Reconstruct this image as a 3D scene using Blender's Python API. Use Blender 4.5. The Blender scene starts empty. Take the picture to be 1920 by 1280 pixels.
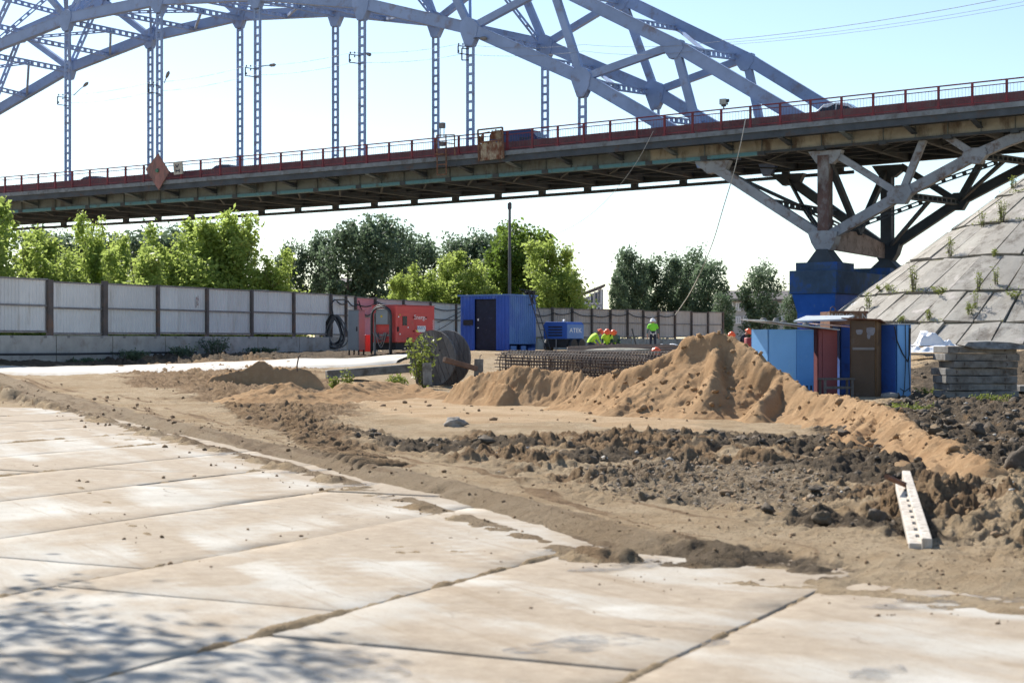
import bpy, bmesh, math, random
import numpy as np
from mathutils import Vector, Matrix, Quaternion

# ------------------------------------------------------------------ camera, sky, sun, exposure
SC = bpy.context.scene
COL = SC.collection
FPX, EYE = 3100.0, 1.7
cam_data = bpy.data.cameras.new("camera")
cam = bpy.data.objects.new("camera", cam_data)
COL.objects.link(cam)
cam_data.sensor_width = 36.0
cam_data.lens = FPX / 1920 * 36.0
cam_data.clip_start = 0.3
cam_data.clip_end = 6000
cam_data.dof.use_dof = True
cam_data.dof.focus_distance = 48.0
cam_data.dof.aperture_fstop = 3.0
cam.location = (0, 0, EYE)
cam.rotation_euler = (math.pi / 2, 0, 0)
SC.camera = cam

SUN_AZ, SUN_EL = math.radians(-32), math.radians(40)
world = bpy.data.worlds.new("World")
SC.world = world
world.use_nodes = True
wn = world.node_tree
sky = wn.nodes.new("ShaderNodeTexSky")
sky.sky_type = 'NISHITA'
sky.sun_disc = False
sky.sun_elevation = SUN_EL
sky.sun_rotation = SUN_AZ
sky.air_density = 1.0
sky.dust_density = 0.35
sky.ozone_density = 2.0
wn.links.new(sky.outputs[0], wn.nodes["Background"].inputs[0])
wn.nodes["Background"].inputs[1].default_value = 0.081
sun_data = bpy.data.lights.new("sun", 'SUN')
sun_data.energy = 4.0
sun_data.angle = math.radians(0.5)
sun_data.color = (1.0, 0.95, 0.86)
sun = bpy.data.objects.new("sun", sun_data)
COL.objects.link(sun)
SDIR = Vector((math.sin(SUN_AZ) * math.cos(SUN_EL), math.cos(SUN_AZ) * math.cos(SUN_EL), math.sin(SUN_EL)))
sun.rotation_euler = SDIR.to_track_quat('Z', 'Y').to_euler()
sun.location = (0, 0, 60)
SC.view_settings.view_transform = 'Standard'
SC.view_settings.look = 'None'
SC.view_settings.gamma = 1.0
SC.view_settings.use_curve_mapping = False
SC.view_settings.exposure = 1.12

RND = random.Random(7)

# ------------------------------------------------------------------ helpers
def U(px, py, Y):
    """the point seen at photo pixel (px,py) at distance Y"""
    return Vector(((px - 960) / FPX * Y, Y, EYE - (py - 640) / FPX * Y))

class MB:
    def __init__(s):
        s.v, s.f = [], []
    def add(s, vs, fs):
        o = len(s.v)
        s.v += [tuple(p) for p in vs]
        s.f += [tuple(i + o for i in q) for q in fs]
    def box(s, c, d, rot=None):
        x, y, z = d[0] / 2, d[1] / 2, d[2] / 2
        ps = [Vector(p) for p in ((-x, -y, -z), (x, -y, -z), (x, y, -z), (-x, y, -z), (-x, -y, z), (x, -y, z), (x, y, z), (-x, y, z))]
        if rot is not None:
            ps = [rot @ p for p in ps]
        c = Vector(c)
        s.add([p + c for p in ps], [(3, 2, 1, 0), (4, 5, 6, 7), (0, 1, 5, 4), (1, 2, 6, 5), (2, 3, 7, 6), (3, 0, 4, 7)])
    def frame(s, p, q, up):
        p, q = Vector(p), Vector(q)
        d = q - p
        L = d.length
        d.normalize()
        up = Vector(up)
        sd = d.cross(up)
        if sd.length < 1e-5:
            sd = d.cross(Vector((1, 0, 0)))
        sd.normalize()
        u = sd.cross(d)
        return d, sd, u, L
    def bar(s, p, q, w, h, up=(0, 0, 1)):
        """box between p and q, w across, h along up"""
        d, sd, u, L = s.frame(p, q, up)
        p, q = Vector(p), Vector(q)
        a, b = sd * w / 2, u * h / 2
        s.add([p - a - b, p + a - b, p + a + b, p - a + b, q - a - b, q + a - b, q + a + b, q - a + b],
              [(0, 1, 2, 3), (7, 6, 5, 4), (0, 4, 5, 1), (1, 5, 6, 2), (2, 6, 7, 3), (3, 7, 4, 0)])
    def lattice(s, p, q, w, h, t, step, bat, across):
        """two strands w apart (along 'across') joined by batten plates"""
        p, q = Vector(p), Vector(q)
        d = (q - p)
        L = d.length
        d.normalize()
        ac = Vector(across)
        ac = (ac - d * ac.dot(d)).normalized()
        for k in (-1, 1):
            o = ac * k * (w - t) / 2
            s.bar(p + o, q + o, h, t, up=ac)
        n = max(1, int(L / step))
        for i in range(n + 1):
            m = p + d * (i * L / n)
            a, b = m - d * bat / 2, m + d * bat / 2
            s.bar(a, b, h * 0.8, w - t, up=ac)
    def tube(s, pts, r, n=6, cap=True):
        pts = [Vector(p) for p in pts]
        base = len(s.v)
        prev = None
        for i, p in enumerate(pts):
            d = (pts[min(i + 1, len(pts) - 1)] - pts[max(i - 1, 0)])
            if d.length < 1e-9:
                d = Vector((0, 0, 1))
            d.normalize()
            if prev is None:
                a = d.cross(Vector((0.13, 0.31, 0.94)))
                if a.length < 1e-4:
                    a = d.cross(Vector((1, 0, 0)))
            else:
                a = prev - d * prev.dot(d)
            a.normalize()
            prev = a
            b = d.cross(a)
            rr = r[i] if isinstance(r, (list, tuple)) else r
            for k in range(n):
                t = 2 * math.pi * k / n
                s.v.append(tuple(p + a * math.cos(t) * rr + b * math.sin(t) * rr))
        for i in range(len(pts) - 1):
            for k in range(n):
                k2 = (k + 1) % n
                o = base + i * n
                s.f.append((o + k, o + k2, o + n + k2, o + n + k))
        if cap:
            s.f.append(tuple(base + k for k in range(n))[::-1])
            o = base + (len(pts) - 1) * n
            s.f.append(tuple(o + k for k in range(n)))
    def prism(s, poly, off):
        """extrude a flat polygon (3D points) by vector off"""
        n = len(poly)
        off = Vector(off)
        ps = [Vector(p) for p in poly]
        s.add(ps + [p + off for p in ps], [tuple(range(n))[::-1], tuple(range(n, 2 * n))] + [(i, (i + 1) % n, n + (i + 1) % n, n + i) for i in range(n)])
    def lathe(s, prof, c, n=16, axis=Vector((0, 0, 1))):
        c, axis = Vector(c), Vector(axis).normalized()
        a = axis.cross(Vector((0.2, 0.9, 0.3))).normalized()
        b = axis.cross(a)
        base = len(s.v)
        for r, z in prof:
            for k in range(n):
                t = 2 * math.pi * k / n
                s.v.append(tuple(c + axis * z + a * math.cos(t) * r + b * math.sin(t) * r))
        for i in range(len(prof) - 1):
            for k in range(n):
                k2 = (k + 1) % n
                o = base + i * n
                s.f.append((o + k, o + k2, o + n + k2, o + n + k))
        s.f.append(tuple(base + k for k in range(n))[::-1])
        o = base + (len(prof) - 1) * n
        s.f.append(tuple(o + k for k in range(n)))
    def build(s, name, m, parent=None, origin=None, smooth=False, bevel=0):
        me = bpy.data.meshes.new(name)
        o3 = Vector((0, 0, 0))
        if origin is not None:
            o3 = Vector(origin)
        elif parent is not None:
            o3 = Vector(parent.get('_o', (0, 0, 0)))
        me.from_pydata([tuple(Vector(p) - o3) for p in s.v], [], s.f)
        ob = link(name, me, m, parent)
        if parent is None:
            ob.location = o3
        else:
            ob['_o'] = tuple(o3)
        if origin is not None and parent is not None:
            ob.location = o3 - Vector(parent.get('_o', (0, 0, 0)))
        fix_normals(me)
        if smooth:
            me.shade_smooth()
        if bevel:
            b = ob.modifiers.new("bevel", 'BEVEL')
            b.width = bevel
            b.segments = 2
            b.limit_method = 'ANGLE'
        return ob

def fix_normals(me):
    bm = bmesh.new()
    bm.from_mesh(me)
    bmesh.ops.recalc_face_normals(bm, faces=bm.faces)
    bm.to_mesh(me)
    bm.free()

def link(name, me, m=None, parent=None):
    ob = bpy.data.objects.new(name, me)
    if m is not None and me is not None and not me.materials:
        for x in (m if isinstance(m, (list, tuple)) else [m]):
            me.materials.append(x)
    COL.objects.link(ob)
    if parent is not None:
        ob.parent = parent
    return ob

def thing(name, label, cat, loc=(0, 0, 0), group=None):
    o = bpy.data.objects.new(name, None)
    o.empty_display_size = 0.2
    COL.objects.link(o)
    o.location = loc
    o['_o'] = tuple(loc)
    return tag(o, label, cat, group)

def tag(o, label=None, cat=None, group=None, kind=None):
    if label: o['label'] = label
    if cat: o['category'] = cat
    if group: o['group'] = group
    if kind: o['kind'] = kind
    return o


def copy_tree(o, parent=None):
    c = o.copy()
    COL.objects.link(c)
    if parent is not None:
        c.parent = parent
    for ch in list(o.children):
        copy_tree(ch, c)
    return c

def np_mesh(name, V, F, smooth=False, attrs=None):
    me = bpy.data.meshes.new(name)
    V = np.asarray(V, np.float32)
    F = np.asarray(F, np.int32)
    k = F.shape[1]
    me.vertices.add(len(V))
    me.vertices.foreach_set('co', V.ravel())
    me.loops.add(F.size)
    me.loops.foreach_set('vertex_index', F.ravel())
    me.polygons.add(len(F))
    me.polygons.foreach_set('loop_start', np.arange(0, F.size, k, dtype=np.int32))
    me.polygons.foreach_set('loop_total', np.full(len(F), k, np.int32))
    me.update(calc_edges=True)
    if attrs:
        for an, a in attrs.items():
            at = me.attributes.new(an, 'FLOAT', 'POINT')
            at.data.foreach_set('value', np.asarray(a, np.float32).ravel())
    if smooth:
        me.shade_smooth()
    return me

# ------------------------------------------------------------------ numpy noise
def _hash(ix, iy, seed):
    h = (ix.astype(np.int64) * 374761393 + iy.astype(np.int64) * 668265263 + seed * 974634777) & 0xffffffff
    h = ((h ^ (h >> 13)) * 1274126177) & 0xffffffff
    return ((h ^ (h >> 16)) & 0xffff) / 65535.0
def vnoise(x, y, seed=0):
    ix, iy = np.floor(x), np.floor(y)
    fx, fy = x - ix, y - iy
    u, v = fx * fx * fx * (fx * (fx * 6 - 15) + 10), fy * fy * fy * (fy * (fy * 6 - 15) + 10)
    a, b = _hash(ix, iy, seed), _hash(ix + 1, iy, seed)
    c, d = _hash(ix, iy + 1, seed), _hash(ix + 1, iy + 1, seed)
    return ((a * (1 - u) + b * u) * (1 - v) + (c * (1 - u) + d * u) * v) * 2 - 1
def fbm(x, y, seed=0, octv=4, gain=0.5, ridge=False):
    s = np.zeros_like(x)
    amp, tot = 1.0, 0.0
    for i in range(octv):
        c, sn = math.cos(i * 0.9 + 0.4), math.sin(i * 0.9 + 0.4)
        n = vnoise((x * c - y * sn) * 2 ** i + 17.3 * i, (x * sn + y * c) * 2 ** i - 9.1 * i, seed + i)
        if ridge:
            n = 1 - 2 * np.abs(n)
        s += amp * n
        tot += amp
        amp *= gain
    return s / tot
def billow(x, y, seed=0, octv=4, gain=0.5):
    """rounded lumps with creases between them"""
    s = np.zeros_like(x); amp, tot = 1.0, 0.0
    for i in range(octv):
        c, sn = math.cos(i * 0.9 + 0.4), math.sin(i * 0.9 + 0.4)
        s += amp * (np.abs(vnoise((x * c - y * sn) * 1.9 ** i + 17.3 * i, (x * sn + y * c) * 1.9 ** i - 9.1 * i, seed + i)) * 2.6 - 1)
        tot += amp; amp *= gain
    return s / tot
def sstep(a, b, x):
    t = np.clip((x - a) / (b - a), 0, 1)
    return t * t * (3 - 2 * t)
def sd_poly(X, Y, P):
    """signed distance to polygon, negative inside"""
    P = np.asarray(P, float)
    d = np.full(X.shape, 1e18)
    ins = np.zeros(X.shape, bool)
    n = len(P)
    for i in range(n):
        ax, ay = P[i]
        bx, by = P[(i + 1) % n]
        ex, ey = bx - ax, by - ay
        wx, wy = X - ax, Y - ay
        t = np.clip((wx * ex + wy * ey) / (ex * ex + ey * ey + 1e-12), 0, 1)
        d = np.minimum(d, (wx - t * ex) ** 2 + (wy - t * ey) ** 2)
        c = ((ay <= Y) != (by <= Y)) & (X < (bx - ax) * (Y - ay) / (by - ay + 1e-12) + ax)
        ins ^= c
    d = np.sqrt(d)
    return np.where(ins, -d, d)
def d_line(X, Y, P):
    """distance to an open polyline and the running length at the nearest point, signed side"""
    P = np.asarray(P, float)
    best = np.full(X.shape, 1e18)
    run = np.zeros(X.shape)
    side = np.zeros(X.shape)
    L = 0.0
    for i in range(len(P) - 1):
        ax, ay = P[i]
        bx, by = P[i + 1]
        ex, ey = bx - ax, by - ay
        l = math.hypot(ex, ey)
        wx, wy = X - ax, Y - ay
        t = np.clip((wx * ex + wy * ey) / (l * l), 0, 1)
        dd = (wx - t * ex) ** 2 + (wy - t * ey) ** 2
        m = dd < best
        best = np.where(m, dd, best)
        run = np.where(m, L + t * l, run)
        side = np.where(m, (ex * wy - ey * wx) / l, side)
        L += l
    return np.sqrt(best), run, side
def G(px, py, z=0.0):
    Y = FPX * (EYE - z) / (py - 640)
    return ((px - 960) / FPX * Y, Y)
def GP(pts, z=0.0):
    return [G(a, b, z) for a, b in pts]

# ------------------------------------------------------------------ materials
class NT:
    def __init__(s, name):
        s.m = bpy.data.materials.new(name)
        s.m.use_nodes = True
        s.t = s.m.node_tree
        s.b = s.t.nodes["Principled BSDF"]
        s.out = s.t.nodes["Material Output"]
        tc = s.t.nodes.new("ShaderNodeTexCoord")
        oi = s.t.nodes.new("ShaderNodeObjectInfo")
        mul = s.t.nodes.new("ShaderNodeVectorMath")
        mul.operation = 'MULTIPLY_ADD'
        comb = s.t.nodes.new("ShaderNodeCombineXYZ")
        for i in range(3):
            s.t.links.new(oi.outputs['Random'], comb.inputs[i])
        mul.inputs[1].default_value = (37.0, 53.0, 29.0)
        s.t.links.new(comb.outputs[0], mul.inputs[0])
        s.t.links.new(tc.outputs['Object'], mul.inputs[2])
        s.co = mul.outputs[0]
        s.rand = oi.outputs['Random']
        s.tc = tc
    def n(s, kind, **kw):
        x = s.t.nodes.new(kind)
        for k, v in kw.items():
            setattr(x, k, v)
        return x
    def L(s, a, b):
        s.t.links.new(a, b)
    def noise(s, scale, detail=5, rough=0.6, co=None, stretch=None):
        x = s.n("ShaderNodeTexNoise")
        x.inputs['Scale'].default_value = scale
        x.inputs['Detail'].default_value = detail
        x.inputs['Roughness'].default_value = rough
        c = co or s.co
        if stretch:
            mp = s.n("ShaderNodeMapping")
            mp.inputs['Scale'].default_value = stretch
            s.L(c, mp.inputs[0])
            c = mp.outputs[0]
        s.L(c, x.inputs['Vector'])
        return x.outputs['Fac']
    def ramp(s, fac, a, b, ca=(0, 0, 0, 1), cb=(1, 1, 1, 1)):
        r = s.n("ShaderNodeValToRGB")
        r.color_ramp.elements[0].position = a
        r.color_ramp.elements[1].position = b
        r.color_ramp.elements[0].color = ca
        r.color_ramp.elements[1].color = cb
        s.L(fac, r.inputs[0])
        return r.outputs[0]
    def mix(s, fac, a, b, mode='MIX'):
        x = s.n("ShaderNodeMix", data_type='RGBA', blend_type=mode)
        for sock, val in ((0, fac), (6, a), (7, b)):
            if isinstance(val, (int, float)):
                x.inputs[sock].default_value = val
            elif isinstance(val, (tuple, list)):
                x.inputs[sock].default_value = tuple(val) + ((1,) if len(val) == 3 else ())
            else:
                s.L(val, x.inputs[sock])
        return x.outputs[2]
    def math(s, op, a, b=None):
        x = s.n("ShaderNodeMath", operation=op)
        for i, v in enumerate((a, b)):
            if v is None: continue
            if isinstance(v, (int, float)): x.inputs[i].default_value = v
            else: s.L(v, x.inputs[i])
        return x.outputs[0]
    def attr(s, name):
        x = s.n("ShaderNodeAttribute", attribute_name=name)
        return x.outputs['Fac']
    def bump(s, h, strength, dist=0.05):
        x = s.n("ShaderNodeBump")
        x.inputs['Strength'].default_value = strength
        x.inputs['Distance'].default_value = dist
        s.L(h, x.inputs['Height'])
        s.L(x.outputs[0], s.b.inputs['Normal'])
    def base(s, c):
        if isinstance(c, (tuple, list)):
            s.b.inputs['Base Color'].default_value = tuple(c) + ((1,) if len(c) == 3 else ())
        else:
            s.L(c, s.b.inputs['Base Color'])

def sc3(c, k):
    return tuple(min(1, x * k) for x in c)

def mat(name, col, rough=0.7, var=0.25, scale=2.0, dirt=None, dirt_amt=0.5, dirt_scale=1.5, stretch=None, bump=0.15, bscale=20, metal=0.0, spec=0.4, objvar=0.0):
    """paint or mineral surface: base colour with mottling, plus patches of a second colour (rust, soil, bare metal)"""
    N = NT(name)
    n1 = N.noise(scale, 6, 0.65)
    c = N.mix(N.ramp(n1, 0.3, 0.7), sc3(col, 1 - var), sc3(col, 1 + var))
    if objvar:
        c = N.mix(N.math('MULTIPLY', N.rand, objvar), c, sc3(col, 0.35))
    if dirt is not None:
        n2 = N.noise(dirt_scale, 8, 0.7, stretch=stretch)
        lo = 0.72 - 0.35 * dirt_amt
        c = N.mix(N.ramp(n2, lo - 0.06, lo + 0.1), c, dirt)
    N.base(c)
    N.b.inputs['Roughness'].default_value = rough
    N.b.inputs['Metallic'].default_value = metal
    N.b.inputs['Specular IOR Level'].default_value = spec
    if bump:
        N.bump(N.noise(bscale, 4, 0.6), bump, 0.02)
    return N.m

def leaf_mat(name, ca, cb, trans, cc=None):
    N = NT(name)
    r = N.attr('tint')
    c = N.mix(r, ca, cb)
    if cc is not None:
        c = N.mix(N.ramp(r, 0.93, 0.97), c, cc)
    c = N.mix(N.math('MULTIPLY', N.rand, 0.3), c, sc3(ca, 0.7))
    N.base(c)
    N.b.inputs['Roughness'].default_value = 0.5
    N.b.inputs['Specular IOR Level'].default_value = 0.25
    tr = N.n("ShaderNodeBsdfTranslucent")
    N.L(N.mix(0.5, c, sc3(cb, 1.3), 'MIX'), tr.inputs[0])
    ms = N.n("ShaderNodeMixShader")
    ms.inputs[0].default_value = trans
    N.L(N.b.outputs[0], ms.inputs[1])
    N.L(tr.outputs[0], ms.inputs[2])
    N.L(ms.outputs[0], N.out.inputs[0])
    return N.m

RUST = (0.13, 0.055, 0.03)
m_steel = mat("arch_paint", (0.25, 0.335, 0.53), 0.55, 0.18, 0.35, dirt=(0.19, 0.17, 0.20), dirt_amt=0.34, dirt_scale=0.8, bump=0.05)
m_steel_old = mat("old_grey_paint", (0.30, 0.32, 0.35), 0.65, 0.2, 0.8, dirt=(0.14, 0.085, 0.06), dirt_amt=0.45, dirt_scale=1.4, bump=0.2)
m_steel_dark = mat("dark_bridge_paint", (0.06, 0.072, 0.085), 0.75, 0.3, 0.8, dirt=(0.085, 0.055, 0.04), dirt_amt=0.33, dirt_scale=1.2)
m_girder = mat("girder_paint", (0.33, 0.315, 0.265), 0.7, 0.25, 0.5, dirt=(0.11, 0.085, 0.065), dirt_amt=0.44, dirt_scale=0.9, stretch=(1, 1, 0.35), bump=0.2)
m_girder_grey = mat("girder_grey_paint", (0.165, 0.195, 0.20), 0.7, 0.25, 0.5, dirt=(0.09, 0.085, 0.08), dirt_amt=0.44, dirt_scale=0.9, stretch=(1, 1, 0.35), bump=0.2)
m_cyan = mat("turquoise_paint", (0.10, 0.26, 0.31), 0.6, 0.25, 1.5, dirt=(0.08, 0.10, 0.10), dirt_amt=0.45)
m_rail = mat("railing_red_paint", (0.20, 0.03, 0.038), 0.55, 0.25, 2.5, dirt=(0.09, 0.04, 0.04), dirt_amt=0.5)
m_barrier = mat("barrier_faded_red", (0.17, 0.07, 0.07), 0.75, 0.25, 1.0, dirt=(0.17, 0.11, 0.10), dirt_amt=0.55, stretch=(1, 1, 0.3))
m_ledge = mat("ledge_concrete", (0.20, 0.22, 0.235), 0.9, 0.25, 0.9, dirt=(0.12, 0.12, 0.12), dirt_amt=0.5)
m_rust = mat("rusty_steel", (0.16, 0.075, 0.045), 0.85, 0.45, 3.0, dirt=(0.30, 0.20, 0.12), dirt_amt=0.4, dirt_scale=2.5, bump=0.3)
m_bar = mat("bar_steel", (0.075, 0.055, 0.048), 0.7, 0.4, 6.0, dirt=(0.17, 0.085, 0.045), dirt_amt=0.45, dirt_scale=3)
m_black = mat("black_rubber", (0.022, 0.022, 0.024), 0.6, 0.3, 5, bump=0.1)
m_wire = mat("dark_wire", (0.06, 0.06, 0.065), 0.6, 0.2, 5, bump=0)
m_rope = mat("pale_rope", (0.55, 0.54, 0.50), 0.9, 0.15, 5, bump=0)
m_glass = mat("dark_glass", (0.02, 0.025, 0.03), 0.08, 0.1, 3, bump=0, spec=0.6)
m_white = mat("white_paint", (0.78, 0.78, 0.76), 0.6, 0.08, 3, bump=0.05)
m_print = mat("white_print", (0.82, 0.82, 0.80), 0.6, 0.05, 3, bump=0)
m_blueprint = mat("blue_print", (0.10, 0.22, 0.42), 0.6, 0.05, 3, bump=0)
m_concrete = mat("block_concrete", (0.42, 0.40, 0.37), 0.92, 0.18, 1.6, dirt=(0.26, 0.22, 0.18), dirt_amt=0.4, dirt_scale=1.3, bump=0.3, bscale=14, objvar=0.25)
m_old_concrete = mat("weathered_slab_concrete", (0.235, 0.225, 0.21), 0.93, 0.3, 2.2, dirt=(0.10, 0.088, 0.075), dirt_amt=0.55, dirt_scale=2.0, bump=0.5, bscale=18, objvar=0.4)
m_fence = mat("galvanised_sheet", (0.66, 0.66, 0.66), 0.55, 0.07, 0.7, dirt=(0.45, 0.42, 0.38), dirt_amt=0.3, stretch=(1, 1, 0.2), bump=0.02, objvar=0.16)
m_fence_pink = mat("pink_sheet", (0.62, 0.25, 0.30), 0.6, 0.08, 0.8, bump=0.02)
m_fence_pale = mat("pale_mauve_sheet", (0.55, 0.46, 0.50), 0.6, 0.08, 0.8, bump=0.02, objvar=0.15)
m_fence_cream = mat("cream_sheet", (0.60, 0.54, 0.50), 0.65, 0.08, 0.7, dirt=(0.40, 0.32, 0.26), dirt_amt=0.3, stretch=(1, 1, 0.2), bump=0.02, objvar=0.16)
m_post = mat("fence_post_steel", (0.10, 0.085, 0.08), 0.75, 0.3, 2.0, dirt=(0.17, 0.10, 0.07), dirt_amt=0.4)
m_post_grey = mat("fence_rail_grey", (0.20, 0.19, 0.19), 0.7, 0.25, 2.0, dirt=(0.15, 0.10, 0.08), dirt_amt=0.35)
m_wood = mat("grey_weathered_wood", (0.17, 0.158, 0.15), 0.85, 0.35, 1.0, dirt=(0.08, 0.07, 0.065), dirt_amt=0.5, dirt_scale=2.0, stretch=(8, 8, 0.6), bump=0.3, objvar=0.5)
m_wood_brown = mat("brown_timber", (0.17, 0.10, 0.07), 0.85, 0.35, 3.0, dirt=(0.08, 0.05, 0.04), dirt_amt=0.45, bump=0.3)
m_bark = mat("tree_bark", (0.10, 0.085, 0.065), 0.9, 0.35, 4.0, bump=0.4)
m_leaf_light = leaf_mat("light_leaves", (0.19, 0.265, 0.06), (0.36, 0.44, 0.115), 0.62, (0.46, 0.43, 0.13))
m_leaf_mid = leaf_mat("mid_leaves", (0.075, 0.13, 0.025), (0.17, 0.25, 0.045), 0.5)
m_leaf_dark = leaf_mat("dark_leaves", (0.07, 0.11, 0.062), (0.14, 0.195, 0.115), 0.45)
m_weed = leaf_mat("weed_leaves", (0.10, 0.15, 0.03), (0.24, 0.27, 0.06), 0.45)
m_skin = mat("skin", (0.42, 0.24, 0.17), 0.6, 0.08, 8, bump=0)

# ------------------------------------------------------------------ arch bridge
TH = math.radians(31.732)
B0 = Vector((28.6, 95.565, 0))
BD = Vector((-math.cos(TH), math.sin(TH), 0))      # along the bridge, away to the far end
BN = Vector((math.sin(TH), math.cos(TH), 0))       # across the bridge, away from the viewer
VN, VF = 2.34, 12.21
def BPT(u, v, z):
    p = B0 + BD * u + BN * v
    return Vector((p.x, p.y, z))
def BPX(px, py, v):
    """point of the vertical plane v seen at photo pixel (px,py)"""
    d = Vector(((px - 960) / FPX, 1, -(py - 640) / FPX))
    t = (B0.dot(BN) + v) / d.dot(BN)
    return Vector((0, 0, EYE)) + d * t
def BU(p):
    return (Vector((p.x, p.y, 0)) - B0).dot(BD)
_rail = [(1920, 143), (1700, 167.5), (1500, 190.5), (1240, 217), (1020, 238), (820, 257.5), (640, 275), (420, 295), (210, 314), (0, 332.5)]
_ru = [BU(BPX(a, b, 0)) for a, b in _rail]
_rz = [BPX(a, b, 0).z for a, b in _rail]
_cf = np.polyfit(_ru, _rz, 2)
def ZR(u):
    return float(np.polyval(_cf, u))       # top of the near handrail
def ZD(u):
    return ZR(u) - 1.4                     # walkway level
U0, U1 = -16.0, 108.0
bridge = thing("arch_bridge", "long steel road bridge with a blue-grey truss arch and red railings", "bridge", BPT(0, 7, 0))
def us(a, b, st):
    n = int(round((b - a) / st))
    return [a + (b - a) * i / n for i in range(n + 1)]
def sweep(mb, us_, prof):
    """extrude a (v, dz) polygon along the deck; dz is measured from walkway level"""
    n = len(prof)
    rings = [[BPT(u, v, ZD(u) + dz) for v, dz in prof] for u in us_]
    fs = []
    for i in range(len(rings) - 1):
        for k in range(n):
            k2 = (k + 1) % n
            fs.append((i * n + k, i * n + k2, (i + 1) * n + k2, (i + 1) * n + k))
    fs.append(tuple(range(n)))
    fs.append(tuple((len(rings) - 1) * n + k for k in range(n)))
    mb.add([p for r in rings for p in r], fs)
def rect(v0, v1, z0, z1):
    return [(v0, z0), (v1, z0), (v1, z1), (v0, z1)]

UU = us(U0, U1, 4)
mb = MB(); sweep(mb, UU, rect(0.30, 14.25, -0.55, -0.06)); mb.build("deck_slab", m_steel_dark, bridge)
for v0, v1 in ((-0.16, 0.28), (14.27, 14.71)):
    mb = MB(); sweep(mb, UU, rect(v0, v1, -0.30, 0.0))
    led = mb.build("walkway_ledge", m_ledge, bridge)
for v0 in (-0.06, 14.35):
    mb = MB(); sweep(mb, UU, rect(v0, v0 + 0.26, -0.72, -0.303)); mb.build("edge_beam", m_steel_dark, bridge)
m_road = mat("bridge_asphalt", (0.06, 0.06, 0.062), 0.9, 0.2, 3)
mb = MB(); sweep(mb, UU, rect(1.9, 12.6, -0.058, 0.02)); mb.build("carriageway", m_road, bridge)
# barrier beside the traffic
for v0 in (1.55, 12.75):
    mb = MB(); sweep(mb, UU, rect(v0, v0 + 0.14, -0.05, 0.86)); mb.build("traffic_barrier", m_barrier, bridge)
# main girders; lower flange height taken from the photograph
_fl = [(100, 399), (600, 354), (1240, 306), (1700, 248)]
_fu = [BU(BPX(a, b, 1.9)) for a, b in _fl]
_fz = [BPX(a, b, 1.9).z - ZD(u) for (a, b), u in zip(_fl, _fu)]
GD = float(np.mean(_fz))
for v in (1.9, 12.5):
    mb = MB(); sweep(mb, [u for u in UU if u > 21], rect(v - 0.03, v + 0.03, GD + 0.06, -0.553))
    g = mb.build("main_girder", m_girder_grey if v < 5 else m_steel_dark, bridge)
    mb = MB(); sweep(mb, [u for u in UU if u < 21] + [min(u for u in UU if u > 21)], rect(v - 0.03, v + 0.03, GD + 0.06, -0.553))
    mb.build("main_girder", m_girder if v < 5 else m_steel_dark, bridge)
    for i in range(len(UU) - 1):
        a, b = UU[i] + 0.25, UU[i + 1] - 0.25
        if v < 5 and UU[i] > 15:
            mb = MB(); sweep(mb, [a, b], rect(v - 0.24, v + 0.24, GD - 0.17, GD + 0.055)); mb.build("turquoise_flange", m_cyan, g)
    mb = MB()
    for i in range(len(UU) - 1):
        if v > 5 or UU[i] <= 15:
            sweep(mb, [UU[i], UU[i + 1]], rect(v - 0.2, v + 0.2, GD - 0.10, GD + 0.055))
        if v < 5:
            sweep(mb, [UU[i] - 0.24, UU[i] + 0.24], rect(v - 0.27, v + 0.27, GD - 0.20, GD + 0.058))
    mb.build("flange", m_steel_dark, g)["kind"] = "stuff"
    mb = MB()
    for u in us(U0, U1, 2):
        mb.bar(BPT(u, v - 0.09, ZD(u) + GD + 0.06), BPT(u, v - 0.09, ZD(u) - 0.56), 0.03, 0.11, up=BN)
    mb.build("stiffener", m_girder_grey if v < 5 else m_steel_dark, g)["kind"] = "stuff"
# service pipe slung under the far girder
mb = MB(); mb.tube([BPT(u, 13.1, ZD(u) + GD - 0.42) for u in us(14, U1, 4)], 0.13, 8)
pipe = mb.build("service_pipe", m_steel_dark, bridge, smooth=True)
for u in us(15, 91, 4):
    mb = MB(); mb.bar(BPT(u, 13.1, ZD(u) + GD - 0.5), BPT(u, 13.1, ZD(u) + GD + 0.1), 0.5, 0.34, up=BN); mb.build("pipe_hanger", m_steel_dark, pipe)
# brackets under the walkway, cross beams, lower bracing
for i, u in enumerate(us(U0 + 2, U1 - 2, 4)):
    z = ZD(u)
    mb = MB(); mb.prism([BPT(u - 0.03, 0.0, z - 0.722), BPT(u - 0.03, 1.865, z - 0.722), BPT(u - 0.03, 1.865, z + GD + 0.3), BPT(u - 0.03, 1.6, z + GD + 0.3)], BD * 0.06)
    mb.bar(BPT(u, 0.0, z - 0.75), BPT(u, 1.7, z + GD + 0.28), 0.34, 0.05, up=(0, 0, 1))
    mb.build("walkway_bracket", m_steel_dark if i % 3 else m_girder_grey, bridge)
    mb = MB(); mb.bar(BPT(u, 1.94, z - 0.95), BPT(u, 12.46, z - 0.95), 0.3, 0.8); mb.build("cross_beam", m_steel_dark, bridge)
    mb = MB()
    mb.bar(BPT(u, 2.0, z + GD + 0.02), BPT(u + 4, 7.2, z + GD + 0.02), 0.12, 0.1)
    mb.bar(BPT(u + 4, 7.2, z + GD + 0.02), BPT(u, 12.4, z + GD + 0.02), 0.12, 0.1)
    mb.build("lower_brace", m_steel_dark, bridge)
for v in (4.2, 6.3, 8.4, 10.5):
    mb = MB(); sweep(mb, UU, rect(v - 0.1, v + 0.1, -1.0, -0.553)); mb.build("stringer", m_steel_dark, bridge)
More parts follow.
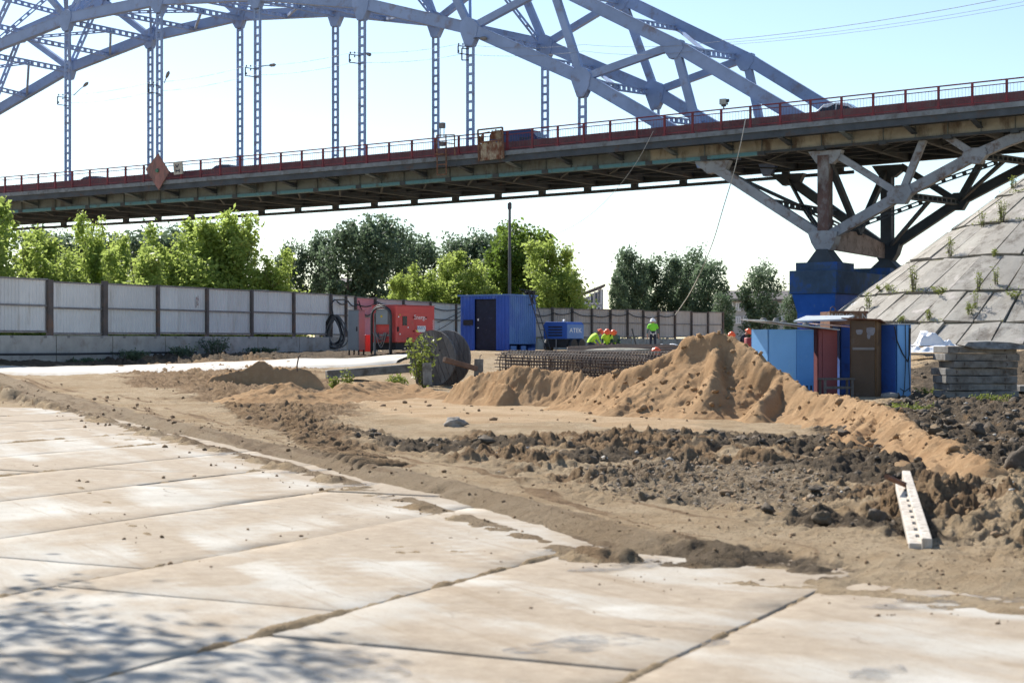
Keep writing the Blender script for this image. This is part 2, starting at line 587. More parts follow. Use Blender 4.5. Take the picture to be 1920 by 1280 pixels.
# railings
post_me = None
for v in (0.0, 14.45):
    mb = MB(); sweep(mb, UU, rect(v - 0.05, v + 0.05, 1.33, 1.4))
    rl = mb.build("railing", m_rail, bridge)
    mb = MB(); sweep(mb, UU, rect(v - 0.025, v + 0.025, 1.10, 1.15)); mb.build("mid_rail", m_rail, rl)
    mb = MB(); sweep(mb, UU, rect(v - 0.025, v + 0.025, 0.14, 0.2)); mb.build("bottom_rail", m_rail, rl)
    mb = MB()
    for u in us(U0, U1, 0.2):
        mb.bar(BPT(u, v, ZD(u) + 0.2), BPT(u, v, ZD(u) + 1.1), 0.012, 0.012, up=BN)
    pk = mb.build("railing_pickets", m_rail, rl)
    pk['kind'] = "stuff"
    for k in range(-7, 54):
        u = k * 2.0
        p = BPT(u, v, ZD(u))
        if post_me is None:
            m2 = MB(); m2.bar(BD * 0 + Vector((0, 0, -0.05)), Vector((0, 0, 1.38)), 0.13, 0.13, up=BN)
            m2.box((0, 0, 0.05), (0.24, 0.24, 0.09), Matrix.Rotation(-TH, 3, 'Z'))
            post_me = bpy.data.meshes.new("railing_post")
            post_me.from_pydata(m2.v, [], m2.f)
            fix_normals(post_me)
            post_me.materials.append(m_rail)
        po = link("railing_post", post_me, None, rl)
        po.location = p - Vector(bridge['_o'])

# ---- trusses of the arch
nearL = [(-190, 172), (-28, 96), (127, 35), (299, 0), (483, -9), (679, 6), (882, 54), (1092, 147), (1318, 278)]
nearT = [(-110, 20), (45, -60), (205, -112), (375, -142), (520, -152), (612, -148), (805, -112), (1035, -28), (1266, 85)]
farL = [(-180, 316), (-20, 216), (131, 128), (282, 69), (450, 30), (629, 21), (817, 40), (1022, 84), (1229, 172), (1440, 296)]
farT = [(-108, 152), (40, 62), (188, -3), (345, -62), (500, -97), (600, -104), (765, -102), (957, -70), (1166, -3), (1399, 109)]
def chord_seg(name, a, b, w=0.46, h=0.86, m=m_steel):
    mb = MB()
    mb.bar(a, b, w, h)
    # flange lips that make the box read as riveted plate
    d = (b - a).normalized()
    up = BN.cross(d)
    for k in (-1, 1):
        mb.bar(a + up * k * (h / 2 - 0.02), b + up * k * (h / 2 - 0.02), w + 0.06, 0.045, up=up)
    return mb.build(name, m, bridge)
def gusset(p, pts, m=m_steel, r=0.95, t=0.58, kx=0.78, kt=0.62):
    mb = MB()
    c = p
    ring = []
    for px_, pz_ in pts:
        ring.append(c + BD * px_ * kx + Vector((0, 0, pz_ * (kt if pz_ > 0 else 1))) - BN * t / 2)
    mb.prism(ring, BN * t)
    return mb.build("gusset_plate", m, bridge)
N3, F3 = {}, {}
for pl, v, Ls, Ts, crown in (('n', VN, nearL, nearT, 4.5), ('f', VF, farL, farT, 4.6)):
    P = [BPX(a, b, v) for a, b in Ls]
    Q = [BPX(a, b, v) for a, b in Ts]
    (N3 if pl == 'n' else F3).update(L=P, T=Q)
    for i in range(len(P) - 1):
        chord_seg("arch_lower_chord", P[i], P[i + 1])
        chord_seg("arch_upper_chord", Q[i], Q[i + 1])
    end = BPX(1500, 222, v) if pl == 'n' else BPX(1560, 207, v)
    chord_seg("arch_upper_chord", Q[-1], end)
    for i in range(len(P)):
        lean = Q[i] - P[i]
        mb = MB()
        if lean.length > 1:
            if i <= crown - 1:
                mb.lattice(P[i], Q[i], 0.55, 0.20, 0.11, 0.8, 0.25, BD)
            else:
                mb.bar(P[i], Q[i], 0.42, 0.52, up=BN.cross(lean))
            mb.build("arch_post", m_steel, bridge)
        j = i + 1 if i >= crown else i - 1
        if 0 <= j < len(Q):
            mb = MB(); mb.bar(P[i], Q[j], 0.42, 0.5, up=(0, 0, 1)); mb.build("arch_diagonal", m_steel, bridge)
        if i >= crown:
            gusset(P[i], [(0.95, -0.1), (0.9, 0.75), (0.2, 1.35), (-0.55, 0.95), (-1.05, 0.3), (-0.85, -0.6), (-0.35, -1.3), (0.35, -1.3)])
        else:
            gusset(P[i], [(1.05, -0.35), (0.7, 0.75), (-0.2, 1.2), (-0.8, 0.75), (-0.9, 0.0), (-0.32, -1.05), (0.35, -1.1)])
        gusset(Q[i], [(0.9, 0.35), (-0.7, 0.45), (-0.9, -0.3), (-0.3, -0.9), (0.4, -0.9), (0.9, -0.35)])
# hangers
for v, Ls in ((VN, nearL), (VF, farL)):
    for a, b in Ls[:-1]:
        if v == VF and a == 131: continue      # stands exactly behind a near hanger
        p = BPX(a, b, v)
        u = BU(p)
        mb = MB()
        mb.lattice(BPT(u, v, ZD(u) - 0.5), p - Vector((0, 0, 0.6)), 0.62, 0.20, 0.125, 0.62, 0.17, BD)
        mb.build("hanger", m_steel, bridge)
# bracing between the two arches
def lerp(a, b, t): return a + (b - a) * t
offs = 1     # farL index = nearL index + 1
for key in ('L', 'T'):
    A, Bf = N3[key], F3[key]
    for i in range(len(A)):
        a = A[i]
        # partner: far arch point at the same u
        def far_at(u, P=Bf):
            for k in range(len(P) - 1):
                u0, u1 = BU(P[k]), BU(P[k + 1])
                if (u0 - u) * (u1 - u) <= 0:
                    return lerp(P[k], P[k + 1], (u - u0) / (u1 - u0))
            return None
        b = far_at(BU(a))
        if b is None: continue
        dn = Vector((0, 0, -0.25))
        mb = MB(); mb.lattice(a + dn, b + dn, 0.5, 0.2, 0.11, 0.75, 0.26, (0, 0, 1)); mb.build("cross_strut", m_steel, bridge)
        if i > 0:
            am = lerp(A[i - 1], a, 0.5)
            bm_ = far_at(BU(am))
            if bm_ is None: continue
            mb = MB(); mb.lattice(am + dn, bm_ + dn, 0.42, 0.2, 0.1, 0.75, 0.24, (0, 0, 1)); mb.build("cross_strut", m_steel, bridge)
            c = lerp(a, b, 0.5) + dn
            mb = MB(); mb.lattice(am + dn, c, 0.26, 0.16, 0.08, 0.7, 0.22, (0, 0, 1)); mb.build("lateral_brace", m_steel, bridge)
            mb = MB(); mb.bar(c, bm_ + dn, 0.2, 0.2); mb.build("lateral_brace", m_steel, bridge)
for i in range(len(N3['L'])):      # sway frames
    a, b = N3['L'][i], N3['T'][i]
    u = BU(a)
    c = None
    for k in range(len(F3['L']) - 1):
        u0, u1 = BU(F3['L'][k]), BU(F3['L'][k + 1])
        if (u0 - u) * (u1 - u) <= 0:
            c = lerp(F3['L'][k], F3['L'][k + 1], (u - u0) / (u1 - u0)); d_ = lerp(F3['T'][k], F3['T'][k + 1], (u - u0) / (u1 - u0))
    if c is None or i in (7, 8): continue
    m0 = lerp(b, d_, 0.5)
    for q in (a, c):
        mb = MB(); mb.lattice(q, m0, 0.34, 0.2, 0.09, 0.8, 0.26, (0, 0, 1)); mb.build("sway_brace", m_steel, bridge)

# ---- deck truss over the pier (older, rusty grey)
m_column = mat("column_red_lead", (0.115, 0.07, 0.062), 0.75, 0.3, 0.8, dirt=(0.27, 0.27, 0.27), dirt_amt=0.46, dirt_scale=0.7, stretch=(1, 1, 0.6))
def PT(a, b, v): return BPX(a, b, v)
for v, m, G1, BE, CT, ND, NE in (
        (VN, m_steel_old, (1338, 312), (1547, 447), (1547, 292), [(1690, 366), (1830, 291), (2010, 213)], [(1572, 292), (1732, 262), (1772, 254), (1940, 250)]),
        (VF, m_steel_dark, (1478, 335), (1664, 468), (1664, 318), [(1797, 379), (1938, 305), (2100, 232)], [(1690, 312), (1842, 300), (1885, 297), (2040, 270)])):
    g1, be, ct = PT(*G1, v), PT(*BE, v), PT(*CT, v)
    n = [PT(*p, v) for p in ND]
    e = [PT(*p, v) for p in NE]
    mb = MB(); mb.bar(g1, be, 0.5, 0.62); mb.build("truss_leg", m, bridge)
    mb = MB(); mb.bar(be, ct, 0.62, 0.66, up=BD)
    mb.bar(be + BN * 0.34, ct + BN * 0.34, 0.74, 0.05, up=BN); mb.bar(be - BN * 0.34, ct - BN * 0.34, 0.74, 0.05, up=BN)
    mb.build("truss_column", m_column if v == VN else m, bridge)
    mb = MB(); mb.bar(be, n[0], 0.5, 0.62); mb.build("truss_chord", m, bridge)
    mb = MB(); mb.bar(n[0], n[1], 0.5, 0.62); mb.build("truss_chord", m, bridge)
    mb = MB(); mb.bar(n[1], n[2], 0.5, 0.62); mb.build("truss_chord", m, bridge)
    for a, b in ((e[0], n[0]), (n[0], e[1]), (e[2], n[1]), (n[1], e[3])):
        mb = MB(); mb.bar(a, b, 0.38, 0.42); mb.build("truss_diagonal", m, bridge)
    gusset(n[0], [(1.0, -0.5), (1.0, 0.2), (0.3, 0.75), (-0.7, 0.75), (-0.95, 0.2), (-0.4, -0.55)], m, t=0.66, kx=.8, kt=.8)
    gusset(n[1], [(1.0, -0.45), (0.9, 0.3), (0.2, 0.65), (-0.8, 0.65), (-1.0, 0.1), (-0.4, -0.55)], m, t=0.66)
    gusset(be, [(1.25, 0.55), (0.7, 0.75), (-0.7, 0.75), (-1.25, 0.6), (-0.95, -0.35), (-0.6, -0.75), (0.6, -0.75), (0.95, -0.3)], m, t=0.9)
    gusset(ct, [(1.3, 0.45), (-1.5, 0.45), (-1.3, -0.2), (-0.7, -0.55), (0.6, -0.5)], m, t=0.6)
    gusset(g1, [(1.6, 0.55), (-1.6, 0.5), (-1.2, -0.3), (0.4, -0.5)], m, t=0.6)
    BEAR = BEAR + [be] if 'BEAR' in globals() else [be]
nb, fb = BEAR
tops = [PT(1553, 300, VN), PT(1662, 318, VF)]
midb = lerp(nb, fb, 0.52) + Vector((0, 0, 0.75))
for q in tops:
    mb = MB(); mb.bar(q, midb, 0.36, 0.4, up=BN); mb.build("sway_brace", m_steel_dark, bridge)
mb = MB(); mb.prism([nb + Vector((0, 0, -0.62)), fb + Vector((0, 0, -0.62)), fb + Vector((0, 0, 0.3)), midb + Vector((0, 0, 0.1)), nb + Vector((0, 0, 0.45))], BD * 0.25)
m_bearing_beam = mat("cross_girder_paint", (0.30, 0.24, 0.215), 0.75, 0.25, 1.2, dirt=(0.13, 0.09, 0.075), dirt_amt=0.5)
mb.build("bearing_beam", m_bearing_beam, bridge)
def leg_pt(t, v, G1, BE): return lerp(PT(*G1, v), PT(*BE, v), t)
for t in (0.5,):
    a = leg_pt(t, VN, (1338, 312), (1547, 447)); b = leg_pt(t, VF, (1478, 335), (1664, 468))
    mb = MB(); mb.lattice(a, b, 0.42, 0.3, 0.1, 0.8, 0.25, (0, 0, 1)); mb.build("cross_strut", m_steel_dark, bridge)
    c = lerp(a, b, 0.5)
    for w in ((c, nb, 0), (c, fb, 0), (c, PT(1338, 312, VN), 1), (c, PT(1478, 335, VF), 1)):
        mb = MB()
        mb.lattice(w[0], w[1], 0.3, 0.2, 0.08, 0.7, 0.22, (0, 0, 1)) if w[2] == 0 else mb.bar(w[0], w[1], 0.18, 0.2)
        mb.build("lateral_brace", m_steel_dark, bridge)
for pa, pb in (((1690, 366), (1797, 379)), ((1830, 291), (1938, 305))):
    a, b = PT(*pa, VN), PT(*pb, VF)
    mb = MB(); mb.lattice(a, b, 0.42, 0.3, 0.1, 0.8, 0.25, (0, 0, 1)); mb.build("cross_strut", m_steel_dark, bridge)
    c = lerp(a, b, 0.5)
    mb = MB(); mb.lattice(c, nb if pa[0] < 1700 else PT(1690, 366, VN), 0.3, 0.2, 0.08, 0.7, 0.22, (0, 0, 1)); mb.build("lateral_brace", m_steel_dark, bridge)
    mb = MB(); mb.bar(c, fb if pa[0] < 1700 else PT(1797, 379, VF), 0.2, 0.22); mb.build("lateral_brace", m_steel_dark, bridge)

# ---- pier
m_pier = NT("blue_pier_paint")
_n = m_pier.noise(0.5, 6, 0.65)
_c = m_pier.mix(m_pier.ramp(_n, 0.35, 0.65), (0.018, 0.115, 0.48), (0.03, 0.16, 0.62))
_c = m_pier.mix(m_pier.ramp(m_pier.noise(2.0, 7, 0.7), 0.60, 0.70), _c, (0.10, 0.22, 0.52))
m_pier.base(_c)
m_pier.b.inputs['Roughness'].default_value = 0.7
m_pier = m_pier.m
m_pier_pale = mat("pale_blue_paint", (0.16, 0.30, 0.62), 0.75, 0.2, 1.2, dirt=(0.02, 0.10, 0.42), dirt_amt=0.45, dirt_scale=0.9)
m_pier_cap = mat("pier_cap_stain", (0.06, 0.10, 0.16), 0.85, 0.3, 0.7, dirt=(0.02, 0.10, 0.40), dirt_amt=0.42, dirt_scale=0.7)
pz = EYE + (640 - 506) / FPX * nb.y
pier = thing("bridge_pier", "broad blue painted concrete pier carrying the bridge bearings", "bridge pier", (nb.x, nb.y, 0.9))
un = BU(nb)
vc = (VN + VF) / 2
def pier_box(mb, hu, hv0, hv1, z0, z1, hu2=None, e0=None, e1=None):
    hu2 = hu2 or hu
    a = [BPT(un + hu2, hv0 if e0 is None else e0, z0), BPT(un - hu2, hv0 if e0 is None else e0, z0), BPT(un - hu2, hv1 if e1 is None else e1, z0), BPT(un + hu2, hv1 if e1 is None else e1, z0)]
    b = [BPT(un + hu, hv0, z1), BPT(un - hu, hv0, z1), BPT(un - hu, hv1, z1), BPT(un + hu, hv1, z1)]
    mb.add(a + b, [(0, 1, 2, 3), (7, 6, 5, 4), (0, 4, 5, 1), (1, 5, 6, 2), (2, 6, 7, 3), (3, 7, 4, 0)])
v0, v1 = VN - 2.1, VF + 2.1
mb = MB(); pier_box(mb, 1.55, v0, v1, pz - 1.55, pz - 0.1); mb.build("pier_cap", m_pier_cap, pier, bevel=0.05)
mb = MB(); pier_box(mb, 1.42, v0 + 0.12, v1 - 0.12, pz - 2.75, pz - 1.552, 1.22, v0 + 0.55, v1 - 0.55); mb.build("pier_shoulder", m_pier, pier)
mb = MB(); pier_box(mb, 1.222, v0 + 0.55, v1 - 0.55, 0.2, pz - 2.752); mb.build("pier_shaft", m_pier, pier)
mb = MB(); pier_box(mb, 1.235, v0 + 0.53, v0 + 0.56, 0.2, pz - 3.75); mb.build("paint_patch", m_pier_pale, pier)
for b_, nm in ((nb, "bearing"), (fb, "bearing")):
    vv = VN if b_ is nb else VF
    mb = MB(); pier_box(mb, 1.35, vv - 1.5, vv + 1.5, pz - 0.1, pz + 0.42); mb.build("bearing_plinth", m_pier_cap, pier)
    mb = MB(); ub = BU(b_)
    top = b_.z - 0.7
    a = [BPT(ub + s * 0.95, vv + t * 0.75, pz + 0.42) for s, t in ((1, -1), (-1, -1), (-1, 1), (1, 1))]
    c = [BPT(ub + s * 0.33, vv + t * 0.6, top) for s, t in ((1, -1), (-1, -1), (-1, 1), (1, 1))]
    mb.add(a + c, [(0, 1, 2, 3), (7, 6, 5, 4), (0, 4, 5, 1), (1, 5, 6, 2), (2, 6, 7, 3), (3, 7, 4, 0)])
    mb.build("bearing", m_steel_dark, pier)
# painted scrawls
m_scrawl = mat("dark_spray_paint", (0.02, 0.025, 0.05), 0.7, 0.1, 5, bump=0)
m_scrawl2 = mat("grey_spray_paint", (0.14, 0.17, 0.22), 0.7, 0.1, 5, bump=0)
def scrawl(strokes, org, ax, az, m, par, r=0.03):
    mb = MB()
    for st in strokes:
        for i in range(len(st) - 1):
            a = org + ax * st[i][0] + az * st[i][1]; b = org + ax * st[i + 1][0] + az * st[i + 1][1]
            mb.bar(a, b, r * 2, 0.008, up=ax.cross(az))
    mb.build("graffiti", m, par)
o = BPT(un + 0.75, v0 + 0.52, 2.6)
scrawl([[(0, 0), (.12, .35), (.25, 0)], [(.05, .12), (.2, .12)], [(.32, .3), (.45, .02), (.6, .35)], [(.66, .02), (.66, .3), (.85, .3), (.85, .02)], [(.95, .35), (.95, .0), (1.15, .05)], [(1.0, .18), (1.2, .3)]], o, -BD, Vector((0, 0, 1)), m_scrawl, pier)
o = BPT(un - 1.237, v0 + 2.2, 3.1)
scrawl([[(0, .9), (0, 0), (.5, .1), (.55, .5), (.1, .5)], [(.8, 0), (.9, .9), (1.2, .3), (1.5, .9), (1.6, 0)], [(1.9, .1), (1.9, .9), (2.3, .9)]], o, BN, Vector((0, 0, 1)), m_scrawl2, pier, 0.05)

# ---- things on the bridge
def at_rail(px, v=-0.22):
    u = BU(BPX(px, 300, v)); return u
def board(name, label, cat, outline, t, m, v=-0.32):
    """flat board hung outside the railing, outline in photo pixels"""
    pts = [BPX(a, b, v) for a, b in outline]
    o = thing(name, label, cat, sum(pts, Vector()) / len(pts))
    mb = MB(); mb.prism(pts, BN * t)
    bd = mb.build("board", m, o)
    return o, pts
m_dia = mat("diamond_faded_red", (0.30, 0.15, 0.13), 0.8, 0.2, 1.2, dirt=(0.18, 0.11, 0.10), dirt_amt=0.6, dirt_scale=2.4, stretch=(1, 1, 0.3))
o, pts = board("diamond_navigation_sign", "large faded red diamond shaped navigation sign on the bridge railing", "sign", [(273, 318), (296, 288), (317, 322), (297, 356)], 0.08, m_dia)
m_green = mat("green_lens", (0.05, 0.16, 0.10), 0.4, 0.2, 3, bump=0)
c = BPX(295.5, 320, -0.34)
mb = MB(); mb.lathe([(0.13, 0), (0.17, 0.05), (0.15, 0.12)], c, 12, -BN); mb.build("signal_lens", m_green, o)
mb = MB(); mb.bar(pts[0] + BN * 0.1, pts[2] + BN * 0.1, 0.1, 0.08); mb.bar(pts[1] + BN * 0.1, pts[3] + BN * 0.1, 0.1, 0.08, up=BD); mb.build("back_frame", m_rust, o)
for q in ((284, 306), (309, 307), (284, 336), (309, 338)):
    mb = MB(); mb.lathe([(0.05, 0), (0.05, 0.04)], BPX(q[0], q[1], -0.33), 8, -BN); mb.build("bolt", m_rust, o)
m_sq = mat("pale_sign_enamel", (0.42, 0.39, 0.33), 0.7, 0.2, 2, dirt=RUST, dirt_amt=0.42)
o, pts = board("square_navigation_sign", "small square pale sign with dark marks beside the red diamond", "sign", [(324.5, 304), (341, 302), (342.5, 326), (326, 328)], 0.09, m_sq)
mb = MB()
for (a, b), (c, d) in (((329, 309), (332, 314)), ((335, 308), (332, 314)), ((330, 318), (330, 324)), ((336, 317), (336.5, 323)), ((330, 321), (336, 320))):
    mb.bar(BPX(a, b, -0.325), BPX(c, d, -0.325), 0.09, 0.01, up=BN)
mb.build("painted_marks", m_scrawl, o)
# rusted sheet board with open frame
o = thing("rusted_sign_frame", "rust eaten sheet metal sign frame hanging on the bridge railing", "sign", BPX(920, 270, -0.3))
m_rustsheet = mat("rust_streaked_sheet", (0.42, 0.36, 0.26), 0.85, 0.2, 2, dirt=(0.17, 0.07, 0.04), dirt_amt=0.72, dirt_scale=2.2, stretch=(1, 1, 0.5), bump=0.2)
def ribsheet(corners, m, par, name="sheet", ribs=12, depth=0.05, v=-0.3, wob=0):
    (x0, y0), (x1, y1), (x2, y2), (x3, y3) = corners   # tl tr br bl
    mb = MB(); vs = []
    for i in range(ribs * 2 + 1):
        t = i / (ribs * 2)
        o_ = BN * (depth if i % 2 else 0)
        a = BPX(x0 + (x1 - x0) * t, y0 + (y1 - y0) * t + (RND.uniform(-wob, wob)), v) + o_
        b = BPX(x3 + (x2 - x3) * t, y3 + (y2 - y3) * t, v) + o_
        vs += [a, b]
    mb.add(vs + [p + BN * 0.02 for p in vs], [(2 * i, 2 * i + 1, 2 * i + 3, 2 * i + 2) for i in range(ribs * 2)] + [(2 * i + len(vs), 2 * i + 2 + len(vs), 2 * i + 3 + len(vs), 2 * i + 1 + len(vs)) for i in range(ribs * 2)])
    return mb.build(name, m, par)
ribsheet([(898, 270), (944, 263), (945, 297), (898, 302)], m_rustsheet, o, wob=3)
ribsheet([(922, 246), (942, 243), (943, 262), (918, 261)], m_rustsheet, o, wob=3)
ribsheet([(896, 256), (905, 254), (906, 266), (897, 268)], m_rust, o, wob=2, ribs=3)
for a, b in (((896, 244), (942, 239)), ((896, 244), (898, 302)), ((942, 239), (944.5, 297)), ((897, 268), (944, 262)), ((897, 252), (918, 248))):
    mb = MB(); mb.bar(BPX(*a, -0.36), BPX(*b, -0.36), 0.1, 0.09, up=BN); mb.build("frame_bar", m_rust, o)
# inspection cage
o = thing("inspection_cage", "rusty ladder cage hooked over the bridge railing below a lamp box", "cage", BPX(838, 290, -0.5))
for v in (-0.35, -0.95):
    for a, b in (((819, 254), (820, 328)), ((836, 252), (837, 327)), ((852, 253), (853, 292)), ((819, 254), (852, 253)), ((820, 290), (837, 289)), ((820, 328), (837, 327)), ((820, 309), (837, 308)), ((835, 268), (852, 270))):
        mb = MB(); mb.bar(BPX(*a, v), BPX(*b, v), 0.07, 0.07, up=BN); mb.build("cage_bar", m_rust, o)
mb = MB(); mb.bar(BPX(820, 290, -0.65), BPX(837, 289, -0.65), 0.7, 0.06, up=(0, 0, 1)); mb.build("cage_floor", m_rust, o)
o = thing("sensor_box", "small grey box on two thin legs above the ladder cage", "box", BPX(829, 238, 0.1))
mb = MB(); mb.bar(BPX(829, 230.5, 0.2), BPX(829, 240.5, 0.2), 0.36, 0.32, up=BN); mb.build("housing", m_post_grey, o)
for x in (826, 832.5):
    mb = MB(); mb.bar(BPX(x, 240, 0.2), BPX(x, 258, 0.2), 0.04, 0.04, up=BN); mb.build("leg", m_wire, o)
mb = MB(); mb.bar(BPX(829, 266, 0.2), BPX(829, 274, 0.2), 0.36, 0.3, up=BN); mb.build("lower_box", m_post_grey, o)
o = thing("camera_box", "pale camera housing standing on the railing near the arch end", "camera", BPX(1357, 195, 0.4))
mb = MB(); mb.bar(BPX(1357, 186, 0.4), BPX(1357, 196.5, 0.4), 0.44, 0.42, up=BN); mb.build("housing", mat("camera_grey", (0.34, 0.36, 0.34), 0.5, 0.1, 3), o, bevel=0.02)
mb = MB(); mb.lathe([(0.16, 0), (0.16, 0.1), (0.2, 0.14)], BPX(1357, 199.8, 0.4), 10); mb.build("base", m_wire, o)
mb = MB(); mb.bar(BPX(1357, 199, 0.4), BPX(1357, 206, 0.4), 0.06, 0.06, up=BN); mb.build("stem", m_wire, o)
mb = MB(); mb.lathe([(0.09, 0), (0.11, 0.16)], BPX(1362, 189, 0.4), 10, -BD); mb.build("lens_hood", m_wire, o)
# street lamps and wire brackets on the near hangers
lamps = [(132, 185, 161, 162), (302, 162, 316, 146), (484, 131, 510, 123), (679, 106, 692, 101), (882, 78, 905, 72)]
lab = ["street lamp on the hanger at the far left of the arch", "street lamp on the hanger above the red diamond sign", "street lamp on the second hanger right of the red diamond sign", "street lamp near the middle of the arch on a lattice hanger", "street lamp tucked under the descending arch chord by the last tall hanger"]
lab2 = ["black wire bracket on the hanger at the far left of the arch", "black wire bracket between the two hangers above the red diamond", "black wire bracket on the second hanger right of the diamond sign", "black wire bracket near the middle of the arch", "double black wire bracket below the arch knee, left of the rope"]
WB = []
for i, (x, y, x2, y2) in enumerate(lamps):
    a = BPX(x + 6, y - 6, VN - 0.3); b = BPX(x2 - 4, y2, VN - 0.4)
    o = thing("street_lamp", lab[i], "street lamp", a, "street lamps along the arch hangers")
    mb = MB(); mb.tube([a, lerp(a, b, 0.6) + Vector((0, 0, 0.03)), b], 0.035, 6); mb.build("arm", m_wire, o)
    d = (b - a).normalized()
    mb = MB(); mb.tube([b - d * 0.05, b + d * 0.12, b + d * 0.45, b + d * 0.62], [0.06, 0.12, 0.14, 0.05], 8); mb.build("lamp_head", m_post_grey, o, smooth=True)
    o = thing("wire_bracket", lab2[i], "bracket", BPX(x - 5, y, VN - 0.3), "wire brackets on the arch hangers")
    fr = [(x - 24, y - 4, x - 3, y - 1), (x - 24, y + 11, x - 3, y + 14)]
    if i == 4: fr = [(x - 23, y + 8, x - 3, y + 10), (x - 23, y + 22, x - 3, y + 25), (x - 16, y + 13, x - 3, y + 14), (x - 16, y + 35, x - 3, y + 35)]
    mb = MB()
    for q in fr: mb.bar(BPX(q[0], q[1], VN - 0.35), BPX(q[2], q[3], VN - 0.35), 0.07, 0.07, up=BN)
    for k in range(0, len(fr), 2): mb.bar(BPX(fr[k][0], fr[k][1], VN - 0.35), BPX(fr[k + 1][0], fr[k + 1][1], VN - 0.35), 0.07, 0.07, up=BN)
    mb.build("bracket_frame", m_wire, o)
    for k, q in enumerate([(x - 22, fr[0][1] - 3), (x - 14, fr[0][1] - 3), (x - 22, fr[1][1] - 4), (x - 14, fr[0][1] + 4)]):
        mb = MB(); p = BPX(q[0], q[1], VN - 0.35); mb.lathe([(0.03, -0.08), (0.06, -0.03), (0.05, 0.03), (0.02, 0.08)], p, 8); mb.build("insulator", m_wire, o)
        if k < 2: WB.append(p)
def wire(label, pts, r=0.012, m=None, sag=0.0, name="overhead_wire", cat="wire"):
    out = []
    for i in range(len(pts) - 1):
        for k in range(8):
            t = k / 8
            p = lerp(pts[i], pts[i + 1], t); p = Vector(p); p.z -= sag * 4 * t * (1 - t); out.append(p)
    out.append(Vector(pts[-1]))
    mb = MB(); mb.tube(out, r, 5)
    return tag(mb.build(name, m or m_wire, None, origin=pts[0]), label, cat)
m_hairline = mat("aluminium_wire", (0.30, 0.32, 0.34), 0.6, 0.1, 3, bump=0)
wire("upper overhead wire strung from hanger to hanger through the arch", [WB[0], WB[2], WB[4], WB[6], WB[8], BPX(1095, 84, VN - .35), BPX(1350, 78, VN - .35)], 0.011, m_hairline, 0.25)
wire("lower overhead wire strung from hanger to hanger through the arch", [WB[1] - Vector((0, 0, .7)), WB[3] - Vector((0, 0, .7)), WB[5] - Vector((0, 0, .7)), WB[7] - Vector((0, 0, .7)), WB[9] - Vector((0, 0, .7)), BPX(1095, 96, VN - .35), BPX(1300, 96, VN - .35)], 0.011, m_hairline, 0.25)
wire("upper power wire rising from the arch to the top right sky", [BPX(1352, 76, 8.0), BPX(1960, -18, 0.5)], 0.02, m_hairline, 0.3)
wire("middle power wire rising from the arch to the right edge", [BPX(1365, 80, 8.6), BPX(1960, -4, 0.9)], 0.013, m_hairline, 0.3)
wire("lowest power wire rising from the arch to the right edge", [BPX(1370, 84, 8.9), BPX(1960, 3, 1.0)], 0.013, m_hairline, 0.3)
# vehicles on the carriageway (mostly hidden by the barrier)
def car(label, cat, px, length, hgt, paint, van=False, name="car", flip=False):
    u = BU(BPX(px, 300, 3.2)); s = -1 if flip else 1
    base = BPT(u, 3.6, ZD(u) + 0.02)
    o = thing(name, label, cat, base)
    W = 1.75
    def P(a, z, w): return base + BD * (-a * s) + BN * w + Vector((0, 0, z + (ZR(u - a * s) - ZR(u))))
    L = length / 2
    h = hgt
    if van:
        prof = [(-L, .35), (-L, h * .93), (-L + .15, h), (L * .38, h), (L * .66, h * .62), (L * .95, h * .5), (L, .35)]
        win = [(L * .08, h * .6), (L * .08, h * .92), (L * .36, h * .92), (L * .56, h * .62)]
        win2 = None
    else:
        prof = [(-L, .35), (-L, h * .58), (-L * .72, h * .64), (-L * .48, h * .97), (-L * .1, h), (L * .16, h * .96), (L * .45, h * .64), (L * .93, h * .52), (L, .35)]
        win = [(-L * .62, h * .66), (-L * .44, h * .93), (-L * .12, h * .94), (-L * .12, h * .66)]
        win2 = [(-L * .08, h * .66), (-L * .08, h * .94), (L * .14, h * .91), (L * .36, h * .66)]
    mb = MB(); n = len(prof)
    ring = []
    for w, ins in ((-W / 2, .0), (W / 2, .0)):
        for a, z in prof:
            k = .82 if z > h * .75 else 1
            ring.append(P(a, z, w * k))
    mb.add(ring, [tuple(range(n))[::-1], tuple(range(n, 2 * n))] + [(i, (i + 1) % n, n + (i + 1) % n, n + i) for i in range(n)])
    mb.build("body", paint, o, bevel=0.04)
    for wn_ in (win, win2):
        if not wn_: continue
        for sd in (-1, 1):
            mb = MB(); q = [P(a, z, sd * (W / 2 * (.82 if z > h * .75 else 1) + .012)) for a, z in wn_]
            mb.prism(q, BN * (-sd * 0.02)); mb.build("side_window", m_glass, o)
    if van: a0, z0, a1, z1 = L * .40, h * .97, L * .64, h * .65
    else: a0, z0, a1, z1 = L * .18, h * .94, L * .43, h * .66
    mb = MB(); q = [P(a0, z0 + .02, -W * .36), P(a0, z0 + .02, W * .36), P(a1, z1 + .02, W * .42), P(a1, z1 + .02, -W * .42)]
    mb.prism(q, Vector((0, 0, .015))); mb.build("windscreen", m_glass, o)
    for a in (-L * .6, L * .62):
        for w in (-W / 2 + .1, W / 2 - .1):
            mb = MB(); mb.lathe([(.2, -.1), (.31, -.1), (.31, .1), (.2, .1)], P(a, .31, w), 14, BN); wh = mb.build("wheel", m_black, o)
            mb = MB(); mb.lathe([(.05, -.105), (.18, -.105), (.18, .105), (.05, .105)], P(a, .31, w), 10, BN); mb.build("rim", m_post_grey, wh)
    return o
def paint(name, c): return mat(name, c, 0.3, 0.05, 1, bump=0, spec=0.6)
car("dark blue van passing right of the rusted sign frame on the bridge", "van", 976, 4.8, 1.8, paint("van_navy", (0.02, 0.03, 0.10)), True, "van")
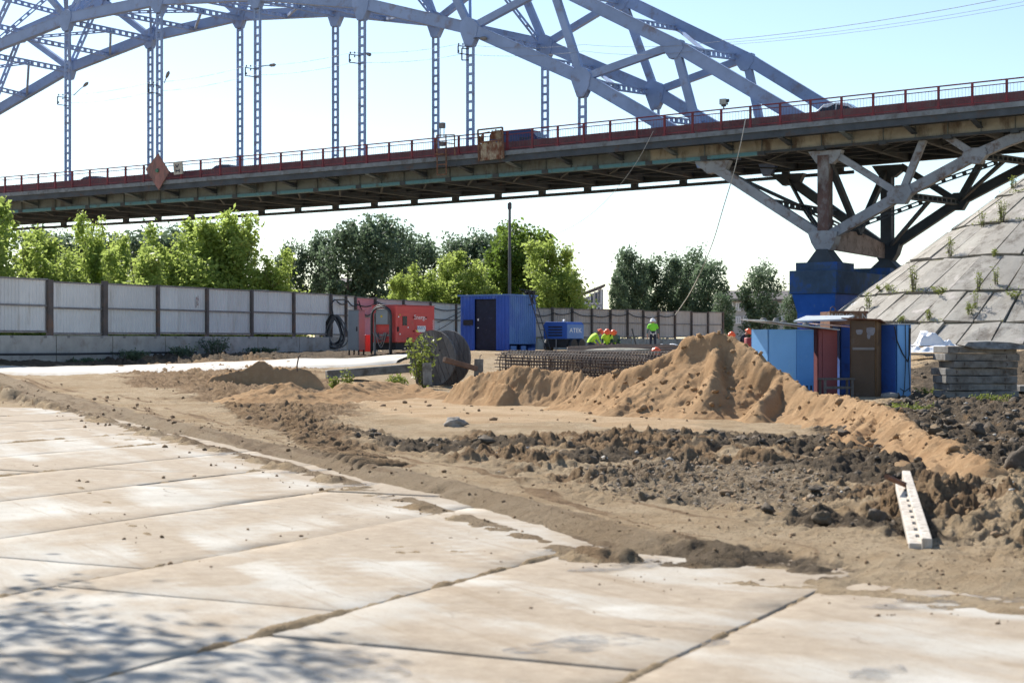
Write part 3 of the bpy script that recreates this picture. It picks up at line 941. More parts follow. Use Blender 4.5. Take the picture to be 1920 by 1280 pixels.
car("white car driving behind the red railing at the right end of the bridge", "car", 1578, 4.5, 1.5, paint("car_white", (0.70, 0.70, 0.70)))
car("dark car crossing the bridge just right of the square sign", "car", 415, 4.3, 1.3, paint("car_black", (0.03, 0.03, 0.035)), flip=True)
car("dark grey car crossing the bridge left of the red diamond sign", "car", 168, 4.5, 1.28, paint("car_grey", (0.07, 0.07, 0.08)), flip=True)
# ropes hanging from the bridge
def hang(label, ctrl, r, m):
    pts = [Vector(c) for c in ctrl]
    out = []
    for i in range(len(pts) - 1):
        p0 = pts[max(0, i - 1)]; p1 = pts[i]; p2 = pts[i + 1]; p3 = pts[min(len(pts) - 1, i + 2)]
        for k in range(6):
            t = k / 6
            out.append(0.5 * ((2 * p1) + (p2 - p0) * t + (2 * p0 - 5 * p1 + 4 * p2 - p3) * t * t + (3 * p1 - p0 - 3 * p2 + p3) * t ** 3))
    out.append(pts[-1])
    mb = MB(); mb.tube(out, r, 5)
    return tag(mb.build("hanging_rope", m, None, origin=pts[0]), label, "rope")
_a = BPX(1398, 222, -0.45)
hang("long pale rope sagging from the bridge railing down to the rear fence", [_a, U(1389, 268, _a.y + .3), U(1374, 330, _a.y + 1.5), U(1356, 390, _a.y + 4), U(1338, 450, _a.y + 8), U(1318, 500, _a.y + 12), U(1292, 552, _a.y + 18), U(1266, 590, _a.y + 24)], 0.03, m_rope)
_a = BPX(1225, 246, -0.45)
hang("thin pale line drooping from the bridge to the left of the long rope", [_a, U(1195, 302, _a.y + 1), U(1158, 352, _a.y + 3), U(1120, 392, _a.y + 6), U(1078, 422, _a.y + 10), U(1040, 440, _a.y + 14)], 0.014, m_rope)

# ------------------------------------------------------------------ terrain
_AZ = np.array([-.35, -.22, -.10, -.04, .03, .12, .20, .26, .32])
_YK = np.array([8, 30, 40, 45, 50, 55, 58, 60, 63, 66, 70, 78, 90, 130.])
_ZT = np.array([
    [0, 0, .08, .20, .40, .63, .72, .80, 1.12, 1.15, 1.15, 1.15, 1.13, 1.13],
    [0, 0, .05, .12, .28, .46, .54, .60, .67, .74, 1.02, 1.13, 1.13, 1.13],
    [0, 0, .00, .02, .05, .10, .30, .50, .58, .66, 1.00, 1.20, 1.13, 1.13],
    [0, 0, 0, .0, .03, .05, .06, .10, .30, .80, 1.25, 1.30, 1.13, 1.13],
    [0, 0, 0, .0, .05, .15, .22, .30, .45, .75, 1.10, 1.32, 1.15, 1.13],
    [0, 0, 0, .0, .05, .10, .18, .26, .40, .60, .90, 1.05, 1.12, 1.13],
    [0, 0, 0, .0, .05, .08, .15, .25, .40, .60, .90, 1.0, 1.10, 1.13],
    [0, 0, 0, .0, .05, .35, .60, .80, 1.0, 1.2, 1.4, 1.5, 1.3, 1.13],
    [0, 0, 0, .0, .05, .50, .85, 1.1, 1.35, 1.5, 1.55, 1.5, 1.4, 1.2]])
def zbase(X, Y):
    az = np.clip(X / np.maximum(Y, 1), _AZ[0], _AZ[-1])
    yy = np.clip(Y, _YK[0], _YK[-1])
    ia = np.clip(np.searchsorted(_AZ, az) - 1, 0, len(_AZ) - 2)
    iy = np.clip(np.searchsorted(_YK, yy) - 1, 0, len(_YK) - 2)
    ta = (az - _AZ[ia]) / (_AZ[ia + 1] - _AZ[ia]); ta = ta * ta * (3 - 2 * ta)
    ty = (yy - _YK[iy]) / (_YK[iy + 1] - _YK[iy])
    return (_ZT[ia, iy] * (1 - ta) + _ZT[ia + 1, iy] * ta) * (1 - ty) + (_ZT[ia, iy + 1] * (1 - ta) + _ZT[ia + 1, iy + 1] * ta) * ty

def AZP_(px, Y): return ((px - 960) / FPX * Y, Y)
EDGE = GP([(-500, 690), (-200, 712), (0, 745), (150, 775), (300, 815), (450, 850), (600, 890), (790, 938), (950, 990), (1100, 1040), (1250, 1066), (1450, 1092), (1700, 1112), (1920, 1135), (2400, 1170)])
P_SLAB = EDGE + [(14, 2), (-30, 2), (-60, 30)]
P_MUD = GP([(560, 792), (640, 812), (740, 850), (860, 872), (1010, 905), (1150, 945), (1290, 955), (1420, 965), (1530, 1000), (1620, 1010), (1740, 1035), (1960, 1060), (2100, 1000), (2000, 800), (1700, 752), (1660, 770), (1500, 830), (1330, 815), (1180, 818), (1000, 830), (900, 822), (800, 835), (700, 830), (620, 800)])
P_MUD2 = GP([(1650, 765), (1705, 742), (1960, 742), (2100, 800), (2050, 880), (1800, 880), (1740, 820)])
P_SAND = GP([(620, 730), (760, 735), (900, 765), (1010, 765), (1180, 765), (1330, 800), (1300, 822), (1050, 800), (930, 800), (800, 800), (690, 770)])
P_SHADE_MUD = [AZP_(-200, 59), AZP_(80, 61.3), AZP_(300, 66.8), AZP_(560, 69.8), AZP_(740, 68), AZP_(860, 70), AZP_(860, 76), AZP_(640, 88), AZP_(300, 72), AZP_(0, 63.5), AZP_(-200, 60.8)]  # dark soil by fence and generator, with the fence's shade painted into it
P_MUD3 = [AZP_(1690, 50), AZP_(1960, 49), AZP_(2150, 50), AZP_(2150, 64), AZP_(1780, 63), AZP_(1700, 60)]
P_GRAV = GP([(1080, 905), (1250, 870), (1500, 885), (1560, 930), (1500, 975), (1300, 955), (1150, 940)])
P_BROWN = GP([(100, 712), (330, 698), (560, 715), (700, 745), (640, 790), (700, 860), (560, 830), (420, 770)])
P_PATCH = GP([(1160, 1050), (1260, 1035), (1420, 1040), (1600, 1075), (1570, 1095), (1400, 1100), (1240, 1080)])
P_TANMOUND = GP([(1760, 1010), (1790, 930), (1850, 890), (1980, 890), (2050, 1040), (1900, 1040)])
TRACK = GP([(470, 715), (530, 742), (548, 775), (562, 805), (600, 842), (660, 868), (730, 888)])
TRACK2 = GP([(250, 712), (330, 722), (420, 745), (480, 790)])
RUT = GP([(-80, 728), (0, 741), (150, 770), (300, 808), (450, 843), (600, 880), (790, 928), (950, 978), (1100, 1022), (1250, 1048)])
TRAILS = [GP([(205, 965), (260, 990), (300, 1015)]), GP([(290, 1012), (330, 1038), (365, 1062), (410, 1090)]), GP([(60, 870), (130, 905), (210, 945)]),
          GP([(560, 1000), (640, 1020), (740, 1045)]), GP([(880, 1110), (960, 1135), (1050, 1160)]), GP([(360, 1062), (420, 1050)]), GP([(1300, 1180), (1420, 1200)])]
# slab joints (used for slab layout and for soil caught in the joints)
D1 = np.array([0.454, 0.891]); D2 = np.array([-0.891, 0.454])
JO = [5.65 - 2.4 * k for k in range(-20, 9)]
def ground_fn(X, Y):
    """height and surface masks at world points"""
    n_lo = fbm(X * 0.35, Y * 0.35, 3, 4)
    n_md = fbm(X * 1.4, Y * 1.4, 11, 4)
    n_hi = fbm(X * 5.0, Y * 5.0, 23, 4)
    n_fi = fbm(X * 17.0, Y * 17.0, 31, 3)
    z = zbase(X, Y)
    w = 0.5 + 0.012 * Y
    def inside(P, soft, nz=0.6):
        return sstep(soft, -soft, sd_poly(X, Y, P) + nz * (n_md * 0.8 + n_lo * 0.6) * w)
    slab = sstep(0.25, -0.25, sd_poly(X, Y, P_SLAB) + 0.45 * n_md + 0.22 * n_hi)
    mud = np.maximum(inside(P_MUD, 0.8), inside(P_MUD2, 0.9), inside(P_MUD3, 0.9))
    sand = inside(P_SAND, 0.5, 0.5)
    m4 = np.maximum(inside(P_SHADE_MUD, .4, .2), inside(P_MUD3, .8)); mud = np.maximum(mud, m4)  # m4: dark banks, including the shade painted below the fence
    grav = inside(P_GRAV, 0.9) * mud
    brown = inside(P_BROWN, 0.9, 1.0)
    patch = inside(P_PATCH, 0.3, 0.25)
    tan = inside(P_TANMOUND, 0.4, 0.4)
    d, run, side = d_line(X, Y, RUT)
    rutw = sstep(0.75, 0.25, d + 0.25 * n_md)
    # churned patches of brown soil between the dark clods
    pat = fbm(X * 0.75, Y * 0.75, 71, 4)
    mudh = mud.copy()
    near = sstep(26, 36, Y) * 0.25
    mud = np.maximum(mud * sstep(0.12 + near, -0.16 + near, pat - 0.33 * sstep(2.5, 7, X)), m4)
    brown = np.maximum(brown, mudh * (1 - mud) * sstep(-.25, .1, fbm(X * 1.1, Y * 1.1, 75, 4)))
    mud = np.maximum(mud * (1 - 0.75 * grav), patch * sstep(.3, -.2, fbm(X * .5, Y * 2.2, 73, 3)))
    mud = mud * (1 - 0.85 * tan)
    # heights
    far = sstep(52, 66, Y)
    z = z + 0.05 * n_lo + 0.02 * n_md + 0.065 * sstep(0.1, 0.7, sd_poly(X, Y, P_SLAB)) * sstep(50, 40, Y)
    rough = 0.25 + 0.5 * brown
    z += rough * (0.05 * n_hi + 0.04 * n_md + 0.03 * n_fi)
    rid = billow(X * 1.5, Y * 1.5, 51, 4, 0.55)
    clod = billow(X * 3.6, Y * 3.6, 61, 4, 0.6)
    clod2 = np.abs(fbm(X * 3.2, Y * 3.2, 91, 4, 0.6)) * 2
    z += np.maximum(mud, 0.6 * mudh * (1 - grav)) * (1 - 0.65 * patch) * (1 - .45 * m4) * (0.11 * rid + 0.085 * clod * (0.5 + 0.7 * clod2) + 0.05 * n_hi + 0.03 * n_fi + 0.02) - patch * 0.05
    z += brown * (0.085 * clod + 0.07 * rid + 0.02 * n_fi)
    z += grav * 0.03 * n_fi
    z -= sand * (1 - mud) * (0.02 * n_hi + 0.02 * n_md) - sand * 0.03
    # wheel lines running along the pavement edge
    onr = sstep(4.5, 0.8, d) * np.where(sd_poly(X, Y, P_SLAB) > -0.2, 1, 0) * (1 - mudh)
    strk = fbm(run * 0.35, d * 4.5, 97, 4)
    z += onr * 0.035 * strk
    brown = np.maximum(brown, onr * sstep(0.02, 0.5, strk) * 0.9)
    z += tan * (0.35 * sstep(0.0, -1.6, sd_poly(X, Y, P_TANMOUND)) + 0.05 * clod)
    # packed ridge along the pavement edge and the wheel rut next to it
    z += 0.06 * np.exp(-((d - 0.45) / 0.3) ** 2) - 0.05 * np.exp(-(d / 0.18) ** 2)
    # tyre prints
    for T, wd, per in ((TRACK, 0.42, 0.36), (TRACK2, 0.45, 0.36)):
        dd, rr, ss = d_line(X, Y, T)
        m = sstep(wd, wd - 0.12, dd)
        ch = np.sin(2 * math.pi * (rr + 0.35 * np.abs(ss)) / per)
        z += m * (0.075 * ch - 0.02); mud = mud * (1 - .8 * m)
        brown = np.maximum(brown, m * 0.8)
    # below the pavement the soil stays under the slabs, apart from dirt dropped on top of them
    dep = np.full(X.shape, -0.024)
    for T in TRAILS:
        dd, rr, ss = d_line(X, Y, T)
        dep = np.maximum(dep, sstep(0.13, 0.0, dd) * 0.06 - 0.085 + 0.045 * n_hi + 0.05 * n_md)
    q = X * D2[0] + Y * D2[1]
    jd = np.abs(((q - JO[0] + 1.2) % 2.4) - 1.2)
    dep = np.maximum(dep, sstep(0.10, 0.0, jd) * 0.06 - 0.066 + 0.05 * n_hi + 0.09 * n_lo)
    sdE = sd_poly(X, Y, P_SLAB)
    dep = np.maximum(dep, sstep(-0.9, -0.05, sdE) * 0.09 - 0.085 + 0.03 * n_hi + 0.035 * n_md)
    # z of slab tops is 0
    z = np.where(slab > 0, z * (1 - slab) + np.clip(dep, -0.05, 0.03) * slab, z)
    mud = mud * (1 - 0.6 * slab)
    return z, mud, np.maximum(sand, 0) * (1 - mud), brown, grav, slab, rutw
def ground_z(x, y):
    r = ground_fn(np.array([float(x)]), np.array([float(y)]))
    return float(r[0][0])

azf = np.linspace(-0.38, 0.38, 840)
azc = np.array([0.46, 0.55, 0.7, 1.0, 1.5, 2.4, 4.0])
AZ = np.concatenate([-azc[::-1], azf, azc])
ys = [-60, -40, -25, -15, -8, -3, 0, 2, 3.2]
y = 4.0
while y < 74:
    ys.append(y); y *= (1.0028 if 12 < y < 46 else 1.0042)
while y < 150:
    ys.append(y); y *= 1.02
while y < 4000:
    ys.append(y); y *= 1.12
YS = np.array(ys)
def grid_faces(nr, nc):
    i = np.arange(nr - 1)[:, None] * nc + np.arange(nc - 1)[None, :]
    i = i.ravel()
    return np.stack([i, i + 1, i + nc + 1, i + nc], 1)
gX = AZ[None, :] * np.sqrt(YS[:, None] ** 2 + 9)
gY = np.repeat(YS[:, None], len(AZ), 1)
fine = YS < 160
gz = np.full(gX.shape, 0.6)
msk = [np.zeros(gX.shape) for _ in range(6)]
r = ground_fn(gX[fine], gY[fine])
gz[fine] = r[0]
for k in range(6):
    msk[k][fine] = r[k + 1]
gz[YS >= 160] = 1.0
gz[:, :7] = np.where(gY[:, :7] < 40, -0.1, gz[:, :7])
V = np.stack([gX.ravel(), gY.ravel(), gz.ravel()], 1)
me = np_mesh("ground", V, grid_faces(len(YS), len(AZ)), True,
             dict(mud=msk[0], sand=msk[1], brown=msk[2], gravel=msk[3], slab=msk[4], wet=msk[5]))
N = NT("site_soil")
co = N.tc.outputs['Object']
big = N.noise(0.55, 6, 0.65, co)
mid = N.noise(3.0, 7, 0.7, co)
fin = N.noise(22.0, 6, 0.7, co)
c = N.mix(N.ramp(mid, 0.3, 0.7), (0.40, 0.295, 0.185), (0.56, 0.44, 0.30))
c = N.mix(N.ramp(big, 0.45, 0.65), c, (0.40, 0.285, 0.17))
cb = N.mix(N.ramp(mid, 0.35, 0.65), (0.19, 0.125, 0.076), (0.38, 0.265, 0.16))
def masked(a, nz, k=0.5):
    return N.ramp(N.math('ADD', a, N.math('MULTIPLY', N.math('SUBTRACT', nz, 0.5), k)), 0.35, 0.65)
c = N.mix(masked(N.attr('brown'), mid, 0.9), c, cb)
cs = N.mix(N.ramp(big, 0.35, 0.65), (0.50, 0.34, 0.20), (0.62, 0.47, 0.31))
c = N.mix(masked(N.attr('sand'), mid, 0.6), c, cs)
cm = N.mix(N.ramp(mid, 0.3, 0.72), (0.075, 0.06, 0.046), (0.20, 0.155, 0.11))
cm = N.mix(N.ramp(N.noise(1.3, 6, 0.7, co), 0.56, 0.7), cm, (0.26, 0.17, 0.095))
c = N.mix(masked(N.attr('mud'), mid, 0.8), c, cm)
vor = N.n("ShaderNodeTexVoronoi"); vor.inputs['Scale'].default_value = 16.0
N.L(co, vor.inputs['Vector'])
cg = N.mix(N.ramp(vor.outputs['Color'], 0.2, 0.8), (0.15, 0.115, 0.08), (0.36, 0.29, 0.21))
c = N.mix(N.math('MULTIPLY', masked(N.attr('gravel'), mid, 0.7), 0.75), c, cg)
wet = masked(N.attr('wet'), mid, 0.8)
c = N.mix(N.math('MULTIPLY', wet, 0.55), c, (0.19, 0.14, 0.09))
c = N.mix(N.ramp(fin, 0.54, 0.70), c, N.mix(0.6, c, (0.09, 0.066, 0.044)))
c = N.mix(N.ramp(N.noise(9, 7, 0.75, co), 0.60, 0.74), c, N.mix(0.5, c, (0.55, 0.46, 0.35)))
N.base(c)
N.L(N.math('SUBTRACT', 0.95, N.math('MULTIPLY', wet, 0.15)), N.b.inputs['Roughness'])
N.b.inputs['Specular IOR Level'].default_value = 0.04
N.bump(N.math('ADD', N.math('ADD', N.math('MULTIPLY', mid, 1.6), fin), N.noise(70, 4, 0.7, co)), 1.0, 0.05)
ground = tag(link("ground", me, N.m), kind="structure")

# ------------------------------------------------------------------ concrete road slabs
m_slab = NT("road_slab_concrete")
N = m_slab
co = N.tc.outputs['Object']
wco = N.n("ShaderNodeNewGeometry").outputs['Position']
c = N.mix(N.ramp(N.noise(0.8, 7, 0.65, wco), 0.32, 0.68), (0.37, 0.34, 0.295), (0.535, 0.51, 0.46))
c = N.mix(N.math('MULTIPLY', N.rand, 0.35), c, (0.41, 0.375, 0.32))
mp = N.n("ShaderNodeMapping"); mp.inputs['Rotation'].default_value = (0, 0, math.radians(62)); N.L(wco, mp.inputs[0])
st = N.noise(0.9, 8, 0.72, mp.outputs[0], (0.35, 1.6, 1))
c = N.mix(N.ramp(st, 0.50, 0.68), c, (0.37, 0.31, 0.245))
st2 = N.noise(2.6, 8, 0.75, mp.outputs[0], (0.25, 1.8, 1))
c = N.mix(N.ramp(st2, 0.60, 0.74), c, (0.29, 0.235, 0.18))
nd = N.noise(1.6, 9, 0.72, mp.outputs[0], (0.45, 1.5, 1))
dm = N.math('ADD', N.attr('dust'), N.math('MULTIPLY', N.math('SUBTRACT', nd, 0.5), 1.1))
cd = N.mix(N.ramp(N.noise(6, 6, 0.7, wco), 0.3, 0.7), (0.27, 0.21, 0.15), (0.39, 0.32, 0.24))
c = N.mix(N.math('MULTIPLY', N.ramp(dm, 0.30, 0.80), 0.9), c, cd)
crk = N.n("ShaderNodeTexVoronoi", feature='DISTANCE_TO_EDGE'); crk.inputs['Scale'].default_value = 0.28
wv = N.n("ShaderNodeVectorMath", operation='ADD'); wn2 = N.n("ShaderNodeTexNoise"); wn2.inputs['Scale'].default_value = 1.2; wn2.inputs['Detail'].default_value = 6
N.L(wco, wn2.inputs['Vector']); sc_ = N.n("ShaderNodeVectorMath", operation='SCALE'); sc_.inputs['Scale'].default_value = 0.9; N.L(wn2.outputs['Color'], sc_.inputs[0])
N.L(wco, wv.inputs[0]); N.L(sc_.outputs[0], wv.inputs[1]); N.L(wv.outputs[0], crk.inputs['Vector'])
c = N.mix(N.math('MULTIPLY', N.ramp(crk.outputs['Distance'], 0.0, 0.004, (1, 1, 1, 1), (0, 0, 0, 1)), N.ramp(N.noise(0.6, 3, 0.5, wco), 0.5, 0.7)), c, (0.17, 0.135, 0.10))
c = N.mix(N.ramp(N.noise(26, 6, 0.75, wco), 0.57, 0.72), c, (0.25, 0.195, 0.145))
c = N.mix(N.math('MULTIPLY', N.ramp(N.noise(1.9, 9, 0.75, mp.outputs[0], (0.12, 2.6, 1)), 0.56, 0.66), 0.55), c, (0.25, 0.185, 0.12))
c = N.mix(N.math('MULTIPLY', N.ramp(N.noise(5.0, 8, 0.8, wco), 0.62, 0.70), 0.6), c, (0.20, 0.155, 0.11))
N.base(c)
N.b.inputs['Roughness'].default_value = 0.9
N.b.inputs['Specular IOR Level'].default_value = 0.12
N.bump(N.math('ADD', N.noise(9, 6, 0.7, wco), N.noise(60, 4, 0.7, wco)), 0.35, 0.02)
pav = thing("concrete_pavement", None, None, (0, 0, 0)); pav['kind'] = "structure"
def dust_fn(X, Y):
    """how much loose soil lies on the pavement"""
    sdE = sd_poly(X, Y, P_SLAB)
    run = X * D1[0] + Y * D1[1]; q = X * D2[0] + Y * D2[1]
    st = fbm(run * 0.16 + q * .1, q * 1.1, 83, 5)
    dst = 0.17 + sstep(-7.5, -0.2, sdE) * 0.62 + 0.42 * st + 0.25 * fbm(X * .5, Y * .5, 85, 4)
    de, re_, _ = d_line(X, Y, EDGE)
    dst = dst + 0.75 * fbm(re_ * 0.14, de * 3.2, 87, 4) * sstep(7.0, 0.5, de) + 0.3 * np.clip(fbm(X * 1.6, Y * 1.6, 89, 5), 0, 1)
    for T in TRAILS:
        dd, rr_, ss = d_line(X, Y, T)
        dst = np.maximum(dst, sstep(0.40, 0.08, dd) * 1.35)
    return np.clip(dst, 0, 1.4)
ang = math.atan2(D1[0], D1[1])
rr = random.Random(5)
NXs, NYs = 15, 37
for si in range(-5, 16):
    qc = 5.65 - 1.2 + 2.4 * si
    off = {0: 7.9, 1: 8.8, 2: 9.8, 3: 9.4, 4: 11.2, 5: 10.4}.get(si, rr.uniform(6, 12))
    for k in range(-2, 9):
        a = off + 3 + 6 * (k - 1)
        cx, cy = D1 * a + D2 * qc
        corners = [D1 * (a + s * 2.9) + D2 * (qc + t * 1.1) for s in (-1, 0, 1) for t in (-1, 1)]
        sd = min(float(sd_poly(np.array([p[0]]), np.array([p[1]]), P_SLAB)[0]) for p in corners)
        if sd > 0.2 or cy < 1 or abs(cx) > 0.55 * cy + 5: continue
        if zbase(np.array([cx]), np.array([cy]))[0] > 0.1: continue
        hw, hl = 1.1945, 2.993
        gu = np.linspace(-hw, hw, NXs); gu[1] = -hw + .02; gu[-2] = hw - .02
        gv = np.linspace(-hl, hl, NYs); gv[1] = -hl + .02; gv[-2] = hl - .02
        u, v = np.meshgrid(gu, gv)
        eg = np.minimum(hw - np.abs(u), hl - np.abs(v))
        wx, wy = cx + D2[0] * -u + D1[0] * v, cy + D2[1] * -u + D1[1] * v
        # chipped, slightly wavy edges
        jit = 0.018 * fbm(wx * 3, wy * 3, 7, 3)
        u2 = np.where(np.abs(u) > hw - .01, u - np.sign(u) * np.abs(jit), u); v2 = np.where(np.abs(v) > hl - .01, v - np.sign(v) * np.abs(jit) * 1.4, v)
        zz = 0.006 * fbm(wx * .8, wy * .8, 9, 3) - 0.005 * (eg < .01) - 0.03 * (fbm(wx * 2.2, wy * 2.2, 19, 3) > .38) * (eg < .01)
        V = np.stack([u2.ravel(), v2.ravel(), zz.ravel()], 1)
        F = grid_faces(NYs, NXs)
        ring = [i for i in range(NXs)] + [j * NXs + NXs - 1 for j in range(1, NYs)] + [(NYs - 1) * NXs + i for i in range(NXs - 2, -1, -1)] + [j * NXs for j in range(NYs - 2, 0, -1)]
        sk = V[ring].copy(); sk[:, 2] -= 0.16
        n0 = len(V); m_ = len(ring)
        SF = np.array([[ring[(i + 1) % m_], ring[i], n0 + i, n0 + (i + 1) % m_] for i in range(m_)])
        dst = dust_fn(wx.ravel(), wy.ravel())
        me = np_mesh("slab", np.concatenate([V, sk]), np.concatenate([F, SF]), False, dict(dust=np.concatenate([dst, dst[ring]])))
        o = link("slab", me, m_slab.m, pav)
        o.location = (cx, cy, rr.uniform(-.003, .006))
        o.rotation_euler = (rr.uniform(-.0013, .0013), rr.uniform(-.002, .002), -ang)

# white dusty road in front of the left fence: thin concrete sheet following the terrain
def drape(name, pts_img, dz, m, nx=60, ny=10, kind="structure", thick=0.12):
    """sheet between two polylines given as (x,Y) world points, laid over the terrain"""
    a, b = pts_img
    vs = []
    for i in range(nx + 1):
        t = i / nx
        def ev(P):
            s = t * (len(P) - 1); k = min(int(s), len(P) - 2); f = s - k
            return np.array(P[k]) * (1 - f) + np.array(P[k + 1]) * f
        pa, pb = ev(a), ev(b)
        for j in range(ny + 1):
            q = pa + (pb - pa) * j / ny
            vs.append((q[0], q[1], 0))
    vs = np.array(vs)
    edge_ = np.tile(np.minimum(np.arange(ny + 1), np.arange(ny, -1, -1)), nx + 1)
    vs[:, 2] = zbase(vs[:, 0], vs[:, 1]) + np.where(edge_ == 0, -0.12, dz * np.minimum(1, .45 + .3 * edge_)) + 0.03 * fbm(vs[:, 0], vs[:, 1], 5, 3)
    F = grid_faces(nx + 1, ny + 1)
    return tag(link(name, np_mesh(name, vs, F, True), m), kind=kind)
m_road_w = mat("dusty_road_concrete", (0.55, 0.51, 0.45), 0.92, 0.12, 0.8, dirt=(0.42, 0.34, 0.25), dirt_amt=0.35, dirt_scale=0.5, bump=0.3)
def AZP(px, Y): return ((px - 960) / FPX * Y, Y)
drape("concrete_road", ([AZP(-150, 53.5), AZP(80, 55.5), AZP(300, 59.5), AZP(560, 65), AZP(740, 67)], [AZP(-150, 58.2), AZP(80, 61), AZP(300, 66.5), AZP(560, 69.5), AZP(790, 70)]), 0.085, m_road_w)

# ------------------------------------------------------------------ clods, stones
def ico(sub):
    bm = bmesh.new(); bmesh.ops.create_icosphere(bm, subdivisions=sub, radius=1)
    v = np.array([p.co[:] for p in bm.verts]); f = np.array([[q.index for q in p.verts] for p in bm.faces]); bm.free()
    return v, f
def lump_variants(n, seed, sub=2, amp=0.4, fq=1.3):
    out = []
    v0, f0 = ico(sub)
    for k in range(n):
        d = fbm(v0[:, 0] * fq + k * 7.1, v0[:, 1] * fq + v0[:, 2] * fq * 1.3, seed + k, 3) + 0.6 * vnoise(v0[:, 2] * 2.3 + k, v0[:, 0] * 2.1 - k, seed + 40 + k)
        out.append(v0 * (1 + amp * d)[:, None])
    return out, f0
def scatter_mesh(name, P, S, m, variants, f0, seed, flat=0.7):
    rs = np.random.RandomState(seed)
    Vs, Fs = [], []
    n0 = len(variants[0])
    for i in range(len(P)):
        v = variants[rs.randint(len(variants))] * S[i]
        a = rs.rand() * 6.28
        ca, sa = math.cos(a), math.sin(a)
        v = np.stack([v[:, 0] * ca - v[:, 1] * sa, v[:, 0] * sa + v[:, 1] * ca, v[:, 2] * flat], 1) + P[i]
        Vs.append(v); Fs.append(f0 + i * n0)
    me = np_mesh(name, np.concatenate(Vs), np.concatenate(Fs), False)
    return link(name, me, m)
def sample_in(P, n, seed):
    rs = np.random.RandomState(seed)
    P = np.asarray(P)
    lo, hi = P.min(0), P.max(0)
    out = np.zeros((0, 2))
    while len(out) < n:
        q = lo + rs.rand(n * 2, 2) * (hi - lo)
        q = q[sd_poly(q[:, 0], q[:, 1], P) < 0.15]
        out = np.concatenate([out, q])
    return out[:n]
m_mud = mat("mud_clod", (0.095, 0.075, 0.056), 0.95, 0.45, 5, dirt=(0.19, 0.135, 0.08), dirt_amt=0.5, dirt_scale=1.2, bump=0.6, bscale=30)
m_soil = mat("brown_soil_clod", (0.25, 0.165, 0.095), 0.95, 0.4, 5, bump=0.6, bscale=30)
LV, LF = lump_variants(14, 5, 2, 0.75, 2.1)
LV1, LF1 = lump_variants(12, 9, 1, 0.6, 2.0)
_rj = np.random.RandomState(2)
LV = [v * (1 + _rj.normal(0, .10, (len(v), 1))) * _rj.uniform(.6, 1.3, (1, 3)) for v in LV]
LV1 = [v * (1 + _rj.normal(0, .10, (len(v), 1))) * _rj.uniform(.6, 1.3, (1, 3)) for v in LV1]
rs = np.random.RandomState(3)
def put(P2, S, sink=0.25):
    g = ground_fn(P2[:, 0], P2[:, 1])
    return np.column_stack([P2[:, 0], P2[:, 1], g[0] + S * (0.55 - sink)]), g
pm = np.concatenate([sample_in(P_MUD, 2300, 1), sample_in(P_MUD2, 900, 2), sample_in(P_MUD3, 700, 3)])
S = 0.034 * np.exp(rs.normal(0, 0.6, len(pm))); S = np.clip(S, .012, .125) * np.clip(pm[:, 1] / 26, .42, 1)
# clods gather in clumps
dens = fbm(pm[:, 0] * 0.9, pm[:, 1] * 0.9, 77, 3)
keep = dens + rs.rand(len(pm)) * 0.5 > 0.05
pm, S = pm[keep], S[keep]
P3, g = put(pm, S)
ok = g[1] > 0.35
big_ = ok & (S > .032); sml = ok & ~big_
tag(scatter_mesh("earth_clods", P3[big_], S[big_], m_mud, LV, LF, 4), "dark clods of churned wet earth", kind="stuff")
tag(scatter_mesh("earth_crumbs", P3[sml], S[sml], m_mud, LV1, LF1, 14), "small dark crumbs of churned earth", kind="stuff")
S0_ = None
pb = np.concatenate([sample_in(P_BROWN, 260, 8), sample_in(P_TANMOUND, 160, 9), sample_in(P_GRAV, 300, 10), sample_in(P_SAND, 70, 12)])
S = np.clip(0.028 * np.exp(rs.normal(0, 0.6, len(pb))), .010, .10) * np.clip(pb[:, 1] / 28, .4, 1)
P3, g = put(pb, S)
tag(scatter_mesh("soil_lumps", P3, S, m_soil, LV1, LF1, 5), "brown lumps of loose soil", kind="stuff")
# gravel and crumbs on pavement edge and gravel patch
m_peb = mat("pale_pebbles", (0.30, 0.24, 0.18), 0.9, 0.4, 9, bump=0.2)
pp = sample_in(P_GRAV, 1500, 21)
S = np.clip(0.011 * np.exp(rs.normal(0, 0.5, len(pp))), .005, .03)
P3, g = put(pp, S, 0.3)
tag(scatter_mesh("gravel", P3, S, m_peb, LV1, LF1, 6, 0.8), "pale gravel crumbs on the mud", kind="stuff")
ed0 = np.array(EDGE)
t0 = rs.rand(1000); sg0 = rs.randint(1, len(ed0) - 2, 1000)
px0 = ed0[sg0] * (1 - t0[:, None]) + ed0[sg0 + 1] * t0[:, None] + np.abs(rs.normal(0, 1.5, (1000, 1))) * np.array([[0.35, 0.93]]) + rs.normal(0, .2, (1000, 2))
S = np.clip(0.013 * np.exp(rs.normal(0, 0.6, 1000)), .005, .045) * np.clip(px0[:, 1] / 26, .4, 1.2)
P3, g = put(px0, S, 0.2)
tag(scatter_mesh("soil_crumbs", P3, S, m_soil, LV1, LF1, 16), "crumbs of soil along the pavement edge", kind="stuff")
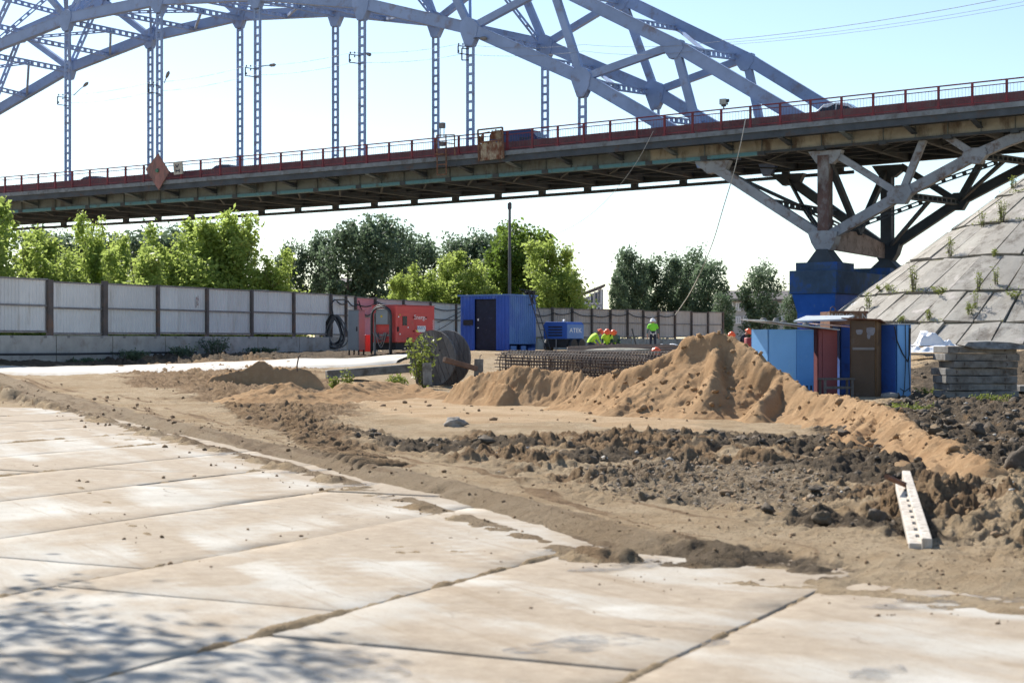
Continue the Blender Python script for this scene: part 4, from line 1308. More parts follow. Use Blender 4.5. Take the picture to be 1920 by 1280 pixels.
# crumbs on the slabs
t = rs.rand(420)
ed = np.array(EDGE); seg = rs.randint(2, len(ed) - 2, 420)
pe = ed[seg] * (1 - t[:, None]) + ed[seg + 1] * t[:, None]
pe = pe + rs.normal(0, 0.35, pe.shape) - np.array([0.2, 0.45])
tr = np.concatenate([np.array(T)[rs.randint(0, len(T) - 1, 14)] for T in TRAILS]) + rs.normal(0, .22, (14 * len(TRAILS), 2))
q2 = np.column_stack([rs.uniform(-.3, .3, 90) * 0, np.zeros(90)])
yy = rs.uniform(9, 24, 50); q2 = np.column_stack([rs.uniform(-.3, .3, 50) * yy, yy])
pe = np.concatenate([pe, tr, q2])
S = np.clip(0.009 * np.exp(rs.normal(0, 0.7, len(pe))), .003, .045) * np.clip(pe[:, 1] / 24, .35, 1.2)
g = ground_fn(pe[:, 0], pe[:, 1])
P3 = np.column_stack([pe[:, 0], pe[:, 1], np.maximum(g[0], np.where(g[5] > .5, 0.0, g[0])) + S * .25])
tag(scatter_mesh("soil_crumbs", P3, S, m_soil, LV1, LF1, 8), "crumbs of soil strewn on the pavement", kind="stuff")
def boulder(label, px, py, size, m, flat=0.75, z=0.0, sd=0):
    x, y_ = G(px, py, z)
    v = lump_variants(1, 90 + sd, 3, 0.55, 1.7)[0][0] * np.array([size, size * .8, size * flat])
    me = np_mesh("boulder", v, ico(3)[1], False)
    o = link("boulder", me, m)
    o.location = (x, y_, ground_z(x, y_) + size * flat * 0.35)
    return tag(o, label, "stone")
m_stone = mat("grey_stone", (0.26, 0.235, 0.205), 0.9, 0.3, 6, bump=0.5, bscale=18)
boulder("rounded tan stone at the near edge of the flat sand patch", 856, 806, 0.20, m_stone, 0.7, 0, 1)
boulder("big dark lump of earth half buried in the mud at the right edge", 1938, 868, 0.24, m_mud, 1.0, 0.2, 2)
boulder("dark round lump at the edge of the pale compacted strip", 1210, 948, 0.10, m_mud, 0.75, 0, 3)
boulder("dark clod lying beside the shallow puddle hollow", 1545, 992, 0.09, m_mud, 0.7, 0, 4)
boulder("dark upright clod near the white plank foot", 1642, 996, 0.10, m_mud, 0.95, 0, 5)

# ------------------------------------------------------------------ damp puddles
def puddle(px, py, rx, ry, seed, m):
    x, y_ = G(px, py)
    n = 40
    mb = MB()
    pts = []
    for k in range(n):
        a = 2 * math.pi * k / n
        r_ = 1 + 0.35 * math.sin(2 * a + seed) + 0.22 * math.sin(3 * a + seed * 2.3) + 0.13 * math.sin(7 * a + seed)
        u, v = math.cos(a) * rx * r_, math.sin(a) * ry * r_
        pts.append((x + u * .9 + v * .45, y_ - u * .1 + v * .9, 0.008))
    mb.add(pts, [tuple(range(n))])
    return tag(mb.build("puddle", m), kind="structure")
N = NT("damp_film")
nz = N.noise(5.0, 6, 0.7)
N.b.inputs['Base Color'].default_value = (0.17, 0.155, 0.135, 1)
N.b.inputs['Roughness'].default_value = 0.3
N.b.inputs['Specular IOR Level'].default_value = 0.5
N.L(N.math('MULTIPLY', N.ramp(nz, 0.42, 0.75), 0.7), N.b.inputs['Alpha'])
m_damp = N.m
puddle(1165, 1205, .42, .45, 1.0, m_damp)
puddle(30, 1140, .35, .35, 2.0, m_damp)
puddle(640, 1255, .35, .4, 3.3, m_damp)
puddle(330, 1265, .2, .3, 4.0, m_damp)
puddle(1640, 1262, .16, .16, 5.0, m_damp)
puddle(1780, 1128, .5, .3, 6.0, m_damp)
for i, (a, b, rx) in enumerate([(205, 795, .18), (330, 824, .25), (430, 852, .3), (560, 884, .3), (660, 910, .25), (755, 932, .3), (1075, 1036, .35), (1180, 1060, .3)]):
    puddle(a, b, rx, .35, i * 1.7, m_damp)

# ------------------------------------------------------------------ sand piles
N = NT("quarry_sand")
co = N.tc.outputs['Object']
c = N.mix(N.ramp(N.noise(0.9, 6, 0.6, co), 0.3, 0.7), (0.37, 0.225, 0.118), (0.50, 0.33, 0.19))
c = N.mix(N.ramp(N.noise(4.0, 7, 0.7, co), 0.5, 0.75), c, (0.53, 0.365, 0.215))
c = N.mix(N.ramp(N.noise(14.0, 6, 0.7, co), 0.6, 0.78), c, (0.24, 0.14, 0.07))
c = N.mix(N.math('MULTIPLY', N.ramp(N.noise(0.55, 6, 0.7, co), 0.55, 0.72), 0.3), c, (0.22, 0.14, 0.08))
N.base(c)
N.b.inputs['Roughness'].default_value = 0.97
N.b.inputs['Specular IOR Level'].default_value = 0.03
N.bump(N.math('ADD', N.math('ADD', N.noise(9, 6, 0.7, co), N.noise(40, 5, 0.7, co)), N.noise(90, 3, 0.7, co)), 0.75, 0.05)
m_sand = N.m
def ridge_pile(name, label, ridges, step, pad, slope, seed, amp=0.10, scarp=0.15):
    """heap with crest lines [(x,y,z)...]; sides fall at the angle of repose, with slumps and lumps"""
    allp = np.array([p for r_ in ridges for p in r_])
    lo, hi = allp[:, :2].min(0) - pad, allp[:, :2].max(0) + pad
    nx, ny = int((hi[0] - lo[0]) / step) + 1, int((hi[1] - lo[1]) / step) + 1
    X, Y = np.meshgrid(np.linspace(lo[0], hi[0], nx), np.linspace(lo[1], hi[1], ny))
    wx = X + 0.24 * fbm(X * .8, Y * .8, seed, 4); wy = Y + 0.24 * fbm(X * .8 + 9, Y * .8, seed + 5, 4)
    h = np.full(X.shape, -9.0)
    for R in ridges:
        for i in range(len(R) - 1):
            ax, ay, az_ = R[i]; bx, by, bz = R[i + 1]
            ex, ey = bx - ax, by - ay
            t = np.clip(((wx - ax) * ex + (wy - ay) * ey) / (ex * ex + ey * ey), 0, 1)
            d = np.hypot(wx - ax - t * ex, wy - ay - t * ey)
            hz = az_ + (bz - az_) * t
            hh = hz - slope * d - scarp * sstep(0.05, 0.45, d) * np.clip(hz, 0, 1.4) + 0.02
            hh = np.where(hh < 0.25, 0.25 + (hh - 0.25) * 0.75, hh)
            h = np.maximum(h, hh)
    m = sstep(-0.1, 0.35, h)
    cl = 0.25 * fbm(X * 2.6, Y * 2.6, seed + 9, 5, 0.6, True) + 0.6 * billow(X * 1.4, Y * 1.4, seed + 13, 5, 0.62) + 0.3 * billow(X * 5.5, Y * 5.5, seed + 15, 3, 0.6) * sstep(-.1, .4, fbm(X * .7, Y * .7, seed + 21, 3))
    # rill marks running down the slope and slumped lumps
    h = h + m * (amp * cl + 0.6 * amp * fbm(X * 7, Y * 7, seed + 3, 4) + 0.3 * amp * fbm(X * 22, Y * 22, seed + 4, 3))
    g0 = ground_fn(X.ravel(), Y.ravel())[0].reshape(X.shape)
    dz = np.maximum(h - 0.02, -0.35)
    z = np.maximum(h, g0 - 0.22)
    keepv = (z > g0 - 0.12)
    F = grid_faces(ny, nx)
    kf = keepv.ravel()[F].any(1)
    F = F[kf]
    used = np.unique(F); remap = -np.ones(X.size, int); remap[used] = np.arange(len(used))
    V = np.stack([X.ravel(), Y.ravel(), z.ravel()], 1)[used]
    c0 = V.mean(0); c0[2] = 0
    o = link(name, np_mesh(name, V - c0, remap[F], True), m_sand)
    o.location = c0
    tag(o, label, "sand pile")
    return X, Y, z, g0
def RP(px, py, Y): p = U(px, py, Y); return (p.x, p.y, p.z)
mainR = [[RP(1292, 632, 37.2), RP(1340, 626, 36.9), RP(1372, 632, 36.6)], [RP(1310, 632, 37.6), RP(1362, 633, 37.2)],
         [RP(1300, 634, 37.2), RP(1276, 654, 37.4), RP(1210, 682, 37.8), RP(1150, 700, 38.4), RP(1095, 712, 39.2)],
         [RP(1372, 634, 36.6), RP(1405, 656, 36.0), RP(1450, 692, 35.2), RP(1500, 728, 34.0), RP(1560, 744, 32.4), RP(1640, 758, 29.8), RP(1700, 785, 26.0), RP(1770, 824, 22.3), RP(1835, 862, 20.0)], [RP(1640, 765, 29.8), RP(1600, 830, 25.5)], [RP(1700, 795, 26), RP(1690, 868, 21.5)], [RP(1610, 785, 29.0), RP(1540, 846, 24.6)], [RP(1770, 840, 22.3), RP(1745, 880, 20.6)],
         [RP(1352, 640, 36.8), RP(1330, 720, 35.2)], [RP(1450, 700, 35.2), RP(1420, 770, 33.2)], [RP(1560, 755, 33), RP(1500, 815, 30.5)],
         [RP(1240, 700, 37.2), RP(1150, 760, 36.0)]]
PX, PY, PZ, PG = ridge_pile("sand_pile", "tall heap of orange brown sand with a steep crest before the blue huts", mainR, 0.04, 2.6, 0.60, 101, 0.075, 0.28)
ridge_pile("sand_pile", "long low bank of cut sand standing in front of the rebar cages", [[RP(852, 722, 44.5), RP(900, 700, 43.5), RP(985, 688, 42.6), RP(1050, 694, 41.6), RP(1110, 706, 40.5)], [RP(905, 712, 43.3), RP(960, 722, 42.2)]], 0.04, 2.0, 1.25, 202, 0.10, 0.12)
ridge_pile("sand_pile", "small tan sand mound beside the dusty white road", [[RP(400, 703, 54.8), RP(450, 692, 55), RP(485, 676, 55.2), RP(520, 689, 55), RP(560, 689, 55), RP(585, 699, 55)]], 0.06, 2.2, 1.5, 303, 0.07, 0.12)
ridge_pile("sand_pile", "low spill of reddish sand at the foot of the cable reel", [[RP(640, 722, 46), RP(700, 716, 48), RP(760, 722, 49), RP(840, 738, 47)], [RP(500, 722, 43), RP(545, 720, 43)]], 0.06, 3.2, 0.35, 404, 0.09, 0.05)
# pale litter and stone chips lying about the mud
lp = np.concatenate([sample_in(P_MUD, 110, 61), sample_in(P_MUD2, 60, 62)])
S = np.clip(0.03 * np.exp(rs.normal(0, 0.5, len(lp))), .012, .09) * np.clip(lp[:, 1] / 28, .4, 1.1)
P3, g = put(lp, S, 0.1)
tag(scatter_mesh("stone_chips", P3, S, mat("pale_chips", (0.46, 0.43, 0.38), .9, .35, 7, bump=.2), LV1, LF1, 17, 0.45), "pale chips of stone and litter in the mud", kind="stuff")
# lumps on the sand
rs = np.random.RandomState(9)
cand = np.argwhere((PZ > PG + 0.08))
pick = cand[rs.randint(0, len(cand), 520)]
P2 = np.array([[PX[a, b], PY[a, b]] for a, b in pick]); zz = np.array([PZ[a, b] for a, b in pick])
S = np.clip(0.032 * np.exp(rs.normal(0, 0.6, len(P2))), .012, .15)
tag(scatter_mesh("sand_lumps", np.column_stack([P2, zz + S * .2]), S, m_sand, LV1, LF1, 11), "loose lumps of sand on the heap", kind="stuff")

# ------------------------------------------------------------------ embankment cone faced with concrete slabs
AP = U(2110, 196, 91.0)
CT_ = 0.725
m_emb_soil = mat("slope_soil", (0.10, 0.085, 0.06), 0.95, 0.4, 3, dirt=(0.14, 0.15, 0.07), dirt_amt=0.5, bump=0.5)
N = NT("slope_slab_concrete")
wco = N.n("ShaderNodeNewGeometry").outputs['Position']
c = N.mix(N.ramp(N.noise(0.5, 7, 0.7, wco), 0.32, 0.68), (0.26, 0.24, 0.21), (0.43, 0.405, 0.36))
c = N.mix(N.math('MULTIPLY', N.rand, 0.5), c, (0.30, 0.28, 0.255))
c = N.mix(N.ramp(N.noise(1.1, 8, 0.75, wco), 0.50, 0.66), c, (0.15, 0.13, 0.11))
c = N.mix(N.ramp(N.noise(0.7, 5, 0.6, wco), 0.60, 0.68), c, (0.46, 0.42, 0.39))
c = N.mix(N.ramp(N.noise(7, 7, 0.75, wco), 0.60, 0.75), c, (0.12, 0.11, 0.095))
N.base(c); N.b.inputs['Roughness'].default_value = 0.92; N.b.inputs['Specular IOR Level'].default_value = 0.2
N.bump(N.noise(6, 7, 0.75, wco), 0.6, 0.06)
m_emb = N.m
emb = thing("embankment", None, None, (AP.x, AP.y, 0)); emb['kind'] = "structure"
def cone_pt(r, a, lift=0.0):
    """point on the cone at radius r; a measured from the -y direction towards -x"""
    z = AP.z - CT_ * r
    nrm = Vector((-math.sin(a) * CT_, -math.cos(a) * CT_, 1)).normalized()
    return Vector((AP.x - math.sin(a) * r, AP.y - math.cos(a) * r, z)) + nrm * lift
mb = MB(); na = 72
for i in range(na + 1):
    a = math.radians(-80 + 240 * i / na)
    for r_ in np.linspace(0.0, 20.0, 16):
        mb.v.append(tuple(cone_pt(r_, a, -0.14)))
for i in range(na):
    for j in range(15):
        o_ = i * 16 + j
        mb.f.append((o_, o_ + 1, o_ + 17, o_ + 16))
mb.build("soil_core", m_emb_soil, emb, smooth=True)
def cone_hit(px, py):
    d = Vector(((px - 960) / FPX, 1, -(py - 640) / FPX)); o_ = Vector((0, 0, EYE))
    for k in range(4000):
        p = o_ + d * (60 + k * 0.012)
        if p.z < AP.z - CT_ * math.hypot(p.x - AP.x, p.y - AP.y): return p
    return None
rows = []
for px, py in ((1860, 360), (1860, 418), (1800, 481), (1780, 546), (1740, 604), (1740, 648)):
    p = cone_hit(px, py)
    rows.append(math.hypot(p.x - AP.x, p.y - AP.y) if p else None)
rows = [x for x in rows if x]
st = rows[1] - rows[0] if len(rows) > 1 else 2.4
rad = [rows[0] - 2.4 * k for k in range(4, 0, -1) if rows[0] - 2.4 * k > 0.5] + rows + [rows[-1] + 1.9, rows[-1] + 3.6]
rr = random.Random(12)
for k in range(len(rad) - 1):
    r0, r1 = rad[k], rad[k + 1]
    n = max(8, int(2 * math.pi * r1 / 1.62))
    o0 = rr.uniform(0, 1)
    for i in range(n):
        a0 = 2 * math.pi * (i + o0) / n; a1 = a0 + 2 * math.pi / n
        am = ((a0 + a1) / 2 + math.pi) % (2 * math.pi) - math.pi
        if not (-0.5 < am < 1.9): continue
        a0, a1 = am - math.pi / n, am + math.pi / n
        g = rr.uniform(.035, .08) / r1
        lf = [rr.uniform(-.09, .05) for _ in range(4)]
        if k >= len(rad) - 2 and rr.random() < .35: continue
        gr = rr.uniform(.05, .13)
        q = [(r0 + gr, a0 + g), (r1 - gr, a0 + g), (r1 - gr, (a0 + a1) / 2), (r1 - gr, a1 - g), (r0 + gr, a1 - g), (r0 + gr, (a0 + a1) / 2)]
        l2 = [lf[0], lf[1], (lf[1] + lf[2]) / 2, lf[2], lf[3], (lf[0] + lf[3]) / 2]
        top = [cone_pt(x, y_, l) for (x, y_), l in zip(q, l2)]
        bot = [cone_pt(x, y_, l - .16) for (x, y_), l in zip(q, l2)]
        mb = MB(); mb.add(top + bot, [tuple(range(6)), tuple(range(6, 12))[::-1]] + [(j, (j + 1) % 6, 6 + (j + 1) % 6, 6 + j) for j in range(6)])
        mb.build("slab", m_emb, emb)

# ------------------------------------------------------------------ plants
def leaf_quads(C, size, rs, droop=0.3, up=0.25, tint=None, aspect=0.55):
    """C: leaf positions (n,3) -> verts, faces, tint"""
    n = len(C)
    d = rs.normal(0, 1, (n, 3)); d[:, 2] = d[:, 2] * 0.6 - droop
    d /= np.linalg.norm(d, axis=1)[:, None]
    e = rs.normal(0, 1, (n, 3)); e[:, 2] *= (1 - up)
    s = np.cross(d, e); s /= np.linalg.norm(s, axis=1)[:, None] + 1e-9
    L = size * np.exp(rs.normal(0, 0.25, n))[:, None]
    a, b, c_, e_ = C, C + d * L * 0.5 + s * L * aspect * 0.5, C + d * L, C + d * L * 0.5 - s * L * aspect * 0.5
    V = np.stack([a, b, c_, e_], 1).reshape(-1, 3)
    F = np.arange(4 * n).reshape(n, 4)
    t = np.repeat(np.clip(tint, 0, 1), 4)
    return V, F, t
def crown_mesh(name, seed, H, R, nclump, nleaf, leaf, m, style):
    rs = np.random.RandomState(seed)
    cl, cr, tn = [], [], []
    if style == 'shoots':          # several upright leafy shoots of unequal height
        ns = 7
        for s in range(ns):
            a = rs.rand() * 6.28; r0 = R * math.sqrt(rs.rand()) * 0.75
            top = H * ((0.62 + 0.36 * rs.rand()) if s < 4 else rs.uniform(.4, .72)) if s else H
            if s == 0: r0 *= .2
            wd = R * (rs.uniform(.32, .5) if s < 4 else rs.uniform(.5, .75))
            k = nclump // ns
            t = rs.rand(k)
            prof = np.sqrt(np.clip(1 - t, 0, 1)) * (0.55 + 0.45 * np.sin(np.clip(t * 3.1, 0, 3.1)))
            aa = rs.rand(k) * 6.28; r_ = wd * prof * np.sqrt(rs.rand(k))
            lean = rs.normal(0, .10, 2) * H
            cl.append(np.stack([r0 * math.cos(a) + lean[0] * t + r_ * np.cos(aa), r0 * math.sin(a) + lean[1] * t + r_ * np.sin(aa), top * (0.12 + 0.88 * t)], 1))
            cr.append(wd * rs.uniform(.16, .46, k) * (1.1 - 0.5 * t)); tn.append(rs.rand(k) * .6 + .25 * t)
    else:                          # broad crown: boughs carrying clumps, gaps between boughs
        nb_ = 13 if style == 'dense' else 10
        for s in range(nb_):
            a = s * 2.399 + rs.rand() * .8; tz = 0.22 + 0.74 * (s + rs.rand() * .8) / nb_
            rl = R * (math.sin(min(1.0, tz * 1.05) * 2.7) ** 0.7 + .12) * rs.uniform(.6, 1.12)
            k = nclump // nb_
            c0 = np.array([math.cos(a) * rl * .62, math.sin(a) * rl * .62, H * tz])
            rad_ = R * rs.uniform(.22, .44)
            p = rs.normal(0, 1, (k, 3)); p /= np.linalg.norm(p, axis=1)[:, None]
            p *= (rs.rand(k) ** 0.4)[:, None] * rad_
            p[:, 2] *= 1.15
            cl.append(c0 + p); cr.append(np.full(k, rad_ * .26)); tn.append(rs.rand(k) * .6 + .2)
        k = nclump // 6; t = rs.rand(k)
        cl.append(np.stack([rs.normal(0, R * .2, k), rs.normal(0, R * .2, k), H * (.3 + .7 * t)], 1)); cr.append(np.full(k, R * .13)); tn.append(rs.rand(k) * .6)
    cl, cr, tn = np.concatenate(cl), np.concatenate(cr), np.concatenate(tn)
    pick = rs.randint(0, len(cl), nleaf)
    C = cl[pick] + np.clip(rs.normal(0, 1, (nleaf, 3)), -1.9, 1.9) * cr[pick][:, None]
    C[:, 2] = np.maximum(C[:, 2], .1)
    V, F, t = leaf_quads(C, leaf, rs, tint=tn[pick] * .7 + rs.rand(nleaf) * .45)
    me = np_mesh(name, V, F, False, dict(tint=t))
    me.materials.append(m)
    return me
def trunk_mesh(name, seed, H, R, r0):
    rr = random.Random(seed); mb = MB()
    pts = [Vector((0, 0, -.4))]
    for k in range(1, 7): pts.append(Vector((rr.gauss(0, .03) * H * k / 6, rr.gauss(0, .03) * H * k / 6, H * .88 * k / 6)))
    mb.tube(pts, [r0 * (1 - .88 * k / 6) for k in range(7)], 7)
    for b in range(8):
        t = rr.uniform(.22, .85); i = int(t * 6); p = pts[i].lerp(pts[min(i + 1, 6)], t * 6 - i)
        a = rr.uniform(0, 6.28); L = R * rr.uniform(.5, .95) * (1.1 - t * .5)
        q = p + Vector((math.cos(a) * L * .5, math.sin(a) * L * .5, L * .45)); q2 = p + Vector((math.cos(a) * L, math.sin(a) * L, L * 1.0))
        w = r0 * .45 * (1 - t * .7)
        mb.tube([p, q, q2], [w, w * .6, w * .2], 5)
    me = bpy.data.meshes.new(name); me.from_pydata(mb.v, [], mb.f); me.materials.append(m_bark); me.shade_smooth()
    return me
KIND = {
    'light': [(crown_mesh("light_crown", 20 + k, 8.0, 3.0, 430, 14500, 0.26, m_leaf_light, 'shoots'), trunk_mesh("trunk", 40 + k, 8, 2.2, .11), 8.0) for k in range(4)],
    'mid': [(crown_mesh("mid_crown", 30 + k, 10.0, 3.3, 420, 9000, 0.38, m_leaf_mid, 'loose'), trunk_mesh("trunk", 50 + k, 10, 3, .16), 10.6) for k in range(2)],
    'dark': [(crown_mesh("dark_crown", 60 + k, 14.0, 4.3, 380, 7000, 0.46, m_leaf_dark, 'dense'), trunk_mesh("trunk", 70 + k, 14, 4, .28), 15.0) for k in range(4)],
}
def tree(kind, name, label, group, px, ytop, Y, wide=1.0, var=None, zb=0.9):
    t = KIND[kind]; cm_, tm_, H = t[(RND.randrange(len(t)) if var is None else var) % len(t)]
    p = U(px, ytop, Y)
    s = (p.z - zb) / H
    o = thing(name, label, "tree", (p.x, p.y, zb), group)
    o.rotation_euler = (0, 0, RND.uniform(0, 6.28))
    o.scale = (s * wide, s * wide, s)
    link("trunk", tm_, None, o); link("crown", cm_, None, o)
    return o
GL, GM, GD_ = "young trees behind the fence", "pale green trees behind the container", "dark trees beyond the bridge"
for a in (
    (-28, 345, 84, 1.0, 0, "yellowish tree cut by the left edge, reaching up to the bridge girder"),
    (52, 428, 88, 1.0, 1, "yellow-green young tree behind the first fence bay from the left"),
    (105, 462, 86, 1.1, 2, "low yellow-green bushy tree behind the second fence post"),
    (157, 401, 90, .62, 3, "slender light tree with a pointed tip against the dark bridge girder"),
    (208, 428, 91, .6, 0, "narrow light tree, next right of the one with the pointed tip"),
    (255, 462, 87, 1.15, 1, "low rounded light tree behind the third fence bay"),
    (318, 428, 90, 1.0, 2, "bright green young tree left of the tallest light crown"),
    (372, 412, 92, 1.0, 3, "bright green tree joining the tallest light crown from the left"),
    (418, 396, 92, 1.0, 1, "tallest bright green tree under the bridge, tip touching the girder"),
    (466, 424, 91, 1.0, 0, "bright green tree sloping down right of the tallest light crown"),
    (512, 472, 90, 1.0, 2, "short yellow-green tree at the right end of the left clump")):
    tree('light', "young_tree", a[5], GL, a[0], a[1], a[2], a[3], a[4], 1.0)
for a in (
    ('light', 744, 512, 140, .7, 1, "small light tree in front of the dark crowns, above the red generator"),
    ('light', 792, 500, 144, 1.1, 2, "light tree left of the blue container roof"),
    ('light', 850, 470, 146, 1.0, 3, "light tree standing just behind the left of the blue container"),
    ('light', 905, 482, 144, 1.0, 0, "light tree behind the blue container doorway"),
    ('mid', 945, 436, 152, .85, 0, "mid green tree directly behind the thin pole"),
    ('mid', 990, 418, 155, .9, 1, "tall mid green tree right of the thin pole"),
    ('light', 1028, 446, 146, .9, 1, "light tree beside the tall green one, right of the container"),
    ('light', 1068, 478, 148, .55, 2, "thin sparse light tree with sky showing through, left of the gabled house"),
    ('light', 1040, 520, 144, .9, 3, "low light bush right behind the pale fence and compressor")):
    tree(a[0], "young_tree", a[6], GM, a[1], a[2], a[3], a[4], a[5], 1.0)
for a in (
    (90, 418, 175, 1.2, "dark tree seen under the bridge behind the first light trees"),
    (175, 424, 178, 1.2, "dark tree between the two slender light trees"),
    (262, 414, 176, 1.2, "dark tree showing above the low rounded light tree"),
    (345, 408, 180, 1.2, "dark tree peeping out left of the tallest light crown"),
    (545, 442, 190, 0.68, "dark loose tree right of the left light clump"),
    (602, 420, 190, 0.68, "dark slim tree right of a sky gap left of centre"),
    (655, 400, 185, 0.84, "broad dark tree behind the bend of the fence"),
    (700, 388, 188, 0.88, "tallest dark tree under the middle of the bridge"),
    (742, 404, 195, 0.64, "dark narrow tree touching the right of the tallest dark one"),
    (792, 428, 200, .9, "dark tree behind the light ones left of the container"),
    (862, 432, 205, .9, "dark tree rising behind the container left corner"),
    (905, 424, 205, .8, "dark tree left of the thin pole"),
    (962, 410, 200, .9, "dark crown just right of the thin pole top"),
    (1182, 454, 205, .75, "dark tree right of the gabled house, taller of the pair"),
    (1206, 478, 210, .85, "dark tree right of the taller one beside the gabled house"),
    (1160, 505, 200, .55, "lower dark tree hugging the gable of the house"),
    (1252, 468, 210, .85, "dark tree where the long rope crosses the fence"),
    (1292, 460, 215, .85, "dark tree with a rounded top behind the long rope"),
    (1330, 480, 205, .9, "dark tree at the right of the group behind the far fence"),
    (1356, 545, 195, .8, "low dark tree beside the end of the far fence"),
    (1424, 487, 200, 1.0, "solitary rounded dark tree left of the blue pier"),
    (1486, 540, 215, .75, "small dark tree half hidden by the blue pier")):
    tree('dark', "broadleaf_tree", a[4], GD_, a[0], a[1], a[2], a[3], None, 0.8)
# tree outside the picture on the left whose boughs shade the near pavement
o = thing("shade_tree", "tree beside the pavement whose boughs cast dappled shade on it", "tree", (-9.5, 15.5, 0))
mb = MB()
mb.tube([(-9.5, 15.5, -.3), (-9.4, 15.4, 2), (-9.0, 15.2, 4.2), (-8.6, 15, 6.5), (-8.4, 14.8, 9)], [.28, .24, .2, .14, .05], 9)
tips = [(-6.6, 14.6, 6.6), (-5.6, 13.6, 6.3), (-6.0, 12.6, 5.7), (-5.9, 15.6, 6.6), (-7.2, 16.4, 6.2), (-4.6, 12.4, 5.9), (-3.4, 12.2, 5.9)]
for tp in tips: mb.tube([(-8.9, 15.2, 4.6), ((tp[0] - 8.9) / 2, (tp[1] + 15.2) / 2, tp[2] - .2), tp], [.10, .06, .02], 6)
mb.build("trunk", m_bark, o, smooth=True)
rs = np.random.RandomState(88)
C = []
for tp in tips:
    for k in range(9):
        c0 = np.array(tp) + rs.normal(0, 1, 3) * np.array([.55, .6, .3])
        C.append(c0 + rs.normal(0, .2, (34, 3)))
C.append(np.array([-8.5, 15, 8]) + rs.normal(0, 1, (3000, 3)) * np.array([1.0, 1.2, 1.2]))
C = np.concatenate(C)
V, F, t = leaf_quads(C, 0.14, rs, tint=rs.rand(len(C)))
me = np_mesh("crown", V - np.array([-9.5, 15.5, 0]), F, False, dict(tint=t)); link("crown", me, m_leaf_mid, o)

def weed(label, base, h, n, spread, leaf=0.07, m=None, name="weed", cat="weed", group=None, nl=26, lean=(0, 0)):
    base = Vector(base)
    o = thing(name, label, cat, base, group)
    rs = np.random.RandomState(int(abs(base.x * 1000 + base.y * 77)) % 99999)
    mb = MB(); C = []
    for k in range(n):
        a = rs.rand() * 6.28; L = h * rs.uniform(.55, 1)
        tip = Vector((math.cos(a) * spread * rs.rand() + lean[0], math.sin(a) * spread * rs.rand() + lean[1], L))
        root = Vector((math.cos(a) * spread * .25, math.sin(a) * spread * .25, -.05))
        midp = root.lerp(tip, .5) + Vector((0, 0, L * .08))
        mb.tube([base + root, base + midp, base + tip], [.012 * h + .003, .008 * h + .002, .002], 4)
        for j in range(nl):
            t = rs.rand() ** .7
            p = (root.lerp(midp, t * 2) if t < .5 else midp.lerp(tip, t * 2 - 1))
            C.append(np.array(p) + rs.normal(0, .05 * h, 3))
    mb.build("stems", m_bark, o)
    C = np.array(C)
    V, F, t = leaf_quads(C, leaf, rs, droop=.1, tint=rs.rand(len(C)), aspect=.4)
    link("leaves", np_mesh("leaves", V, F, False, dict(tint=t)), m or m_weed, o)
    return o
GW = "weeds growing in the joints of the slab faced slope"
for px, py, h, n, sp, lb in (
    (1879, 416, 1.25, 14, .28, "dense tall weed on the upper slab row, near the right edge"),
    (1842, 424, .9, 6, .25, "thin yellowish weed left of the dense tall one on the slope"),
    (1782, 480, 1.15, 9, .25, "upright weed at the left end of the second slab joint"),
    (1713, 545, 1.45, 14, .35, "big grassy tuft in the third slab joint of the slope"),
    (1834, 543, .95, 8, .22, "pale weed in the middle of the third slab joint"),
    (1868, 532, 1.0, 6, .25, "spindly weed right of the pale one on the slope"),
    (1864, 480, .4, 7, .25, "small green tuft on the second slab joint at the right"),
    (1628, 578, .95, 8, .3, "weed on the lower left corner of the slope by the litter"),
    (1668, 546, .45, 8, .35, "low green tuft on the slope left of the big grassy one"),
    (1742, 598, .55, 8, .25, "small bright weed on the bottom slab row"),
    (1818, 588, .6, 10, .4, "spreading yellowish weed below the pale one, lower slope"),
    (1830, 575, .95, 4, .3, "thin bare stemmed weed leaning on the lower slope"),
    (1900, 352, .8, 10, .5, "weeds on the skyline at the top of the slope"),
    (1700, 485, .35, 6, .3, "tiny tuft at the skyline edge of the slope"),
    (1650, 545, .3, 6, .3, "tiny grey tuft at the left skyline of the slope"),
    (1690, 604, .35, 9, .35, "low weeds at the slope foot behind the blue hut"),
    (1905, 556, .35, 9, .6, "dry grass along the third slab joint at the right edge"),
    (1765, 550, .35, 12, .6, "dry grass along the third slab joint right of the big tuft")):
    p = cone_hit(px, py)
    if p is None: p = cone_pt(8, .4)
    weed(lb, p, h, n, sp, .10, group=GW, nl=22)
# dry grass rooted in the slab joints
rs = np.random.RandomState(44)
C = []
for rk in rad[2:-1]:
    for k in range(420):
        a_ = rs.uniform(-0.3, 1.5)
        if fbm(np.array([a_ * rk * .55]), np.array([rk * 3.0]), 7, 3)[0] < .08: continue
        p = cone_pt(rk + rs.normal(0, .05), a_, .02 + abs(rs.normal(0, .07)))
        C.append(p[:])
for k in range(380):
    rk = rs.uniform(rad[1], rad[-1]); i_ = rs.randint(0, 60)
    rr_ = [q for q in rad if q > rk][0]; n_ = max(8, int(2 * math.pi * rr_ / 1.62))
    if fbm(np.array([i_ * 1.7]), np.array([rk * .8]), 9, 2)[0] < .1: continue
    C.append(cone_pt(rk, (i_ + .5) * 2 * math.pi / n_ - .4, .03 + abs(rs.normal(0, .05)))[:])
C = np.array(C)
V, F, t = leaf_quads(C, .13, rs, droop=-.8, tint=rs.rand(len(C)), aspect=.3)
tag(link("joint_grass", np_mesh("joint_grass", V, F, False, dict(tint=t)), m_weed), "dry grass growing along the joints of the slope slabs", kind="stuff")
